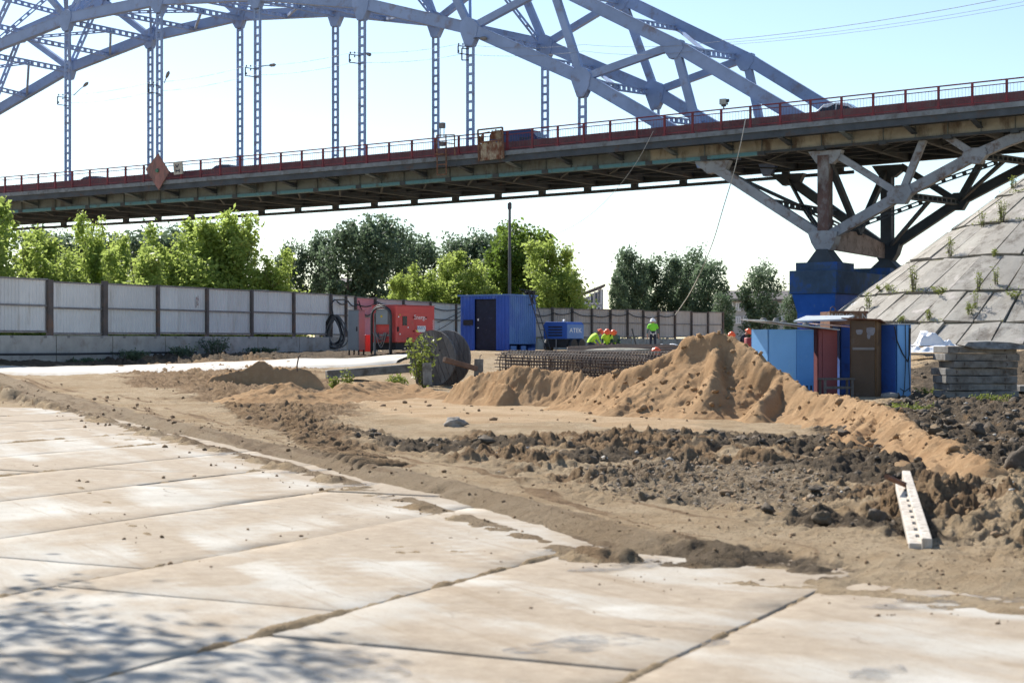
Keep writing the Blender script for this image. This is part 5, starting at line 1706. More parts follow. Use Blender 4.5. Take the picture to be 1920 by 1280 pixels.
for px, py, Y, h, n, sp, lb in (
    (628, 708, 50, .55, 12, .22, "green weed left of its taller neighbour on the soil near the road"),
    (650, 708, 50, .75, 12, .2, "taller green weed between the sand mound and the cable reel"),
    (676, 710, 50.5, .3, 8, .2, "small weed sprout left of the leafy shrub"),
    (745, 716, 56, .45, 26, .55, "spreading low bright weed at the foot of the leafy shrub")):
    p = U(px, py, Y); weed(lb, (p.x, p.y, ground_z(p.x, p.y)), h, n, sp, .10, group="weeds near the cable reel")
for px, Y, h, lb in ((345, 71.5, .6, "dark weeds against the fourth concrete block from the left"), (245, 68.5, .4, "dark weed clump between two concrete fence blocks at left"), (405, 74.5, .9, "tall thin weed against a concrete fence block"), (160, 66, .25, "low dry weeds at the base of the left blocks"), (490, 78, .25, "low dry weeds at the base of the middle blocks")):
    x, y_ = AZP(px, Y); weed(lb, (x, y_, ground_z(x, y_)), h, 34, .9, .10, m_leaf_dark, group="weeds along the fence blocks")
for px, py, lb in ((1860, 757, "sparse grass shoots in front of the slab stack"), (1745, 745, "dark grass tuft at the right corner of the blue hut"), (1700, 775, "small grass sprouts on the mud right of the sand heap")):
    x, y_ = G(px, py); weed(lb, (x, y_, ground_z(x, y_)), .25, 30, .7, .06, group="grass tufts on the mud")
# leafy shrub by the reel
sx, sy = AZP(790, 57.2)
o = weed("leafy light green shrub growing against the wooden cable reel", (sx, sy, ground_z(sx, sy)), 1.85, 13, .55, .17, m_weed, "shrub", "shrub", None, 44)

# ------------------------------------------------------------------ fences
def on_line(px, A, B):
    """point of the plan line A-B seen at photo column px"""
    k = (px - 960) / FPX
    t = (k * A[1] - A[0]) / ((B[0] - A[0]) - k * (B[1] - A[1]))
    return Vector((A[0] + (B[0] - A[0]) * t, A[1] + (B[1] - A[1]) * t, 0))
ZT_, ZM_, ZB_ = 4.13, 3.07, 2.0
def rib_panel(p, q, z0, z1, m, par, seed, depth=0.035, pitch=0.2):
    d = (q - p); L = d.length; d = d / L
    nrm = Vector((d.y, -d.x, 0))
    rr = random.Random(seed)
    n = max(2, int(L / pitch))
    prof = []
    for i in range(n):
        a = i * L / n; w = L / n
        prof += [(a, 0), (a + w * .55, 0), (a + w * .65, depth), (a + w * .9, depth)]
    prof.append((L, 0))
    tl = rr.uniform(-.012, .012)
    mb = MB()
    vs = []
    for a, o_ in prof:
        b = p + d * a + nrm * (o_ - .02)
        vs += [Vector((b.x, b.y, z0 + tl * a)), Vector((b.x, b.y, z1 + tl * a))]
    mb.add(vs, [(2 * i, 2 * i + 2, 2 * i + 3, 2 * i + 1) for i in range(len(prof) - 1)])
    return mb.build("sheet_panel", m, par)
def fence_run(label, pxs, A, B, mats, postm, railm, double=(), cap=True, zsh=0.0, jit=.045):
    pts = [on_line(x, A, B) for x in pxs]
    o = thing("sheet_fence", label, "fence", (pts[0].x, pts[0].y, 1.1))
    for i, p in enumerate(pts):
        d = (pts[min(i + 1, len(pts) - 1)] - pts[max(0, i - 1)]).normalized()
        nrm = Vector((d.y, -d.x, 0))
        w = .30 if pxs[i] in double else .16
        mb = MB(); mb.bar(p + nrm * .09 + Vector((0, 0, 1.15)), p + nrm * .09 + Vector((0, 0, ZT_ + RND.uniform(0, .08))), w, .12, up=nrm); mb.build("post", postm, o)
    for i in range(len(pts) - 1):
        p, q = pts[i], pts[i + 1]
        d = (q - p).normalized(); nrm = Vector((d.y, -d.x, 0))
        mm = mats[i % len(mats)] if isinstance(mats, list) else mats
        c = p.lerp(q, RND.uniform(.4, .55))
        jz = RND.uniform(-jit, jit) + zsh
        rib_panel(p, c, ZB_ + jz, ZT_ + jz, mm, o, i * 2 + 1); rib_panel(c + d * .004, q, ZB_ + jz, ZT_ + jz + RND.uniform(-.01, .01), mm, o, i * 2 + 2)
        for z, h in ((ZM_, .07), (ZT_ - .03, .06), (ZB_ + .05, .08)):
            mb = MB(); mb.bar(p + nrm * .05 + Vector((0, 0, z + jz)), q + nrm * .05 + Vector((0, 0, z + jz)), .05, h); mb.build("rail", railm, o)
    return o, pts
FA, FB = (-19.5, 62.9), (-9.43, 86.0)
run1 = [-260, -130, -16, 90, 193, 293, 385, 469, 548, 618]
f1, p1 = fence_run("grey corrugated sheet fence on concrete blocks along the left of the site", run1, FA, FB, m_fence, m_post, m_post_grey, (90, 193))
# torn poster on a panel
p = on_line(368, FA, FB); d = (Vector((FB[0] - FA[0], FB[1] - FA[1], 0))).normalized(); nr = Vector((d.y, -d.x, 0))
m_tear = mat("torn_red_print", (0.25, 0.10, 0.09), 0.8, 0.3, 8, dirt=(0.5, 0.48, 0.47), dirt_amt=0.7, dirt_scale=9)
mb = MB()
rr = random.Random(3)
for z0, w, h, dx in ((3.55, .16, .55, 0), (3.42, .22, .2, .05), (3.3, .1, .18, -.03), (3.62, .1, .3, .1)):
    pp = [p + nr * .03 + d * (dx + w * math.cos(t) * rr.uniform(.6, 1) * .5) + Vector((0, 0, z0 + h * .5 * math.sin(t) * rr.uniform(.6, 1))) for t in [k * .785 for k in range(8)]]
    mb.prism(pp, nr * .004)
mb.build("torn_poster", m_tear, f1)
FC, FD = (-9.43, 86.0), (-2.6, 112.0)
run2 = [618, 646, 664, 701, 754, 805, 853, 905, 965]
fence_run("pink and mauve sheet fence behind the red generator", run2, FC, FD, [m_fence, m_fence, m_fence_pink, m_fence_pale, m_fence_pale, m_fence, m_fence, m_fence], m_post, m_post_grey)
FE, FF = (1.0, 117.0), (17.65, 138.5)
run3 = [965, 1000, 1034, 1071, 1108, 1143, 1175, 1204.5, 1233, 1264, 1295, 1326, 1354]
f3, p3 = fence_run("pale cream sheet fence closing the far side of the site", run3, FE, FF, m_fence_cream, m_post, m_post_grey)
# blocks under the fence
def block(label, p, q, z0, z1, grp, th=.5):
    d = (q - p); L = d.length; d.normalize(); nr = Vector((d.y, -d.x, 0))
    a, b = p + d * .03 + nr * .12, q - d * .03 + nr * .12
    o = thing("concrete_block", label, "concrete block", ((a.x + b.x) / 2, (a.y + b.y) / 2, z0), grp)
    mb = MB(); mb.bar(a + Vector((0, 0, (z0 + z1) / 2)) - nr * (th / 2 - .12), b + Vector((0, 0, (z0 + z1) / 2)) - nr * (th / 2 - .12), th, z1 - z0)
    mb.build("block", m_concrete, o, bevel=.02)
    for t in (.2, .8):
        c = a.lerp(b, t) + Vector((0, 0, z1 - .045)) + nr * .115
        mb = MB(); mb.bar(c - d * .09, c + d * .09, .02, .1); mb.build("lifting_recess", m_post_grey, o)
    return o
bx = [-250, -120, -10, 97, 203, 302, 391, 476, 554, 628]
nm = ["leftmost concrete fence block, cut by the picture's left edge", "concrete block under the first full bay of the left fence", "concrete block under the left fence, second in from the picture edge", "concrete block under the left fence, third in, with dark weeds", "concrete block under the left fence, fourth in, behind the biggest weeds", "concrete block under the left fence with a thin tall weed before it", "concrete block under the left fence, second left of the hanging hoses", "concrete block right behind the hanging black hoses"]
for i in range(1, len(bx) - 1):
    block(nm[i - 1], on_line(bx[i], FA, FB), on_line(bx[i + 1], FA, FB), ground_z(*on_line(bx[i], FA, FB)[:2]) - .1, 1.93, "concrete blocks under the left fence")
b3 = [1003, 1040, 1077, 1113, 1147, 1179, 1208, 1238, 1269, 1300, 1331, 1357]
n3 = ["behind the ladder of the container", "left of the compressor", "behind the compressor", "behind the bending worker in the lime vest", "behind the two crouching workers", "left of the standing steel rod", "right of the standing steel rod", "behind the standing man in the white helmet", "right of the standing man", "second right of the standing man", "at the far right end of the fence"]
for i in range(len(b3) - 1):
    block("low concrete block under the far fence, " + n3[i], on_line(b3[i], FE, FF), on_line(b3[i + 1], FE, FF), .95, 1.93, "concrete blocks under the far fence")
for i, (a, b) in enumerate(((630, 664), (664, 702))):
    block(["concrete block behind the grey switch cabinet", "concrete block between the grey cabinet and the generator, painted over"][i], on_line(a, FC, FD), on_line(b, FC, FD), 1.0, 1.93, "concrete blocks behind the generator")
# cables on the fence
def cable(label, pts, r, m=None, sag=0, name="cable", steps=8):
    out = []
    for i in range(len(pts) - 1):
        for k in range(steps):
            t = k / steps; p = pts[i].lerp(pts[i + 1], t); p = p.copy(); p.z -= 4 * sag * t * (1 - t); out.append(p)
    out.append(pts[-1])
    mb = MB(); mb.tube(out, r, 6)
    return tag(mb.build(name, m or m_black, None, origin=pts[0]), label, "cable")
dF = (Vector((FB[0] - FA[0], FB[1] - FA[1], 0))).normalized(); nF = Vector((dF.y, -dF.x, 0))
def onF(px, z): return on_line(px, FA, FB) + nF * .17 + Vector((0, 0, z))
cable("black cable drooping along the concrete blocks of the left fence", [onF(-20, 1.35), onF(80, 1.72), onF(150, 1.25), onF(232, 1.22), onF(320, 1.85), onF(385, 1.45), onF(462, 1.6), onF(560, 1.78), onF(600, 1.3)], .035, None, .12)
cable("thick grey pipe lying on the ground before the left fence blocks", [onF(-40, 1.22) + nF * .8, onF(120, 1.2) + nF * .5, onF(240, 1.22) + nF * .45, onF(330, 1.22) + nF * .9], .05)
for i, px in enumerate((80, 320, 462, 562)):
    mb = MB(); mb.bar(onF(px, 1.70), onF(px, 1.94), .16, .08, up=nF)
    tag(mb.build("cable_clamp", m_wire, None, origin=onF(px, 1.8)), "black cable clamp on a fence block, " + ["first from the left", "below the torn poster", "below the bay right of the poster", "nearest the hanging hoses"][i], "clamp", "cable clamps on the fence blocks")
dC = (Vector((FD[0] - FC[0], FD[1] - FC[1], 0))).normalized(); nC = Vector((dC.y, -dC.x, 0))
def onC(px, z): return on_line(px, FC, FD) + nC * .2 + Vector((0, 0, z))
cable("black cable strung along the top of the fence behind the generator", [onC(625, 3.8), onC(646, 3.85), onC(664, 3.7), onC(701, 3.9), onC(754, 3.85), onC(805, 3.8), onC(860, 3.9)], .035, None, .18)
cable("second black cable looping down to the grey cabinet", [onC(666, 3.9), onC(676, 3.2), onC(690, 3.25), onC(703, 3.8)], .035, None, .1)
cable("thin cable sloping from the fence to the container roof", [onC(815, 2.9), onC(868, 3.9)], .025, None, .1)
cable("thinner lower cable between the generator and the container", [onC(815, 2.4), onC(868, 3.7)], .02, None, .08)
dE = (Vector((FF[0] - FE[0], FF[1] - FE[1], 0))).normalized(); nE = Vector((dE.y, -dE.x, 0))
def onE(px, z): return on_line(px, FE, FF) + nE * .2 + Vector((0, 0, z))
cable("black cable hung in shallow loops along the far cream fence", [onE(x, 3.75 + .12 * ((i * 7) % 3 - 1)) for i, x in enumerate(run3[1:10])], .035, None, .16)
# hose coil hanging on the fence end
o = thing("hose_coil", "bundle of black hoses hanging in loops on the fence end", "hose", onF(612, 1.2) + nF * .25)
rr = random.Random(4)
for k in range(8):
    c = onF(612, 0) + nF * rr.uniform(.15, .5) ; a = rr.uniform(.55, .95); top = 3.0 + rr.uniform(-.1, .1); bot = 1.3 + rr.uniform(0, .3)
    pts = []
    for j in range(25):
        t = 2 * math.pi * j / 24
        x = a * math.sin(t) * (.35 + .65 * (0.5 - .5 * math.cos(t)) ** .8); z = (top + bot) / 2 + (top - bot) / 2 * math.cos(t)
        pts.append(c + Vector((x * .9, -.1 * math.sin(t), z)))
    mb = MB(); mb.tube(pts, .035 if k % 3 else .045, 6); mb.build("hose", m_black if k % 2 else mat("grey_hose%d" % k, (0.10, 0.10, 0.10), .6), o, smooth=True)
mb = MB(); mb.tube([onF(612, 3.0) + nF * .25, onF(612, 3.6) + nF * .1, onF(618, 3.85) + nF * .1, onF(640, 3.9) + nF * .1], .035, 6); mb.build("hose", m_black, o)

# ------------------------------------------------------------------ oriented box helper
def obox(mb, P, a, la, b, lb, z0, z1, inset=0.0):
    P = Vector((P.x, P.y, 0)); a = Vector((a[0], a[1], 0)).normalized(); b = Vector((b[0], b[1], 0)).normalized()
    q = [P + a * inset + b * inset, P + a * (la - inset) + b * inset, P + a * (la - inset) + b * (lb - inset), P + a * inset + b * (lb - inset)]
    mb.add([v + Vector((0, 0, z0)) for v in q] + [v + Vector((0, 0, z1)) for v in q], [(0, 1, 2, 3), (7, 6, 5, 4), (0, 4, 5, 1), (1, 5, 6, 2), (2, 6, 7, 3), (3, 7, 4, 0)])
def face_plate(mb, P, ax, x0, x1, z0, z1, out, t=.02, gap=.0):
    """thin plate standing off the face through P along ax; out is the outward normal"""
    ax = Vector((ax[0], ax[1], 0)).normalized(); out = Vector((out[0], out[1], 0)).normalized(); P = Vector((P.x, P.y, 0))
    a = P + ax * x0 + out * gap; b = P + ax * x1 + out * gap
    q = [a + Vector((0, 0, z0)), b + Vector((0, 0, z0)), b + Vector((0, 0, z1)), a + Vector((0, 0, z1))]
    mb.prism(q, out * t)
def text_on(par, s, P, ax, out, size, m, thick=.004, squash=1.0, vertical=False):
    cu = bpy.data.curves.new("lettering", 'FONT'); cu.body = s; cu.size = size; cu.extrude = thick / 2; cu.align_x = 'CENTER'; cu.align_y = 'CENTER'; cu.resolution_u = 2
    tmp = bpy.data.objects.new("lettering", cu); COL.objects.link(tmp)
    dg = bpy.context.evaluated_depsgraph_get(); me = bpy.data.meshes.new_from_object(tmp.evaluated_get(dg))
    bpy.data.objects.remove(tmp)
    ax = Vector(ax).normalized(); out = Vector(out).normalized(); up = out.cross(ax)
    if up.z < 0 and not vertical: up = -up
    M_ = Matrix((ax * squash, up, out)).transposed().to_4x4(); M_.translation = Vector(P) - Vector(par['_o'])
    me.transform(M_); me.materials.clear()
    return link("lettering", me, m, par)
RA, LB = (.55, .835), (-.835, .55)      # right-going and left-going wall directions seen corner-on
oR, oL = Vector((.835, -.55, 0)), Vector((-.55, -.835, 0))   # outward normals of the right and left faces

# ------------------------------------------------------------------ generator
m_red = mat("generator_red", (0.62, 0.085, 0.075), 0.45, 0.08, 1.0, dirt=(0.45, 0.12, 0.09), dirt_amt=0.25, bump=0.02)
m_dkred = mat("seam_dark_red", (0.22, 0.02, 0.02), 0.6, 0.1, 3, bump=0)
P = U(743, 640, 71.0); gz_ = 1.33
o = thing("generator", "red soundproofed diesel generator with a grey control box on its end", "generator", (P.x, P.y, gz_))
mb = MB(); obox(mb, P, RA, 2.8, LB, 1.34, gz_ + .32, gz_ + 1.92); mb.build("canopy", m_red, o, bevel=.04)
mb = MB(); obox(mb, P, RA, 2.8, LB, 1.34, gz_, gz_ + .315, .08); mb.build("base_frame", m_black, o)
mb = MB(); obox(mb, P, RA, 2.82, LB, 1.36, gz_ + 1.922, gz_ + 1.95, -.01); mb.build("roof_plate", mat("pale_red_roof", (0.50, 0.10, 0.08), .4, .1, 2, bump=0), o)
Pr = P
for x0, x1, z0, z1 in ((.18, 1.3, .62, 1.62), (1.34, 2.2, .62, 1.62)):
    mb = MB(); face_plate(mb, Pr, RA, x0, x1, gz_ + z0, gz_ + z1, oR, .015); dd = mb.build("door", m_red, o, bevel=.01)
    for z in (z0 + .2, z1 - .2):
        mb = MB(); face_plate(mb, Pr, RA, x1 - .13, x1 - .03, gz_ + z - .04, gz_ + z + .04, oR, .03, .016); mb.build("hinge", m_dkred, dd)
mb = MB(); face_plate(mb, Pr, RA, .42, .72, gz_ + 1.06, gz_ + 1.46, oR, .02, .016); mb.build("panel_window", m_glass, o)
mb = MB(); face_plate(mb, Pr, RA, .06, .15, gz_ + .8, gz_ + 1.0, oR, .03); mb.build("handle", m_black, o)
mb = MB(); mb.lathe([(.13, 0), (.13, .05), (.08, .06)], Vector((P.x, P.y, gz_ + .42)) + Vector((.55, .835, 0)) * .85 , 12, oR); mb.build("cable_gland", m_black, o)
mb = MB(); face_plate(mb, Pr, RA, 1.5, 2.1, gz_ + .78, gz_ + 1.05, oR, .006, .017); sg = mb.build("notice", m_print, o); sg['_o'] = o['_o']
aR = Vector((.55, .835, 0)).normalized()
V0 = Vector((P.x, P.y, 0))
text_on(o, "Energo", V0 + aR * 1.72 + oR * .02 + Vector((0, 0, gz_ + 1.42)), aR, oR, .27, m_print, squash=1.25)
text_on(o, "МИПС", V0 + aR * 1.8 + oR * .026 + Vector((0, 0, gz_ + .94)), aR, oR, .19, m_blueprint, squash=1.2)
text_on(o, "ooooo", V0 + aR * 2.68 + oR * .006 + Vector((0, 0, gz_ + 1.05)), Vector((0, 0, 1)), oR, .2, m_print, vertical=True)
for x, z in ((.1, 1.4), (.2, 1.48), (.78, .95), (.2, .66)):
    mb = MB(); face_plate(mb, Pr, RA, x, x + .08, gz_ + z, gz_ + z + .06, oR, .004, .017); mb.build("sticker", m_print if z < 1.45 else mat("yellow_print", (.6, .4, .05), .6, bump=0), o)
# control box and hoses on the left face
aL = Vector((LB[0], LB[1], 0)).normalized()
mb = MB(); face_plate(mb, P, LB, .3, .95, gz_ + 1.1, gz_ + 1.78, oL, .22); cb_ = mb.build("control_box", mat("control_grey", (0.22, 0.24, 0.25), .5, .1, 2), o, bevel=.02)
mb = MB(); face_plate(mb, P, LB, .58, .68, gz_ + 1.4, gz_ + 1.5, oL, .006, .221); mb.build("warning_sticker", mat("warning_yellow", (.55, .40, .04), .6, bump=0), cb_)
mb = MB(); face_plate(mb, P, LB, .15, .22, gz_ - .2, gz_ + 1.6, oL, .07, .15); face_plate(mb, P, LB, .98, 1.05, gz_ - .2, gz_ + 1.6, oL, .07, .15)
face_plate(mb, P, LB, .15, 1.05, gz_ + .6, gz_ + .68, oL, .05, .2); mb.build("hose_stand", m_post_grey, o)
rr = random.Random(8)
for k in range(7):
    x0, x1 = .12 - rr.uniform(0, .06), 1.08 + rr.uniform(0, .08); zt = 1.9 + rr.uniform(-.06, .04)
    base = V0 + oL * (.24 + rr.uniform(-.03, .08)) + Vector((0, 0, gz_))
    pts = [base + aL * x0 + Vector((0, 0, -.2 + rr.uniform(0, .2)))]
    for j in range(9):
        t = math.pi * j / 8; pts.append(base + aL * ((x0 + x1) / 2 - (x1 - x0) / 2 * math.cos(t)) + Vector((0, 0, zt - .4 + .4 * math.sin(t))))
    pts.append(base + aL * x1 + Vector((0, 0, -.2 + rr.uniform(0, .3))))
    mb = MB(); mb.tube(pts, .03, 5); mb.build("hose", m_black if k % 2 else m_wire, o, smooth=True)
for k in range(8):
    base = V0 + oL * (.26 + rr.uniform(-.03, .1)) + Vector((0, 0, gz_))
    x0, x1, d_ = rr.uniform(.2, .5), rr.uniform(.7, 1.1), rr.uniform(.2, .7)
    pts = [base + aL * (x0 + (x1 - x0) * j / 8) + Vector((0, 0, rr.uniform(.5, .9) * 0 + .75 - d_ * math.sin(math.pi * j / 8))) for j in range(9)]
    mb = MB(); mb.tube(pts, .018, 5); mb.build("lead", m_wire if k % 2 else m_post_grey, o)
# grey switch cabinet, red box
P = U(673, 640, 72.5)
o = thing("switch_cabinet", "tall grey steel switch cabinet standing left of the red generator", "cabinet", (P.x, P.y, 1.2))
m_cab = mat("cabinet_grey", (0.20, 0.225, 0.245), .5, .1, 1, bump=.02)
mb = MB(); obox(mb, P, RA, .42, LB, .62, 1.32, 3.06); mb.build("housing", m_cab, o, bevel=.01)
mb = MB(); obox(mb, P, RA, .46, LB, .66, 3.062, 3.09, -.02); mb.build("roof", m_post_grey, o)
mb = MB(); face_plate(mb, P, LB, .03, .59, 1.4, 2.98, oL, .015); dr = mb.build("door", m_cab, o)
mb = MB(); face_plate(mb, P, LB, .08, .12, 2.15, 2.35, oL, .03, .016); mb.build("handle", m_black, dr)
for a, b in ((.02, .02), (.36, .02), (.02, .56), (.36, .56)):
    mb = MB(); q = Vector((P.x, P.y, 0)) + aR * (a + .02) + aL * (b + .02); mb.bar(q + Vector((0, 0, 1.1)), q + Vector((0, 0, 1.32)), .05, .05, up=aR); mb.build("leg", m_black, o)
P = U(686, 640, 73.3)
o = thing("distribution_box", "small red box with white label strips beside the grey cabinet", "box", (P.x, P.y, 1.2))
mb = MB(); obox(mb, P, RA, .35, LB, .45, 1.25, 2.0); mb.build("housing", m_red, o, bevel=.02)
for k in range(4):
    mb = MB(); face_plate(mb, P, LB, .06, .40, 1.42 + k * .13, 1.49 + k * .13, oL, .01); mb.build("label_strip", m_print, o)

# ------------------------------------------------------------------ blue container
m_blue = mat("container_blue", (0.035, 0.10, 0.42), .5, .12, .8, dirt=(0.12, 0.19, 0.42), dirt_amt=.35, dirt_scale=1.5, stretch=(1, 1, .4), bump=.03)
m_bluepale = mat("skylit_container_blue", (0.10, 0.20, 0.44), .6, .15, .8, dirt=(0.06, 0.12, 0.40), dirt_amt=.5, dirt_scale=.8, stretch=(1, 1, .4), bump=.03)  # paler copy of the blue, open-sky brightening put into the colour
m_doordark = mat("dark_door_paint", (0.012, 0.016, 0.035), .6, .3, 4, dirt=(0.20, 0.20, 0.22), dirt_amt=.12, dirt_scale=9)
P = U(955, 640, 75.0); zc = 1.30; HT = 2.48
o = thing("site_container", "blue corrugated steel container with a dark open doorway", "container", (P.x, P.y, zc))
V0 = Vector((P.x, P.y, 0))
def ribwall(P0, d, L, z0, z1, out, m, name, par=o, pitch=.16, depth=.03, x0=0):
    d = Vector((d[0], d[1], 0)).normalized(); out = out.normalized(); mb = MB(); vs = []; n = max(1, int(L / pitch)); prof = []
    for i in range(n):
        w = L / n; a = i * w; prof += [(a, 0), (a + w * .4, 0), (a + w * .5, depth), (a + w * .9, depth)]
    prof.append((L, 0))
    for a, q in prof:
        b = P0 + d * (x0 + a) + out * q; vs += [b + Vector((0, 0, z0)), b + Vector((0, 0, z1))]
    k = len(vs); vs += [v - out * .04 for v in vs]
    fs = [(2 * i, 2 * i + 2, 2 * i + 3, 2 * i + 1) for i in range(len(prof) - 1)]
    mb.add(vs, fs + [tuple(j + k for j in f)[::-1] for f in fs])
    return mb.build(name, m, par)
LL, RR = 2.7, 2.2
ribwall(V0, LB, .72, zc + .0, zc + HT, oL, m_blue, "front_wall")
ribwall(V0, LB, .78, zc + .0, zc + HT, oL, m_blue, "front_wall", x0=1.92)
ribwall(V0, LB, 1.2, zc + 2.34, zc + HT, oL, m_blue, "front_wall", x0=.72)
ribwall(V0, RA, RR, zc + .28, zc + HT, oR, m_bluepale, "side_wall")
ribwall(V0 + aR * RR, LB, LL, zc, zc + HT, -oL, m_blue, "back_wall")
ribwall(V0 + aL * LL, RA, RR, zc, zc + HT, -oR, m_blue, "side_wall")
mb = MB(); obox(mb, P, RA, RR + .1, LB, LL + .1, zc + HT, zc + HT + .07, -.05); mb.build("roof", m_bluepale, o)
mb = MB(); obox(mb, P, RA, RR, LB, LL, zc - .2, zc + .02, .05); mb.build("floor", m_black, o)
mb = MB(); face_plate(mb, P, LB, .74, 1.9, zc + .02, zc + 2.33, oL, .03, -.12); dr = mb.build("door", m_doordark, o)
for z in (1.0, 1.35, 1.4):
    mb = MB(); face_plate(mb, P, LB, 1.74, 1.80, zc + z, zc + z + .05, oL, .02, -.088); mb.build("bolt_mark", m_print, dr)
mb = MB(); face_plate(mb, P, LB, 1.98, 2.5, zc + 1.15, zc + 1.4, oL, .05, .03); mb.build("vent", m_black, o)
for x0, x1, z in ((.05, .5, .2), (.9, 1.3, .2), (1.5, 2.1, .1)):
    mb = MB(); face_plate(mb, P, RA, x0, x1, zc - .05, zc + z, oR, .03, .03); mb.build("patch_plate", m_bluepale, o)
# ladder and pole
def Rw(x, z, outd): return V0 + aR * x + oR * outd + Vector((0, 0, z))
o = thing("ladder", "thin steel ladder leaning on the right wall of the blue container", "ladder", Rw(1.9, zc - .1, .9))
for x in (1.55, 1.95):
    mb = MB(); mb.tube([Rw(x + .15, zc - .15, .95), Rw(x - .1, zc + 2.7, .08)], .022, 6); mb.build("rail", m_wire, o)
for k in range(9):
    t = (k + .6) / 9.5
    mb = MB(); mb.tube([Rw(1.70 - .25 * t, zc - .15 + 2.85 * t, .95 - .87 * t), Rw(2.10 - .25 * t, zc - .15 + 2.85 * t, .95 - .87 * t)], .015, 5); mb.build("rung", m_wire, o)
o = thing("cable_heap", "tangle of dark cables lying on the container roof edge", "cable", Rw(1.5, zc + HT + .1, -.2))
for k in range(9):
    pts = [Rw(1.2 + .9 * rr.random(), zc + HT + .1 + .25 * abs(math.sin(j)) * rr.random() - (.5 if j > 6 and k % 3 == 0 else 0), -.3 + .5 * rr.random() if j < 6 else .06) for j in range(9)]
    mb = MB(); mb.tube(pts, .02, 5); mb.build("cable_loop", m_black, o)
pp = U(955.5, 553, 79.0)
o = thing("pole", "tall thin weathered pole rising behind the blue container", "pole", (pp.x, pp.y, 1.2))
mb = MB(); mb.tube([(pp.x, pp.y, 1.0), U(955.5, 385, 79.0)], [.09, .065], 9); mb.build("shaft", m_wood, o, smooth=True)
mb = MB(); tpp = U(955.5, 383, 79.0); mb.lathe([(.07, -.25), (.1, -.2), (.1, .05), (.05, .1)], tpp, 9); mb.build("cap", m_wire, o)
# ------------------------------------------------------------------ compressor
m_cblue = mat("compressor_blue", (0.035, 0.11, 0.42), .45, .1, 2, bump=.02)
m_cblue2 = mat("compressor_side_blue", (0.10, 0.22, 0.50), .45, .1, 2, bump=.02)
P = U(1063, 640, 76.0); V0 = Vector((P.x, P.y, 0)); z0 = 1.2
o = thing("compressor", "blue towed air compressor with louvres and black wheels", "compressor", (P.x, P.y, z0))
mb = MB(); q = [V0 + Vector((0, 0, z0 + .62)), V0 + Vector((0, 0, z0 + 1.30)), V0 + aL * .1 + Vector((0, 0, z0 + 1.4)), V0 + aL * 1.15 + Vector((0, 0, z0 + 1.42)), V0 + aL * 1.28 + Vector((0, 0, z0 + 1.28)), V0 + aL * 1.28 + Vector((0, 0, z0 + .62))]
mb.prism(q, aR * 1.5); mb.build("canopy", m_cblue, o, bevel=.02)
mb = MB(); face_plate(mb, P, RA, .02, 1.48, z0 + .64, z0 + 1.28, oR, .012); mb.build("side_panel", m_cblue2, o)
text_on(o, "ATEK", V0 + aR * .75 + oR * .016 + Vector((0, 0, z0 + 1.0)), aR, oR, .30, m_print, squash=1.5)
for k in range(4):
    mb = MB(); face_plate(mb, P, LB, .25, 1.0, z0 + .75 + k * .13, z0 + .81 + k * .13, oL, .025); mb.build("louvre", m_black, o)
mb = MB(); obox(mb, P, RA, 1.45, LB, 1.2, z0 + .22, z0 + .615, .04); mb.build("chassis", m_black, o)
for xx, yy_ in ((.45, .08), (.45, 1.15), (1.15, .08)):
    cpt = V0 + aR * xx + aL * yy_ + Vector((0, 0, z0 + .3)) + oR * (.12 if yy_ < .5 else -.12)
    mb = MB(); mb.lathe([(.16, -.09), (.31, -.09), (.33, -.05), (.33, .05), (.31, .09), (.16, .09)], cpt, 16, oR); wh = mb.build("wheel", m_black, o)
    mb = MB(); mb.lathe([(.04, -.06), (.15, -.08), (.15, .08), (.04, .06)], cpt, 12, oR); mb.build("rim", m_post_grey, wh)
mb = MB(); mb.tube([V0 + aL * .55 + oL * .05 + Vector((0, 0, z0 + .6)), V0 + aL * .5 + oL * .15 + Vector((0, 0, z0 - .05))], .03, 6); mb.build("prop_leg", m_post_grey, o)
mb = MB(); mb.tube([V0 + aL * .5 + aR * .5 + Vector((0, 0, z0 + 1.42)), V0 + aL * .5 + aR * .6 + Vector((0, 0, z0 + 1.5)), V0 + aL * .75 + aR * .9 + Vector((0, 0, z0 + 1.5)), V0 + aL * .8 + aR * .95 + Vector((0, 0, z0 + 1.4))], .03, 6); mb.build("lifting_bar", m_print, o)

# ------------------------------------------------------------------ cable reel
def clip_strip(x0, x1, R, n=7):
    x0, x1 = max(x0, -R * .999), min(x1, R * .999)
    xs = [x0 + (x1 - x0) * i / n for i in range(n + 1)]
    return [(x, math.sqrt(R * R - x * x)) for x in xs] + [(x, -math.sqrt(R * R - x * x)) for x in xs[::-1]]
RC = U(826, 671, 60.0)
ax_r = Vector((-.55, -.835, 0)).normalized()       # towards the viewer's left
RR_ = 1.02
o = thing("cable_reel", "large grey wooden cable reel standing on its rims among the sand", "cable reel", (RC.x, RC.y, RC.z - RR_))
sx_ = Vector((-ax_r.y, ax_r.x, 0)); tilt = math.radians(24)
e1 = (sx_ * math.cos(tilt) + Vector((0, 0, 1)) * math.sin(tilt)); e2 = ax_r.cross(e1)
if e2.z < 0: e2 = -e2
rr = random.Random(14)
m_wood_dark = mat("shaded_plank_wood", (0.17, 0.155, 0.15), .85, .35, 1.0, dirt=(0.07, 0.06, 0.055), dirt_amt=.5, dirt_scale=2.0, stretch=(8, 8, .6), bump=.3, objvar=.5)
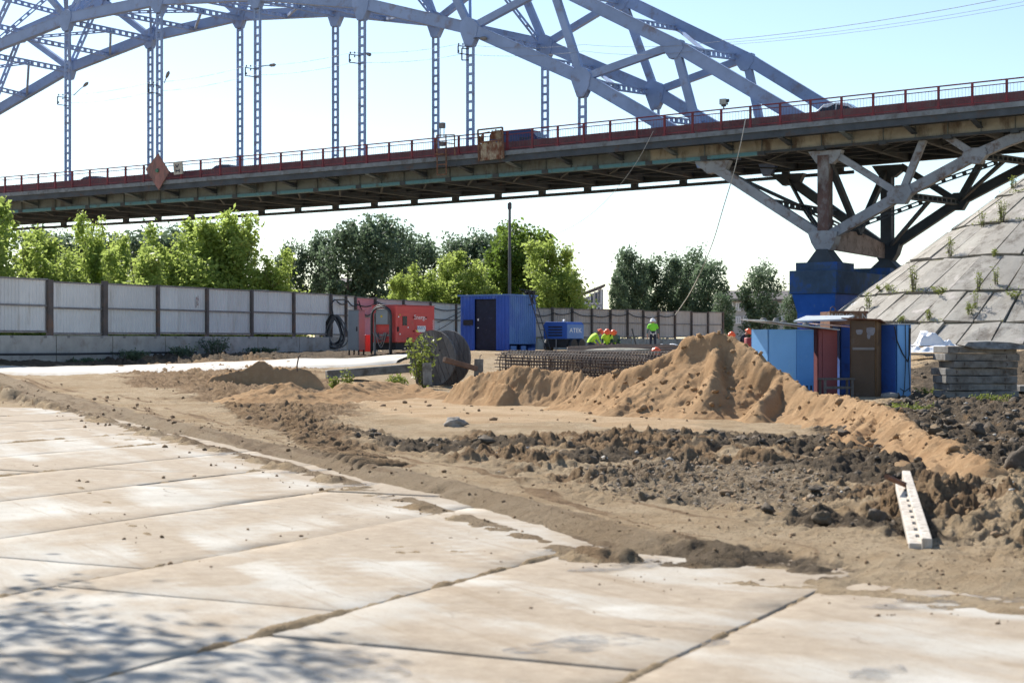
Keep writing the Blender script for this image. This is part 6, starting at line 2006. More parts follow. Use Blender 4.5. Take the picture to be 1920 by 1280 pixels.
for side, off in (("front", .46), ("back", -.46)):
    edges = [-RR_]
    while edges[-1] < RR_ - .12: edges.append(edges[-1] + rr.uniform(.2, .29))
    edges[-1] = RR_
    fl = None
    for i in range(len(edges) - 1):
        poly = clip_strip(edges[i] + .008, edges[i + 1] - .008, RR_ * rr.uniform(.985, 1.0))
        mb = MB(); base = RC + ax_r * (off + rr.uniform(-.008, .008))
        mb.prism([base + e1 * a + e2 * b for a, b in poly], ax_r * .05)
        mb.build("plank", m_wood if side == "front" else m_wood_dark, o)
    # second layer of boards behind, at right angles
    mb = MB()
    for i in range(8):
        poly = clip_strip(-RR_ + i * .255 + .006, -RR_ + (i + 1) * .255 - .006, RR_ * .975)
        mb.prism([RC + ax_r * (off - .055) + e2 * a + e1 * b for a, b in poly], ax_r * .045)
    bk = mb.build("cross_boards", m_wood_dark, o); bk['kind'] = "stuff"
mb = MB(); mb.lathe([(.5, -.40), (.5, .40)], RC, 20, ax_r); mb.build("drum", m_wood_dark, o)
for a, b, r_ in ((0, 0, .085), (.1, .42, .05), (-.28, .3, .05), (.42, .12, .03), (-.3, -.3, .03)):
    mb = MB(); mb.lathe([(r_, 0), (r_, .012)], RC + ax_r * .515 + e1 * a + e2 * b, 12, ax_r); mb.build("bolt_hole", m_black, o)
p = U(833, 674, 57.6); q = U(893, 691, 58.4)
o = thing("timber_beam", "old brown timber beam propped against the front of the cable reel", "beam", (p.x, p.y, p.z))
mb = MB(); mb.bar(p, q, .2, .17); mb.build("beam", m_wood_brown, o, bevel=.015)
p = U(897, 694, 58.8)
o = thing("concrete_stub", "short grey concrete stub at the right end of the timber beam", "concrete stub", (p.x, p.y, p.z))
mb = MB(); mb.bar((p.x, p.y, p.z - .25), (p.x + .02, p.y, p.z + .4), .32, .3, up=(0, 1, 0)); mb.tube([(p.x + .05, p.y, p.z + .38), (p.x + .06, p.y, p.z + .52), (p.x + .12, p.y, p.z + .55)], .02, 5); mb.build("stub", m_old_concrete, o, bevel=.02)
p = U(802, 700, 56.6)
o = thing("concrete_stub", "broken concrete post stub hidden in the shrub by the reel", "concrete stub", (p.x, p.y, p.z))
mb = MB(); mb.bar((p.x, p.y, p.z - .4), (p.x - .03, p.y, p.z + .36), .3, .24, up=(0, 1, 0)); mb.build("stub", m_old_concrete, o, bevel=.02)
# kerb of the road
p, q = U(612, 699, 58.2), U(768, 689, 59.0)
o = thing("concrete_kerb", "long low concrete kerb slab edging the dusty road left of the reel", "kerb", (p.x, p.y, p.z))
mb = MB(); mb.bar(p - Vector((0, 0, .06)), q - Vector((0, 0, .02)), .5, .3); mb.build("slab", m_old_concrete, o, bevel=.03)

# ------------------------------------------------------------------ reinforcing cages
def cage(label, p, q, R, nb_, hoops, turns, seed):
    p, q = Vector(p), Vector(q); d = (q - p); L = d.length; d.normalize()
    a = d.cross(Vector((0, 0, 1))).normalized(); b = a.cross(d)
    rr = random.Random(seed)
    o = thing("rebar_cage", label, "rebar cage", (p.x, p.y, p.z - R), "reinforcing cages stacked behind the sand")
    for k in range(nb_):
        t = 2 * math.pi * k / nb_
        w = a * math.cos(t) * R + b * math.sin(t) * R
        s0, s1 = rr.uniform(-.15, .12), rr.uniform(-.1, .15)
        mb = MB(); mb.tube([p + w + d * s0, p + w + d * L * .5 + Vector((0, 0, rr.uniform(-.015, .015))), q + w + d * s1], .019, 5); mb.build("long_bar", m_bar, o)
    for k in range(hoops):
        c = p + d * (L * (k + .12) / (hoops - .5))
        mb = MB(); mb.tube([c + a * math.cos(t) * R * .94 + b * math.sin(t) * R * .94 for t in [2 * math.pi * j / 20 for j in range(21)]], .022, 5); mb.build("hoop", m_bar, o)
    pts = []
    n = turns * 14
    for j in range(n + 1):
        t = 2 * math.pi * j / 14
        pts.append(p + d * (L * j / n) + a * math.cos(t) * (R + .02) + b * math.sin(t) * (R + .02))
    mb = MB(); mb.tube(pts, .009, 4); mb.build("spiral_wire", m_bar, o)
    return o
def cg(px0, y0, Y0, px1, y1, Y1): return U(px0, y0, Y0), U(px1, y1, Y1)
a_, b_ = cg(938, 681, 60.5, 1215, 690, 58.8); cage("front rebar cage lying behind the sand bank, its open hoop facing left", a_, b_, .40, 20, 7, 50, 1)
a_, b_ = cg(948, 677, 62.0, 1240, 682, 60.4); cage("middle rebar cage resting behind the front one", a_, b_, .40, 20, 7, 50, 2)
a_, b_ = cg(1010, 677, 63.4, 1275, 678, 62.0); cage("rearmost rebar cage below the crouching workers", a_, b_, .38, 20, 7, 46, 3)
# flat mats and loose bars behind
o = thing("rebar_mat", "flat stack of steel mesh mats in front of the crouching workers", "rebar mat", U(1150, 655, 67.5))
for k in range(34):
    t = k / 33; p = U(1062 + 5 * RND.random(), 660 - 8 * t, 66 + 3 * t); q = U(1262 + 12 * RND.random(), 658 - 9 * t, 66 + 3 * t)
    p.z += RND.uniform(0, .06); q.z += RND.uniform(0, .06)
    mb = MB(); mb.tube([p, p.lerp(q, .5) + Vector((0, 0, .06)), q], .018, 5); mb.build("bar", m_bar, o)
for k in range(40):
    t = k / 39; p = U(1064 + 190 * t, 659, 66); q = U(1064 + 190 * t, 651.5, 69)
    mb = MB(); mb.tube([p, q + Vector((0, 0, .02))], .012, 4); mb.build("cross_bar", m_bar, o)
m_grit = mat("pale_grit", (0.30, 0.28, 0.23), .95, .3, 6, bump=.4)
v = lump_variants(1, 140, 3, .25, .9)[0][0] * np.array([1.3, .4, .10])
o = link("grit_heap", np_mesh("grit_heap", v, ico(3)[1], True), m_grit); o.location = U(1165, 657, 66.2)
tag(o, "low pale heap of grit on top of the steel mats", "gravel heap")
for i, (x0, y0, x1, y1, Y, lb) in enumerate(((1185, 616, 1195, 657, 74, "steel rod standing at a slant between the workers and the man in white helmet"), (1353, 616, 1356, 630, 74, "short steel rod standing at the end of the far fence"))):
    p, q = U(x1, y1, Y), U(x0, y0, Y)
    tag((lambda mb: (mb.tube([p, q], .035, 6), mb.build("steel_rod", m_wire, None, origin=p))[1])(MB()), lb, "rod")
# white sheeting and boards beyond the cages
def crumple(label, px, py, Y, w, d_, h, seed, name="plastic_sheet", m=None, cat="plastic sheet", rot=0):
    p = U(px, py, Y)
    n = 26
    xs = np.linspace(-w / 2, w / 2, n); X, Yg = np.meshgrid(xs, np.linspace(-d_ / 2, d_ / 2, n))
    f_ = fbm(X * 1.6 + seed, Yg * 1.6, seed, 3, .5, True)
    edge = sstep(0, .35, 1 - np.maximum(np.abs(X) / (w / 2), np.abs(Yg) / (d_ / 2)) + .25 * fbm(X * 3, Yg * 3, seed + 2, 3))
    Z = h * np.clip(.1 + 1.3 * (f_ * .5 + .5) ** 2 + .5 * fbm(X * 1.3 + seed, Yg * 1.3, seed + 1, 3), .05, 1.2) * edge
    X2 = X + .12 * fbm(X * 2, Yg * 2, seed + 5, 3) * w * .5; Y2 = Yg + .12 * fbm(X * 2, Yg * 2, seed + 7, 3) * d_ * .5
    V = np.stack([X2.ravel(), Y2.ravel(), Z.ravel()], 1)
    o = link(name, np_mesh(name, V, grid_faces(n, n), False), m or m_plastic)
    o.location = p; o.rotation_euler = (0, 0, rot)
    return tag(o, label, cat)
m_plastic = mat("white_plastic", (0.72, 0.73, 0.76), .35, .06, 3, bump=.1)
crumple("heap of crumpled white plastic sheeting at the slope foot", 1750, 648, 66, 1.6, 1.3, .5, 31)
crumple("white plastic sheet spread flat in front of the crumpled heap", 1738, 660, 64, 1.5, 1.3, .22, 37)
crumple("white bag lying beyond the rebar cages", 1258, 655, 72, 1.5, .8, .24, 41)
crumple("scrap of pale blue plastic on the lower left of the slope", 1612, 572, 90.5, .9, .6, .3, 43)
for i, (px, py, Y, L, an, lb) in enumerate(((1742, 664, 62.5, 2.0, .15, "grey plank lying in front of the white plastic"), (1270, 660, 68, 1.3, -.2, "pale board lying right of the orange helmet"), (1262, 653, 70, 1.6, .1, "second pale board behind the orange helmet"))):
    p = U(px, py, Y); d = Vector((math.cos(an), math.sin(an), 0)) * L / 2
    tag((lambda mb: (mb.bar(p - d, p + d, .22, .06), mb.build("plank", m_wood, None, origin=p))[1])(MB()), lb, "plank")

# ------------------------------------------------------------------ huts
m_sky = mat("light_blue_paint", (0.17, 0.40, 0.74), .55, .06, .8, dirt=(0.28, 0.50, 0.66), dirt_amt=.3, stretch=(1, 1, .35), bump=.04)
m_skyb = mat("bright_blue_paint", (0.085, 0.27, 0.62), .55, .1, .8, dirt=(0.22, 0.40, 0.60), dirt_amt=.3, stretch=(1, 1, .35), bump=.04)
m_maroon = mat("maroon_panel", (0.25, 0.075, 0.085), .6, .1, 1, dirt=(0.16, 0.05, 0.05), dirt_amt=.3, stretch=(1, 1, .3), bump=.05)
m_royal = mat("royal_blue_panel", (0.03, 0.10, 0.38), .6, .12, 1, dirt=(0.04, 0.06, 0.16), dirt_amt=.4, bump=.05)
m_brownp = mat("brown_hut_panel", (0.10, 0.065, 0.042), .7, .2, 1, dirt=(0.16, 0.15, 0.16), dirt_amt=.22, dirt_scale=1.0, bump=.1)
m_ochre = mat("ochre_plywood", (0.24, 0.14, 0.065), .75, .2, 1, dirt=(0.14, 0.08, 0.04), dirt_amt=.4, bump=.1)
m_tin = mat("pale_tin_roof", (0.44, 0.48, 0.51), .5, .12, 1.5, dirt=(0.24, 0.20, 0.17), dirt_amt=.42, bump=.05)
def rects(o, P, a, la, b, lb, z0, z1, ma, mbb, names=("front_wall", "side_wall"), t=.04):
    """four thin walls of a hut seen corner-on at P; a to the right, b to the left/back"""
    a = Vector((a[0], a[1], 0)).normalized(); b = Vector((b[0], b[1], 0)).normalized(); V0 = Vector((P.x, P.y, 0))
    for (s, d, L, m, n_) in ((V0, a, la, ma, b), (V0, b, lb, mbb, a), (V0 + b * lb, a, la, ma, -b), (V0 + a * la, b, lb, mbb, -a)):
        mb = MB(); q = [s + Vector((0, 0, z0)), s + d * L + Vector((0, 0, z0)), s + d * L + Vector((0, 0, z1)), s + Vector((0, 0, z1))]
        mb.prism(q, n_ * t); mb.build("wall", m, o)
    return V0, a, b
gz0 = -.02
# light blue hut
P = U(1440, 640, 49.2); zt = EYE + (640 - 611) / FPX * 49.2
o = thing("tool_hut", "tall light blue sheet metal hut with a sloping white tin roof", "hut", (P.x, P.y, gz0), "site huts beside the sand heap")
V0, a, b = rects(o, P, (.94, .34), 1.55, (-.36, .93), 1.0, gz0, zt - .1, m_sky, m_sky)
oa = Vector((a.y, -a.x, 0))
for x0, x1 in ((.03, .93), (.96, 1.53)):
    mb = MB(); face_plate(mb, V0, a, x0, x1, gz0 + .03, zt - .12, oa, .02, .002); dr = mb.build("door", m_sky if x0 < .5 else m_skyb, o, bevel=.004)
for x in (1.28, 1.42):
    mb = MB(); face_plate(mb, V0, a, x, x + .04, gz0 + .15, gz0 + .4, oa, .02, .024); mb.build("slot", m_black, o)
mb = MB(); c0 = V0 - a * .25 - b * .25; q = [c0 + Vector((0, 0, zt + .14)), c0 + a * 2.55 + Vector((0, 0, zt - .13)), c0 + a * 2.55 + b * 1.5 + Vector((0, 0, zt - .08)), c0 + b * 1.5 + Vector((0, 0, zt + .19))]
mb.prism(q, Vector((0, 0, .035))); mb.build("roof", m_tin, o)
for t_, h in ((.05, .1), (.22, .18), (.32, .1), (.62, .12)):
    mb = MB(); c = c0 + a * 2.5 * t_ + b * .3 + Vector((0, 0, zt + .2 - .27 * t_)); mb.lathe([(.09, -.04), (.1, .02), (.05, h * .6)], c, 8); mb.build("roof_stone", m_old_concrete, o)
# red hut
P = U(1533, 640, 49.9)
o = thing("tool_hut", "narrow maroon hut squeezed between the light blue hut and the blue locker", "hut", (P.x, P.y, gz0), "site huts beside the sand heap")
V0, a, b = rects(o, P, (.96, .28), .66, (-.28, .96), 1.2, gz0, 2.08, m_maroon, m_maroon)
oa = Vector((a.y, -a.x, 0))
for x0, x1 in ((.02, .14), (.16, .64)):
    mb = MB(); face_plate(mb, V0, a, x0, x1, gz0 + .04, 2.06, oa, .02, .002); mb.build("door", m_maroon, o, bevel=.004)
mb = MB(); q = [V0 - b * .2 - a * .1 + Vector((0, 0, 2.2)), V0 - b * .2 + a * 1.0 + Vector((0, 0, 2.12)), V0 + b * 1.2 + a * 1.0 + Vector((0, 0, 2.2)), V0 + b * 1.2 - a * .1 + Vector((0, 0, 2.28))]
mb.prism(q, Vector((0, 0, .03))); mb.build("roof", mat("pinkish_board", (0.42, 0.30, 0.26), .8, .2, 2), o)
# blue locker
P = U(1575, 640, 50.6)
o = thing("locker", "royal blue locker set back between the maroon and the brown huts", "locker", (P.x, P.y, gz0))
V0, a, b = rects(o, P, (.98, .2), .55, (-.2, .98), .6, gz0, 2.2, m_royal, m_royal)
oa = Vector((a.y, -a.x, 0))
for z0_, z1_ in ((.08, 1.0), (1.03, 1.5), (1.53, 2.15)):
    mb = MB(); face_plate(mb, V0, a, .03, .52, z0_, z1_, oa, .02, .002); mb.build("panel", m_royal, o)
# brown hut
P = U(1643, 640, 49.2)
o = thing("tool_hut", "dark brown hut with an ochre plywood side and pale paint blots", "hut", (P.x, P.y, gz0), "site huts beside the sand heap")
V0, a, b = rects(o, P, (.42, .9), .7, (-.93, .36), .78, gz0, 2.32, m_ochre, m_brownp)
ob = Vector((b.y, -b.x, 0)); ob = ob if ob.y < 0 else -ob
mb = MB(); face_plate(mb, V0, b, .05, .7, gz0 + .05, 1.45, ob, .02, .002); mb.build("door", m_brownp, o)
mb = MB(); face_plate(mb, V0, b, .05, .7, 1.45, 1.52, ob, .03, .002); mb.build("cross_rail", m_post_grey, o)
for (x, z, w, h) in ((.16, 2.0, .13, .16), (.5, 1.98, .1, .1), (.22, 1.85, .05, .1)):
    mb = MB(); bs = V0 + b * x + ob * .004 + Vector((0, 0, z)); mb.prism([bs + b * (w * math.cos(t) * (1 + .2 * math.sin(3 * t))) + Vector((0, 0, h * math.sin(t) * (1 + .25 * math.cos(2 * t)))) for t in [k * .6283 for k in range(10)]], ob * .004); mb.build("paint_blot", mat("pale_blot", (.22, .22, .25), .8, .2, 6), o)
mb = MB(); q = [V0 - b * .15 - a * .15 + Vector((0, 0, 2.33)), V0 - b * .15 + a * .9 + Vector((0, 0, 2.22)), V0 + b * 1.0 + a * .9 + Vector((0, 0, 2.36)), V0 + b * 1.0 - a * .15 + Vector((0, 0, 2.38))]
mb.prism(q, Vector((0, 0, .035))); mb.build("roof", m_rust, o)
# right blue hut
P = U(1681, 640, 49.4)
o = thing("tool_hut", "right hand bright blue hut with wires hanging down its wall", "hut", (P.x, P.y, gz0), "site huts beside the sand heap")
V0, a, b = rects(o, P, (.94, .34), .5, (-.62, .78), .9, gz0, 2.2, m_skyb, m_royal)
oa = Vector((a.y, -a.x, 0))
mb = MB(); face_plate(mb, V0, a, .02, .48, gz0 + .03, 2.17, oa, .015, .002); mb.build("door", m_sky, o)
mb = MB(); obox(mb, P, a, .56, b, .95, 2.202, 2.23, -.03); mb.build("roof", m_tin, o)
def Hw(x, z, g=.04): return V0 + a * x + oa * g + Vector((0, 0, z))
for k, pts in enumerate(([Hw(-.1, 2.15), Hw(.0, 1.7), Hw(.18, 1.35), Hw(.36, 1.1), Hw(.42, 1.3), Hw(.46, 2.1)], [Hw(.28, 2.2), Hw(.3, 1.3), Hw(.25, .3), Hw(.2, .1)], [Hw(.42, 2.2), Hw(.4, 1.0), Hw(.44, .2)], [Hw(.1, .3), Hw(.25, .2), Hw(.45, .32)])):
    mb = MB(); mb.tube(pts, .012 if k else .02, 5); mb.build("hanging_wire", m_black, o)
for k in range(7):
    mb = MB(); c = V0 + a * (.05 + .07 * k) + b * .1 + Vector((0, 0, 2.22)); mb.tube([c, c + Vector((RND.uniform(-.03, .03), 0, RND.uniform(.06, .14)))], .012, 4); mb.build("wire_end", m_wire, o)
# roof sheet and rusty lettered box behind
P = U(1495, 603, 50.8)
o = thing("roof_sheet", "pale grey roof sheet laid across the middle huts", "roof sheet", (P.x, P.y, P.z))
mb = MB(); q = [U(1488, 604, 50.2), U(1585, 601, 50.6), U(1602, 594, 52.0), U(1512, 594.5, 52.2)]; mb.prism(q, Vector((0, 0, .05))); mb.build("sheet", m_tin, o)
P = U(1556, 600, 52.4)
o = thing("rusty_crate", "rusty steel crate with white letters behind the hut roofs", "crate", (P.x, P.y, P.z - .2))
a = Vector((.99, .12, 0)).normalized(); oa = Vector((a.y, -a.x, 0))
zb_, zt_ = EYE + (640 - 606) / FPX * 52.4, EYE + (640 - 584) / FPX * 52.4
mb = MB(); obox(mb, P, (.99, .12), 1.22, (-.12, .99), 1.0, zb_ - 1.6, zt_); mb.build("body", m_rust, o)
mb = MB(); face_plate(mb, P, a, -.02, 1.24, zt_ - .05, zt_ + .02, oa, .03); mb.build("rim", m_rust, o)
text_on(o, "WIEVO - N", Vector((P.x, P.y, 0)) + a * .58 + oa * .01 + Vector((0, 0, (zt_ + zb_) / 2 + .02)), a, oa, .27, mat("chalk_letters", (.5, .46, .40), .8, .15, 8, bump=0), squash=1.0)
for x in (.02, .98):
    mb = MB(); c = Vector((P.x, P.y, zt_)) + a * x; mb.tube([c, c + Vector((0, 0, .1)), c + a * .08 + Vector((0, 0, .17)), c + a * .16 + Vector((0, 0, .1)), c + a * .16], .015, 5); mb.build("lifting_loop", m_bar, o)
# table in front of the huts
P = U(1545, 709, 48.6)
o = thing("work_table", "low dark work table standing in front of the maroon hut", "table", (P.x, P.y, gz0))
a = Vector((.98, .2, 0)); b = Vector((-.2, .98, 0)); zt_ = P.z
mb = MB(); obox(mb, P, a, .98, b, .5, zt_ - .05, zt_); mb.build("tabletop", m_wood, o)
for x, y_ in ((.03, .03), (.88, .03), (.03, .42), (.88, .42)):
    mb = MB(); q = Vector((P.x, P.y, 0)) + a * (x + .03) + b * (y_ + .03); mb.bar(q + Vector((0, 0, gz0 - .1)), q + Vector((0, 0, zt_ - .052)), .07, .07, up=(0, 1, 0)); mb.build("leg", m_wood_dark, o)
mb = MB(); obox(mb, P, a, .9, b, .04, .3, .38, .0); mb.build("stretcher", m_wood_dark, o)
# rubble at the hut feet
rr = random.Random(31)
for i, (px, py, s, lb) in enumerate(((1590, 739, .16, "broken pale block under the work table end"), (1640, 742, .2, "grey block in front of the brown hut"), (1668, 750, .28, "flat concrete chunk before the right blue hut"), (1690, 744, .2, "small concrete chunk at the right hut corner"), (1612, 744, .14, "lump of rubble between table and brown hut"), (1700, 752, .15, "rubble lump farthest right at the hut feet"))):
    x, y_ = G(px, py); v = lump_variants(1, 200 + i, 1, .35, 1.1)[0][0] * np.array([s, s * .8, s * .5])
    oo = link("rubble_chunk", np_mesh("rubble_chunk", v, LF1, False), m_old_concrete); oo.location = (x, y_, ground_z(x, y_) + s * .25); oo.rotation_euler = (0, 0, rr.random() * 6)
    tag(oo, lb, "rubble", "rubble at the foot of the huts")
# ------------------------------------------------------------------ slab stack
P0 = U(1772, 746, 47.5)
ordn = ["lowest", "second lowest", "third from the bottom", "fourth from the bottom", "fourth from the top", "third from the top", "second from the top"]
z = P0.z - .0
ext = [(1771, 1911), (1781, 1907), (1774, 1908), (1773, 1908), (1790, 1909), (1772, 1912), (1778, 1907)]
for i, (x0, x1) in enumerate(ext):
    th = rr.uniform(.185, .215)
    A_ = U(x0, 640, 47.5 + rr.uniform(-.1, .1)); B_ = U(x1, 640, 47.6 + rr.uniform(-.05, .1)); A_.z = B_.z = 0
    d = (B_ - A_).normalized(); n_ = Vector((-d.y, d.x, 0)); L = (B_ - A_).length
    o = thing("concrete_slab", "grey concrete slab, %s in the stack at the right" % ordn[i], "concrete slab", (A_.x, A_.y, z), "concrete slabs stacked at the right edge")
    tl = rr.uniform(-.015, .015)
    mb = MB()
    nseg = 7
    top, bot = [], []
    for k in range(nseg + 1):
        for w in (0, 1.25):
            q = A_ + d * (L * k / nseg) + n_ * (w + rr.uniform(-.015, .015))
            bot.append(q + Vector((0, 0, z + tl * k / nseg + rr.uniform(-.006, .006)))); top.append(q + Vector((0, 0, z + th + tl * k / nseg + rr.uniform(-.008, .008))))
    m_ = len(top); fs = []
    for k in range(nseg):
        i0, i1, i2, i3 = 2 * k, 2 * k + 1, 2 * k + 3, 2 * k + 2
        fs += [(i0 + m_, i3 + m_, i2 + m_, i1 + m_), (i0, i1, i2, i3), (i0, i3, i3 + m_, i0 + m_), (i1, i1 + m_, i2 + m_, i2)]
    fs += [(0, m_, m_ + 1, 1), (2 * nseg, 2 * nseg + 1, 2 * nseg + 1 + m_, 2 * nseg + m_)]
    mb.add(bot + top, fs); mb.build("slab", m_old_concrete, o, bevel=.018)
    for k in (.15, .82):
        q = A_ + d * L * k - n_ * .01; mb = MB(); mb.tube([q + Vector((0, 0, z + th * .3)), q - n_ * .05 + Vector((0, 0, z + th * .5)), q + Vector((0, 0, z + th * .75))], .01, 4); mb.build("lifting_eye", m_bar, o)
    z += th + rr.uniform(.012, .03)
A_ = U(1806, 640, 47.3); A_.z = 0
o = thing("concrete_slab", "tilted concrete slab lying topmost, overhanging the stack to the right", "concrete slab", (A_.x, A_.y, z), "concrete slabs stacked at the right edge")
mb = MB()
pts = [U(1808, 648, 47.3), U(1815, 641, 47.4), U(1850, 639.5, 47.5), U(1895, 641.5, 47.5), U(1930, 648, 47.5), U(1928, 655, 47.4), U(1880, 655, 47.3), U(1830, 655, 47.3)]
mb.prism(pts, Vector((.1, 1.2, .03))); mb.build("slab", m_old_concrete, o, bevel=.02)
A_ = U(1913, 640, 50); A_.z = 0
o = thing("concrete_slab", "low concrete slab on the mud right behind the stack", "concrete slab", (A_.x, A_.y, .2))
mb = MB(); obox(mb, A_, (.98, .2), 1.6, (-.2, .98), 1.0, .18, .36); mb.build("slab", m_old_concrete, o, bevel=.02)
# ------------------------------------------------------------------ pale planks at the right
m_pale = mat("pale_limewashed_wood", (0.52, 0.47, 0.41), .85, .2, 3, dirt=(0.25, 0.20, 0.15), dirt_amt=.5, dirt_scale=3, stretch=(6, 6, .5), bump=.15)
def gp(px, py, dz): x, y_ = G(px, py, dz); return Vector((x, y_, dz))
for i, (p, q, w, h, hol, lb) in enumerate((
        (gp(1719, 1026, .08), gp(1691, 912, .30), .12, .07, 9, "whitish timber with a row of holes lying on the mud, left of the pair"),
        (gp(1738, 1023, .10), gp(1699, 893, .36), .08, .12, 0, "whitish timber without holes, right of the pair on the mud"))):
    o = thing("timber", lb, "timber", p)
    mb = MB(); mb.bar(p, q, w, h); mb.build("board", m_pale, o, bevel=.008)
    d, sd, up, L = mb.frame(p, q, (0, 0, 1))
    for k in range(hol):
        c = p.lerp(q, .1 + .85 * k / hol) + up * (h / 2)
        mb = MB(); mb.bar(c - d * .045 + sd * .02, c + d * .045 + sd * .02, .035, .012, up=up); mb.build("hole", m_black, o)
p, q = gp(1712, 915, .3), gp(1662, 893, .45)
tag((lambda mb: (mb.tube([p, q], .025, 6), mb.build("steel_rod", m_rust, None, origin=p))[1])(MB()), "rusty rod sticking out of the mud behind the white timbers", "rod")
p, q = gp(880, 812, .08), gp(960, 824, .06)
tag((lambda mb: (mb.bar(p, q, .06, .05), mb.build("stick", m_wood_brown, None, origin=p))[1])(MB()), "dark stick lying at the edge of the flat sand", "stick")
p = U(557, 684, 50); q = U(560, 668, 50)
tag((lambda mb: (mb.tube([(p.x, p.y, p.z - .2), p, q, (q.x + .06, q.y, q.z + .04)], .022, 5), mb.build("steel_rod", m_bar, None, origin=p))[1])(MB()), "bent steel rod poking up beside the small sand mound", "rod")

# ------------------------------------------------------------------ houses beyond the fence
m_wall_b = mat("house_wall_pale", (0.34, 0.36, 0.40), .8, .08, 1)
m_wall_w = mat("house_wall_grey", (0.38, 0.37, 0.36), .8, .1, 1)
m_roofb = mat("house_roof_brown", (0.115, 0.10, 0.10), .8, .15, 1)
m_frame = mat("window_frame_white", (0.62, 0.63, 0.66), .6, .05, 1, bump=0)
m_glassb = mat("house_glass", (0.06, 0.08, 0.11), .15, .1, 1, bump=0)
Yh = 250.0
def HP(px, py, Y=Yh): return U(px, py, Y)
o = thing("gabled_house", "pale house with a tall glazed gable and dark roof behind the light trees", "house", (HP(1090, 640).x, Yh, .8))
x0, x1, xr = HP(1094, 0).x, HP(1131, 0).x, HP(1128, 0).x
zr, ze0 = HP(0, 532).z, HP(0, 552).z
mb = MB(); mb.prism([Vector((x0, Yh, .5)), Vector((x1, Yh, .5)), Vector((x1, Yh, zr - .8)), Vector((x0, Yh, ze0 - .6))], Vector((0, 12, 0))); mb.build("gable_wall", m_wall_b, o)
xl = HP(985, 0).x
mb = MB(); mb.prism([Vector((xl, Yh + 3, .5)), Vector((x0 - .02, Yh + 3, .5)), Vector((x0 - .02, Yh + 3, ze0)), Vector((xl, Yh + 3, ze0))], Vector((0, 9, 0))); mb.build("wing_wall", m_wall_w, o)
mb = MB(); mb.prism([Vector((xl - .5, Yh + 2, HP(0, 552).z)), Vector((x0 + .1, Yh + 2, HP(0, 552).z)), Vector((x0 + .1, Yh + 9, HP(0, 529).z)), Vector((xl - .5, Yh + 9, HP(0, 529).z))], Vector((0, 0, .3))); mb.build("roof", m_roofb, o)
mb = MB(); mb.prism([Vector((x0 - .4, Yh - .6, HP(0, 550).z)), Vector((x1 + .3, Yh - .6, zr)), Vector((x1 + .3, Yh - .6, zr - .4)), Vector((x0 - .4, Yh - .6, HP(0, 554).z))], Vector((0, 13, 0))); mb.build("roof", m_roofb, o)
def window(par, xa, xb, za, zb, Y, nx=2):
    mb = MB(); mb.prism([Vector((xa, Y, za)), Vector((xb, Y, za)), Vector((xb, Y, zb)), Vector((xa, Y, zb))], Vector((0, -.08, 0))); w = mb.build("window", m_glassb, par)
    mb = MB()
    for k in range(nx + 1):
        x = xa + (xb - xa) * k / nx; mb.box((x, Y - .1, (za + zb) / 2), (.22, .1, zb - za + .2))
    for zz in (za, zb): mb.box(((xa + xb) / 2, Y - .105, zz), (xb - xa, .09, .2))
    mb.build("frame", m_frame, w)
for a, b, c, d in ((1097, 1104, 569, 561), (1106.5, 1113, 569, 551), (1114.5, 1121, 569, 548), (1122, 1127, 569, 543), (1103, 1111, 584, 575), (1113, 1126, 584, 575)):
    window(o, HP(a, 0).x, HP(b, 0).x, HP(0, c).z, HP(0, d).z, Yh, 1 if b - a < 8 else 2)
o = thing("long_house", "long brown roofed house partly hidden by the solitary dark tree", "house", (HP(1430, 640).x, Yh, .8))
xa, xb = HP(1352, 0).x, HP(1520, 0).x
mb = MB(); mb.prism([Vector((xa, Yh, .5)), Vector((xb, Yh, .5)), Vector((xb, Yh, HP(0, 563).z)), Vector((xa, Yh, HP(0, 563).z))], Vector((0, 11, 0))); mb.build("wall", m_wall_w, o)
mb = MB(); mb.prism([Vector((xa - .6, Yh - .8, HP(0, 565).z)), Vector((xb + .6, Yh - .8, HP(0, 565).z)), Vector((xb + .6, Yh + 5.5, HP(0, 547).z)), Vector((xa - .6, Yh + 5.5, HP(0, 547).z))], Vector((0, 0, .35))); mb.build("roof", m_roofb, o)
for px in (1370, 1384, 1398, 1412, 1462, 1474, 1487):
    for c, d in ((582, 568), (606, 594)):
        window(o, HP(px - 3.6, 0).x, HP(px + 3.6, 0).x, HP(0, c).z, HP(0, d).z, Yh, 2)
o = thing("far_house", "low grey roofed house glimpsed between the dark trees left of the pole", "house", (HP(632, 640).x, Yh, .8))
xa, xb = HP(590, 0).x, HP(668, 0).x
mb = MB(); mb.prism([Vector((xa, Yh, .5)), Vector((xb, Yh, .5)), Vector((xb, Yh, HP(0, 535).z)), Vector((xa, Yh, HP(0, 535).z))], Vector((0, 9, 0))); mb.build("wall", m_wall_w, o)
mb = MB(); mb.prism([Vector((xa - .5, Yh - .6, HP(0, 537).z)), Vector((xb + .5, Yh - .6, HP(0, 537).z)), Vector((xb + .5, Yh + 5, HP(0, 522).z)), Vector((xa - .5, Yh + 5, HP(0, 522).z))], Vector((0, 0, .3))); mb.build("roof", m_roofb, o)

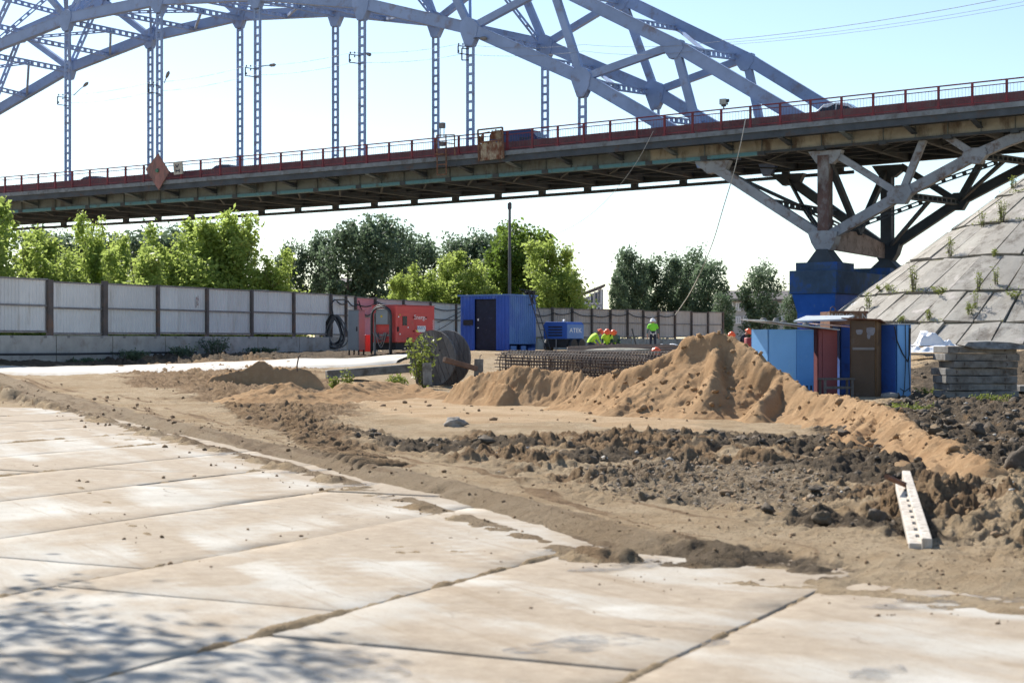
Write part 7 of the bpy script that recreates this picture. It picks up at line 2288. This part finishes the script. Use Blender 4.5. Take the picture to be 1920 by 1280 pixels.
# ------------------------------------------------------------------ people
def person(label, loc, face, J, rad, cols, helmet=None, vest=None, k=1.0, hscale=1.0):
    """one continuous skinned body; J joint positions (x right, y forward, z up), cols colours for skin, top, trousers, boots"""
    o = thing("person", label, "person", loc)
    names = list(J); idx = {n: i for i, n in enumerate(names)}
    bones = [("pelvis", "waist"), ("waist", "chest"), ("chest", "neck"), ("neck", "head"), ("head", "crown")]
    for s in "lr":
        bones += [("chest", "sh" + s), ("sh" + s, "el" + s), ("el" + s, "wr" + s), ("wr" + s, "ha" + s), ("ha" + s, "f1" + s), ("ha" + s, "f2" + s), ("wr" + s, "th" + s), ("pelvis", "hip" + s), ("hip" + s, "kn" + s), ("kn" + s, "an" + s), ("an" + s, "to" + s)]
    me = bpy.data.meshes.new("body")
    me.from_pydata([tuple(Vector(J[n]) * k) for n in names], [(idx[a], idx[b]) for a, b in bones], [])
    tmp = bpy.data.objects.new("body_cage", me); COL.objects.link(tmp)
    sk = tmp.modifiers.new("skin", 'SKIN'); sk.use_smooth_shade = True
    for n, i in idx.items():
        r_ = rad.get(n, rad.get(n[:-1], .05)) if n not in rad else rad[n]
        me.skin_vertices[0].data[i].radius = (r_ * k, r_ * k)
    me.skin_vertices[0].data[idx["pelvis"]].use_root = True
    ss = tmp.modifiers.new("smooth", 'SUBSURF'); ss.levels = 1; ss.render_levels = 1
    dg = bpy.context.evaluated_depsgraph_get(); dg.update()
    bm_ = bpy.data.meshes.new_from_object(tmp.evaluated_get(dg)); bpy.data.objects.remove(tmp)
    bm_.name = "body"; bm_.materials.clear()
    for m in cols: bm_.materials.append(m)
    jp = {n: Vector(J[n]) * k for n in names}
    for f in bm_.polygons:
        c = f.center; best = min(jp, key=lambda n: (jp[n] - c).length / max(rad.get(n, rad.get(n[:-1], .06)), .06))
        b = best.rstrip("lr") if best not in ("pelvis",) else best
        if best in ("head", "crown", "neck"): mi = 0
        elif best[:2] in ("wr", "ha", "f1", "f2", "th"): mi = 0
        elif best[:2] in ("an", "to"): mi = 3
        elif best == "pelvis" or best[:3] in ("hip",) or best[:2] == "kn": mi = 2
        else: mi = 1
        f.material_index = mi; f.use_smooth = True
    bo = link("body", bm_, None, o)
    hd, cr_ = jp["head"], jp["crown"]; up = (cr_ - hd).normalized()
    fw = Vector(J.get("_fw", (0, 1, 0))); 
    # nose, eyes, ears are small bumps joined to the face piece
    hc = hd + up * .05 * k
    if vest is not None:
        sel = [f for f in bm_.polygons if f.material_index == 1 and min(jp, key=lambda n: (jp[n] - f.center).length) in ("waist", "chest", "shl", "shr", "pelvis", "neck") and min((jp["ell"] - f.center).length, (jp["elr"] - f.center).length) > .15 * k]
        sel += [f for f in bm_.polygons if f.material_index == 2 and (f.center - jp["pelvis"]).length < .17 * k and (f.center - jp["waist"]).length < (jp["pelvis"] - jp["waist"]).length + .03]
        vi = sorted({i for f in sel for i in f.vertices}); mp = {v: i for i, v in enumerate(vi)}
        vs = [bm_.vertices[i].co + bm_.vertices[i].normal * .022 * k for i in vi]
        vm = bpy.data.meshes.new("vest"); vm.from_pydata([tuple(v) for v in vs], [], [tuple(mp[i] for i in f.vertices) for f in sel]); vm.shade_smooth(); vm.materials.append(vest[0])
        if len(vest) > 1: vm.materials.append(vest[1]); 
        if len(vest) > 2: vm.materials.append(vest[2])
        ax_ = (jp["chest"] - jp["pelvis"]); La = ax_.length; ax_.normalize()
        for f in vm.polygons:
            t = (f.center - jp["pelvis"]).dot(ax_) / La
            if len(vest) > 1 and (0.22 < t < .36): f.material_index = 1
            if len(vest) > 2 and t < .22: f.material_index = 2
        link("vest", vm, None, o)
    if helmet is not None:
        mb = MB(); R = .138 * k * hscale
        side = up.cross(Vector((0, 1, 0))).normalized()
        mb.lathe([(R * 1.28, -.01), (R * 1.27, .008), (R * 1.02, .02), (R * .98, .06 * k), (R * .86, .11 * k), (R * .6, .145 * k), (R * .25, .165 * k), (.01, .168 * k)], cr_ - up * .085 * k, 18, up)
        mb.v = [tuple(Vector(v)) for v in mb.v]
        hm = bpy.data.meshes.new("helmet"); hm.from_pydata(mb.v, [], mb.f); hm.shade_smooth(); hm.materials.append(helmet); fix_normals(hm); link("helmet", hm, None, o)
    o.rotation_euler = (0, 0, face)
    return o
RAD = dict(pelvis=.145, waist=.135, chest=.165, neck=.062, head=.098, crown=.085, sh=.075, el=.05, wr=.036, ha=.036, f1=.016, f2=.014, th=.014, hip=.095, kn=.066, an=.05, to=.045)
def stand():
    J = dict(pelvis=(0, 0, .95), waist=(0, .01, 1.10), chest=(0, .0, 1.33), neck=(0, .01, 1.50), head=(0, .03, 1.60), crown=(0, .03, 1.70))
    for s, n in ((-1, "l"), (1, "r")):
        J.update({"sh" + n: (.19 * s, 0, 1.40), "el" + n: (.27 * s, -.02, 1.12), "wr" + n: (.29 * s, .06, .88), "ha" + n: (.29 * s, .09, .80), "f1" + n: (.285 * s, .11, .71), "f2" + n: (.30 * s, .09, .71), "th" + n: (.25 * s, .12, .78), "hip" + n: (.10 * s, 0, .88), "kn" + n: (.12 * s, .02, .50), "an" + n: (.13 * s, -.01, .09), "to" + n: (.15 * s, .15, .045)})
    return J
def bent(lean=1.0, crouch=.25, hx=0.0):
    """leaning forward, hands down in front"""
    h = .95 - crouch
    c, s_ = math.cos(lean), math.sin(lean)
    def T(u, y0=0): return (0, y0 + u * s_, h + u * c)
    J = dict(pelvis=(0, -.1, h), waist=(0, -.1 + .16 * s_, h + .16 * c), chest=(0, -.1 + .38 * s_, h + .38 * c), neck=(hx * .4, -.1 + .54 * s_ + .02, h + .54 * c), head=(hx, -.1 + .62 * s_ + .08, h + .64 * c - .01), crown=(hx * 1.3, -.1 + .66 * s_ + .15, h + .73 * c + .02))
    sy, sz = -.1 + .44 * s_, h + .44 * c
    for s, n in ((-1, "l"), (1, "r")):
        J.update({"sh" + n: (.19 * s, sy, sz), "el" + n: (.25 * s, sy + .12, sz - .27), "wr" + n: (.18 * s, sy + .28, sz - .42), "ha" + n: (.17 * s, sy + .34, sz - .48), "f1" + n: (.16 * s, sy + .39, sz - .54), "f2" + n: (.19 * s, sy + .38, sz - .55), "th" + n: (.13 * s, sy + .38, sz - .47), "hip" + n: (.10 * s, -.1, h - .06), "kn" + n: (.15 * s, .12 + crouch * .4, .50), "an" + n: (.14 * s, -.02, .09), "to" + n: (.16 * s, .14, .045)})
    return J
def pm_(n, c, r=.8): return mat(n, c, r, .1, 6, bump=.1)
m_lime = pm_("lime_vest", (0.50, 0.82, 0.06)); m_lime2 = pm_("green_vest", (0.24, 0.72, 0.05)); m_navy = pm_("navy_cloth", (0.02, 0.028, 0.05)); m_greengrey = pm_("grey_green_cloth", (0.10, 0.15, 0.14)); m_refl = pm_("reflective_band", (0.55, 0.57, 0.58), .4)
m_dkgreen = pm_("dark_green_cloth", (0.015, 0.05, 0.035)); m_boot = pm_("boot_leather", (0.02, 0.018, 0.016)); m_pale = m_pale
m_ora = mat("orange_helmet", (0.85, 0.13, 0.045), .35, .05, 3, bump=0); m_whh = mat("white_helmet", (0.80, 0.80, 0.80), .35, .05, 3, bump=0); m_orav = pm_("orange_cloth", (0.7, 0.16, 0.05))
def gl(px, Y): x, y_ = AZP(px, Y); return (x, y_, ground_z(x, y_))
x, y_ = AZP(1224, 85.0)
person("man in a white helmet and green vest standing upright before the far fence", (x, y_, EYE - 21.5 / FPX * 85), math.pi * 1.02, stand(), RAD, [m_skin, m_greengrey, m_navy, m_boot], m_whh, [m_lime2, m_navy, m_refl], 1.0, 1.0)
def placed(px, ytop, Y, J, kk=1.0):
    top = max(J[n][2] for n in J) * kk + .085
    p = U(px, ytop, Y); return (p.x, p.y, p.z - top)
J = bent(.75, .25, .12); person("worker bending to the right in a lime vest and orange helmet", placed(1108, 617, 80, J), -1.1, J, RAD, [m_skin, m_lime, m_navy, m_boot], m_ora, [m_lime, m_lime, m_lime], 1.0, 1.05)
J = bent(.55, .45); person("worker with open lime vest over dark clothes, middle of the three", placed(1138, 617, 82, J), math.pi, J, RAD, [m_skin, m_dkgreen, m_navy, m_boot], m_ora, [m_lime, m_lime, m_lime], 1.0, 1.05)
J = bent(.6, .5); person("worker in dark green with orange helmet, rightmost of the three", placed(1156, 618.5, 83, J), math.pi * .85, J, RAD, [m_skin, m_dkgreen, m_navy, m_boot], m_ora, [m_greengrey, m_lime], 1.0, 1.05)
J = bent(1.15, .42); person("worker ducking behind the rebar cages, only the orange helmet showing", placed(1228, 652, 64.2, J), math.pi, J, RAD, [m_skin, m_navy, m_navy, m_boot], m_ora, None, 1.0, 1.05)
J = bent(.7, .3); person("worker in an orange helmet half hidden by the sand heap crest", placed(1370, 622, 78, J), math.pi, J, RAD, [m_skin, m_orav, m_navy, m_boot], m_ora, None, 1.0, 1.05)
J = bent(.5, .3); person("worker in dark clothes bending between the sand crest and the light blue hut", placed(1392, 616, 78, J), math.pi * 1.3, J, RAD, [m_skin, m_navy, m_navy, m_boot], m_ora, None, 1.0, 1.0)
p = U(1407, 640, 77); gzz = 1.0
o = thing("red_barrel", "red steel barrel at the left corner of the light blue hut", "barrel", (p.x, p.y, gzz))
mb = MB(); mb.lathe([(.27, 0), (.29, .02), (.28, .28), (.295, .3), (.28, .32), (.28, .58), (.295, .6), (.28, .62), (.29, .86), (.26, .88)], (p.x, p.y, gzz), 18); mb.build("drum", mat("barrel_red", (.30, .04, .04), .5, .2, 3, dirt=RUST, dirt_amt=.35), o, smooth=True)
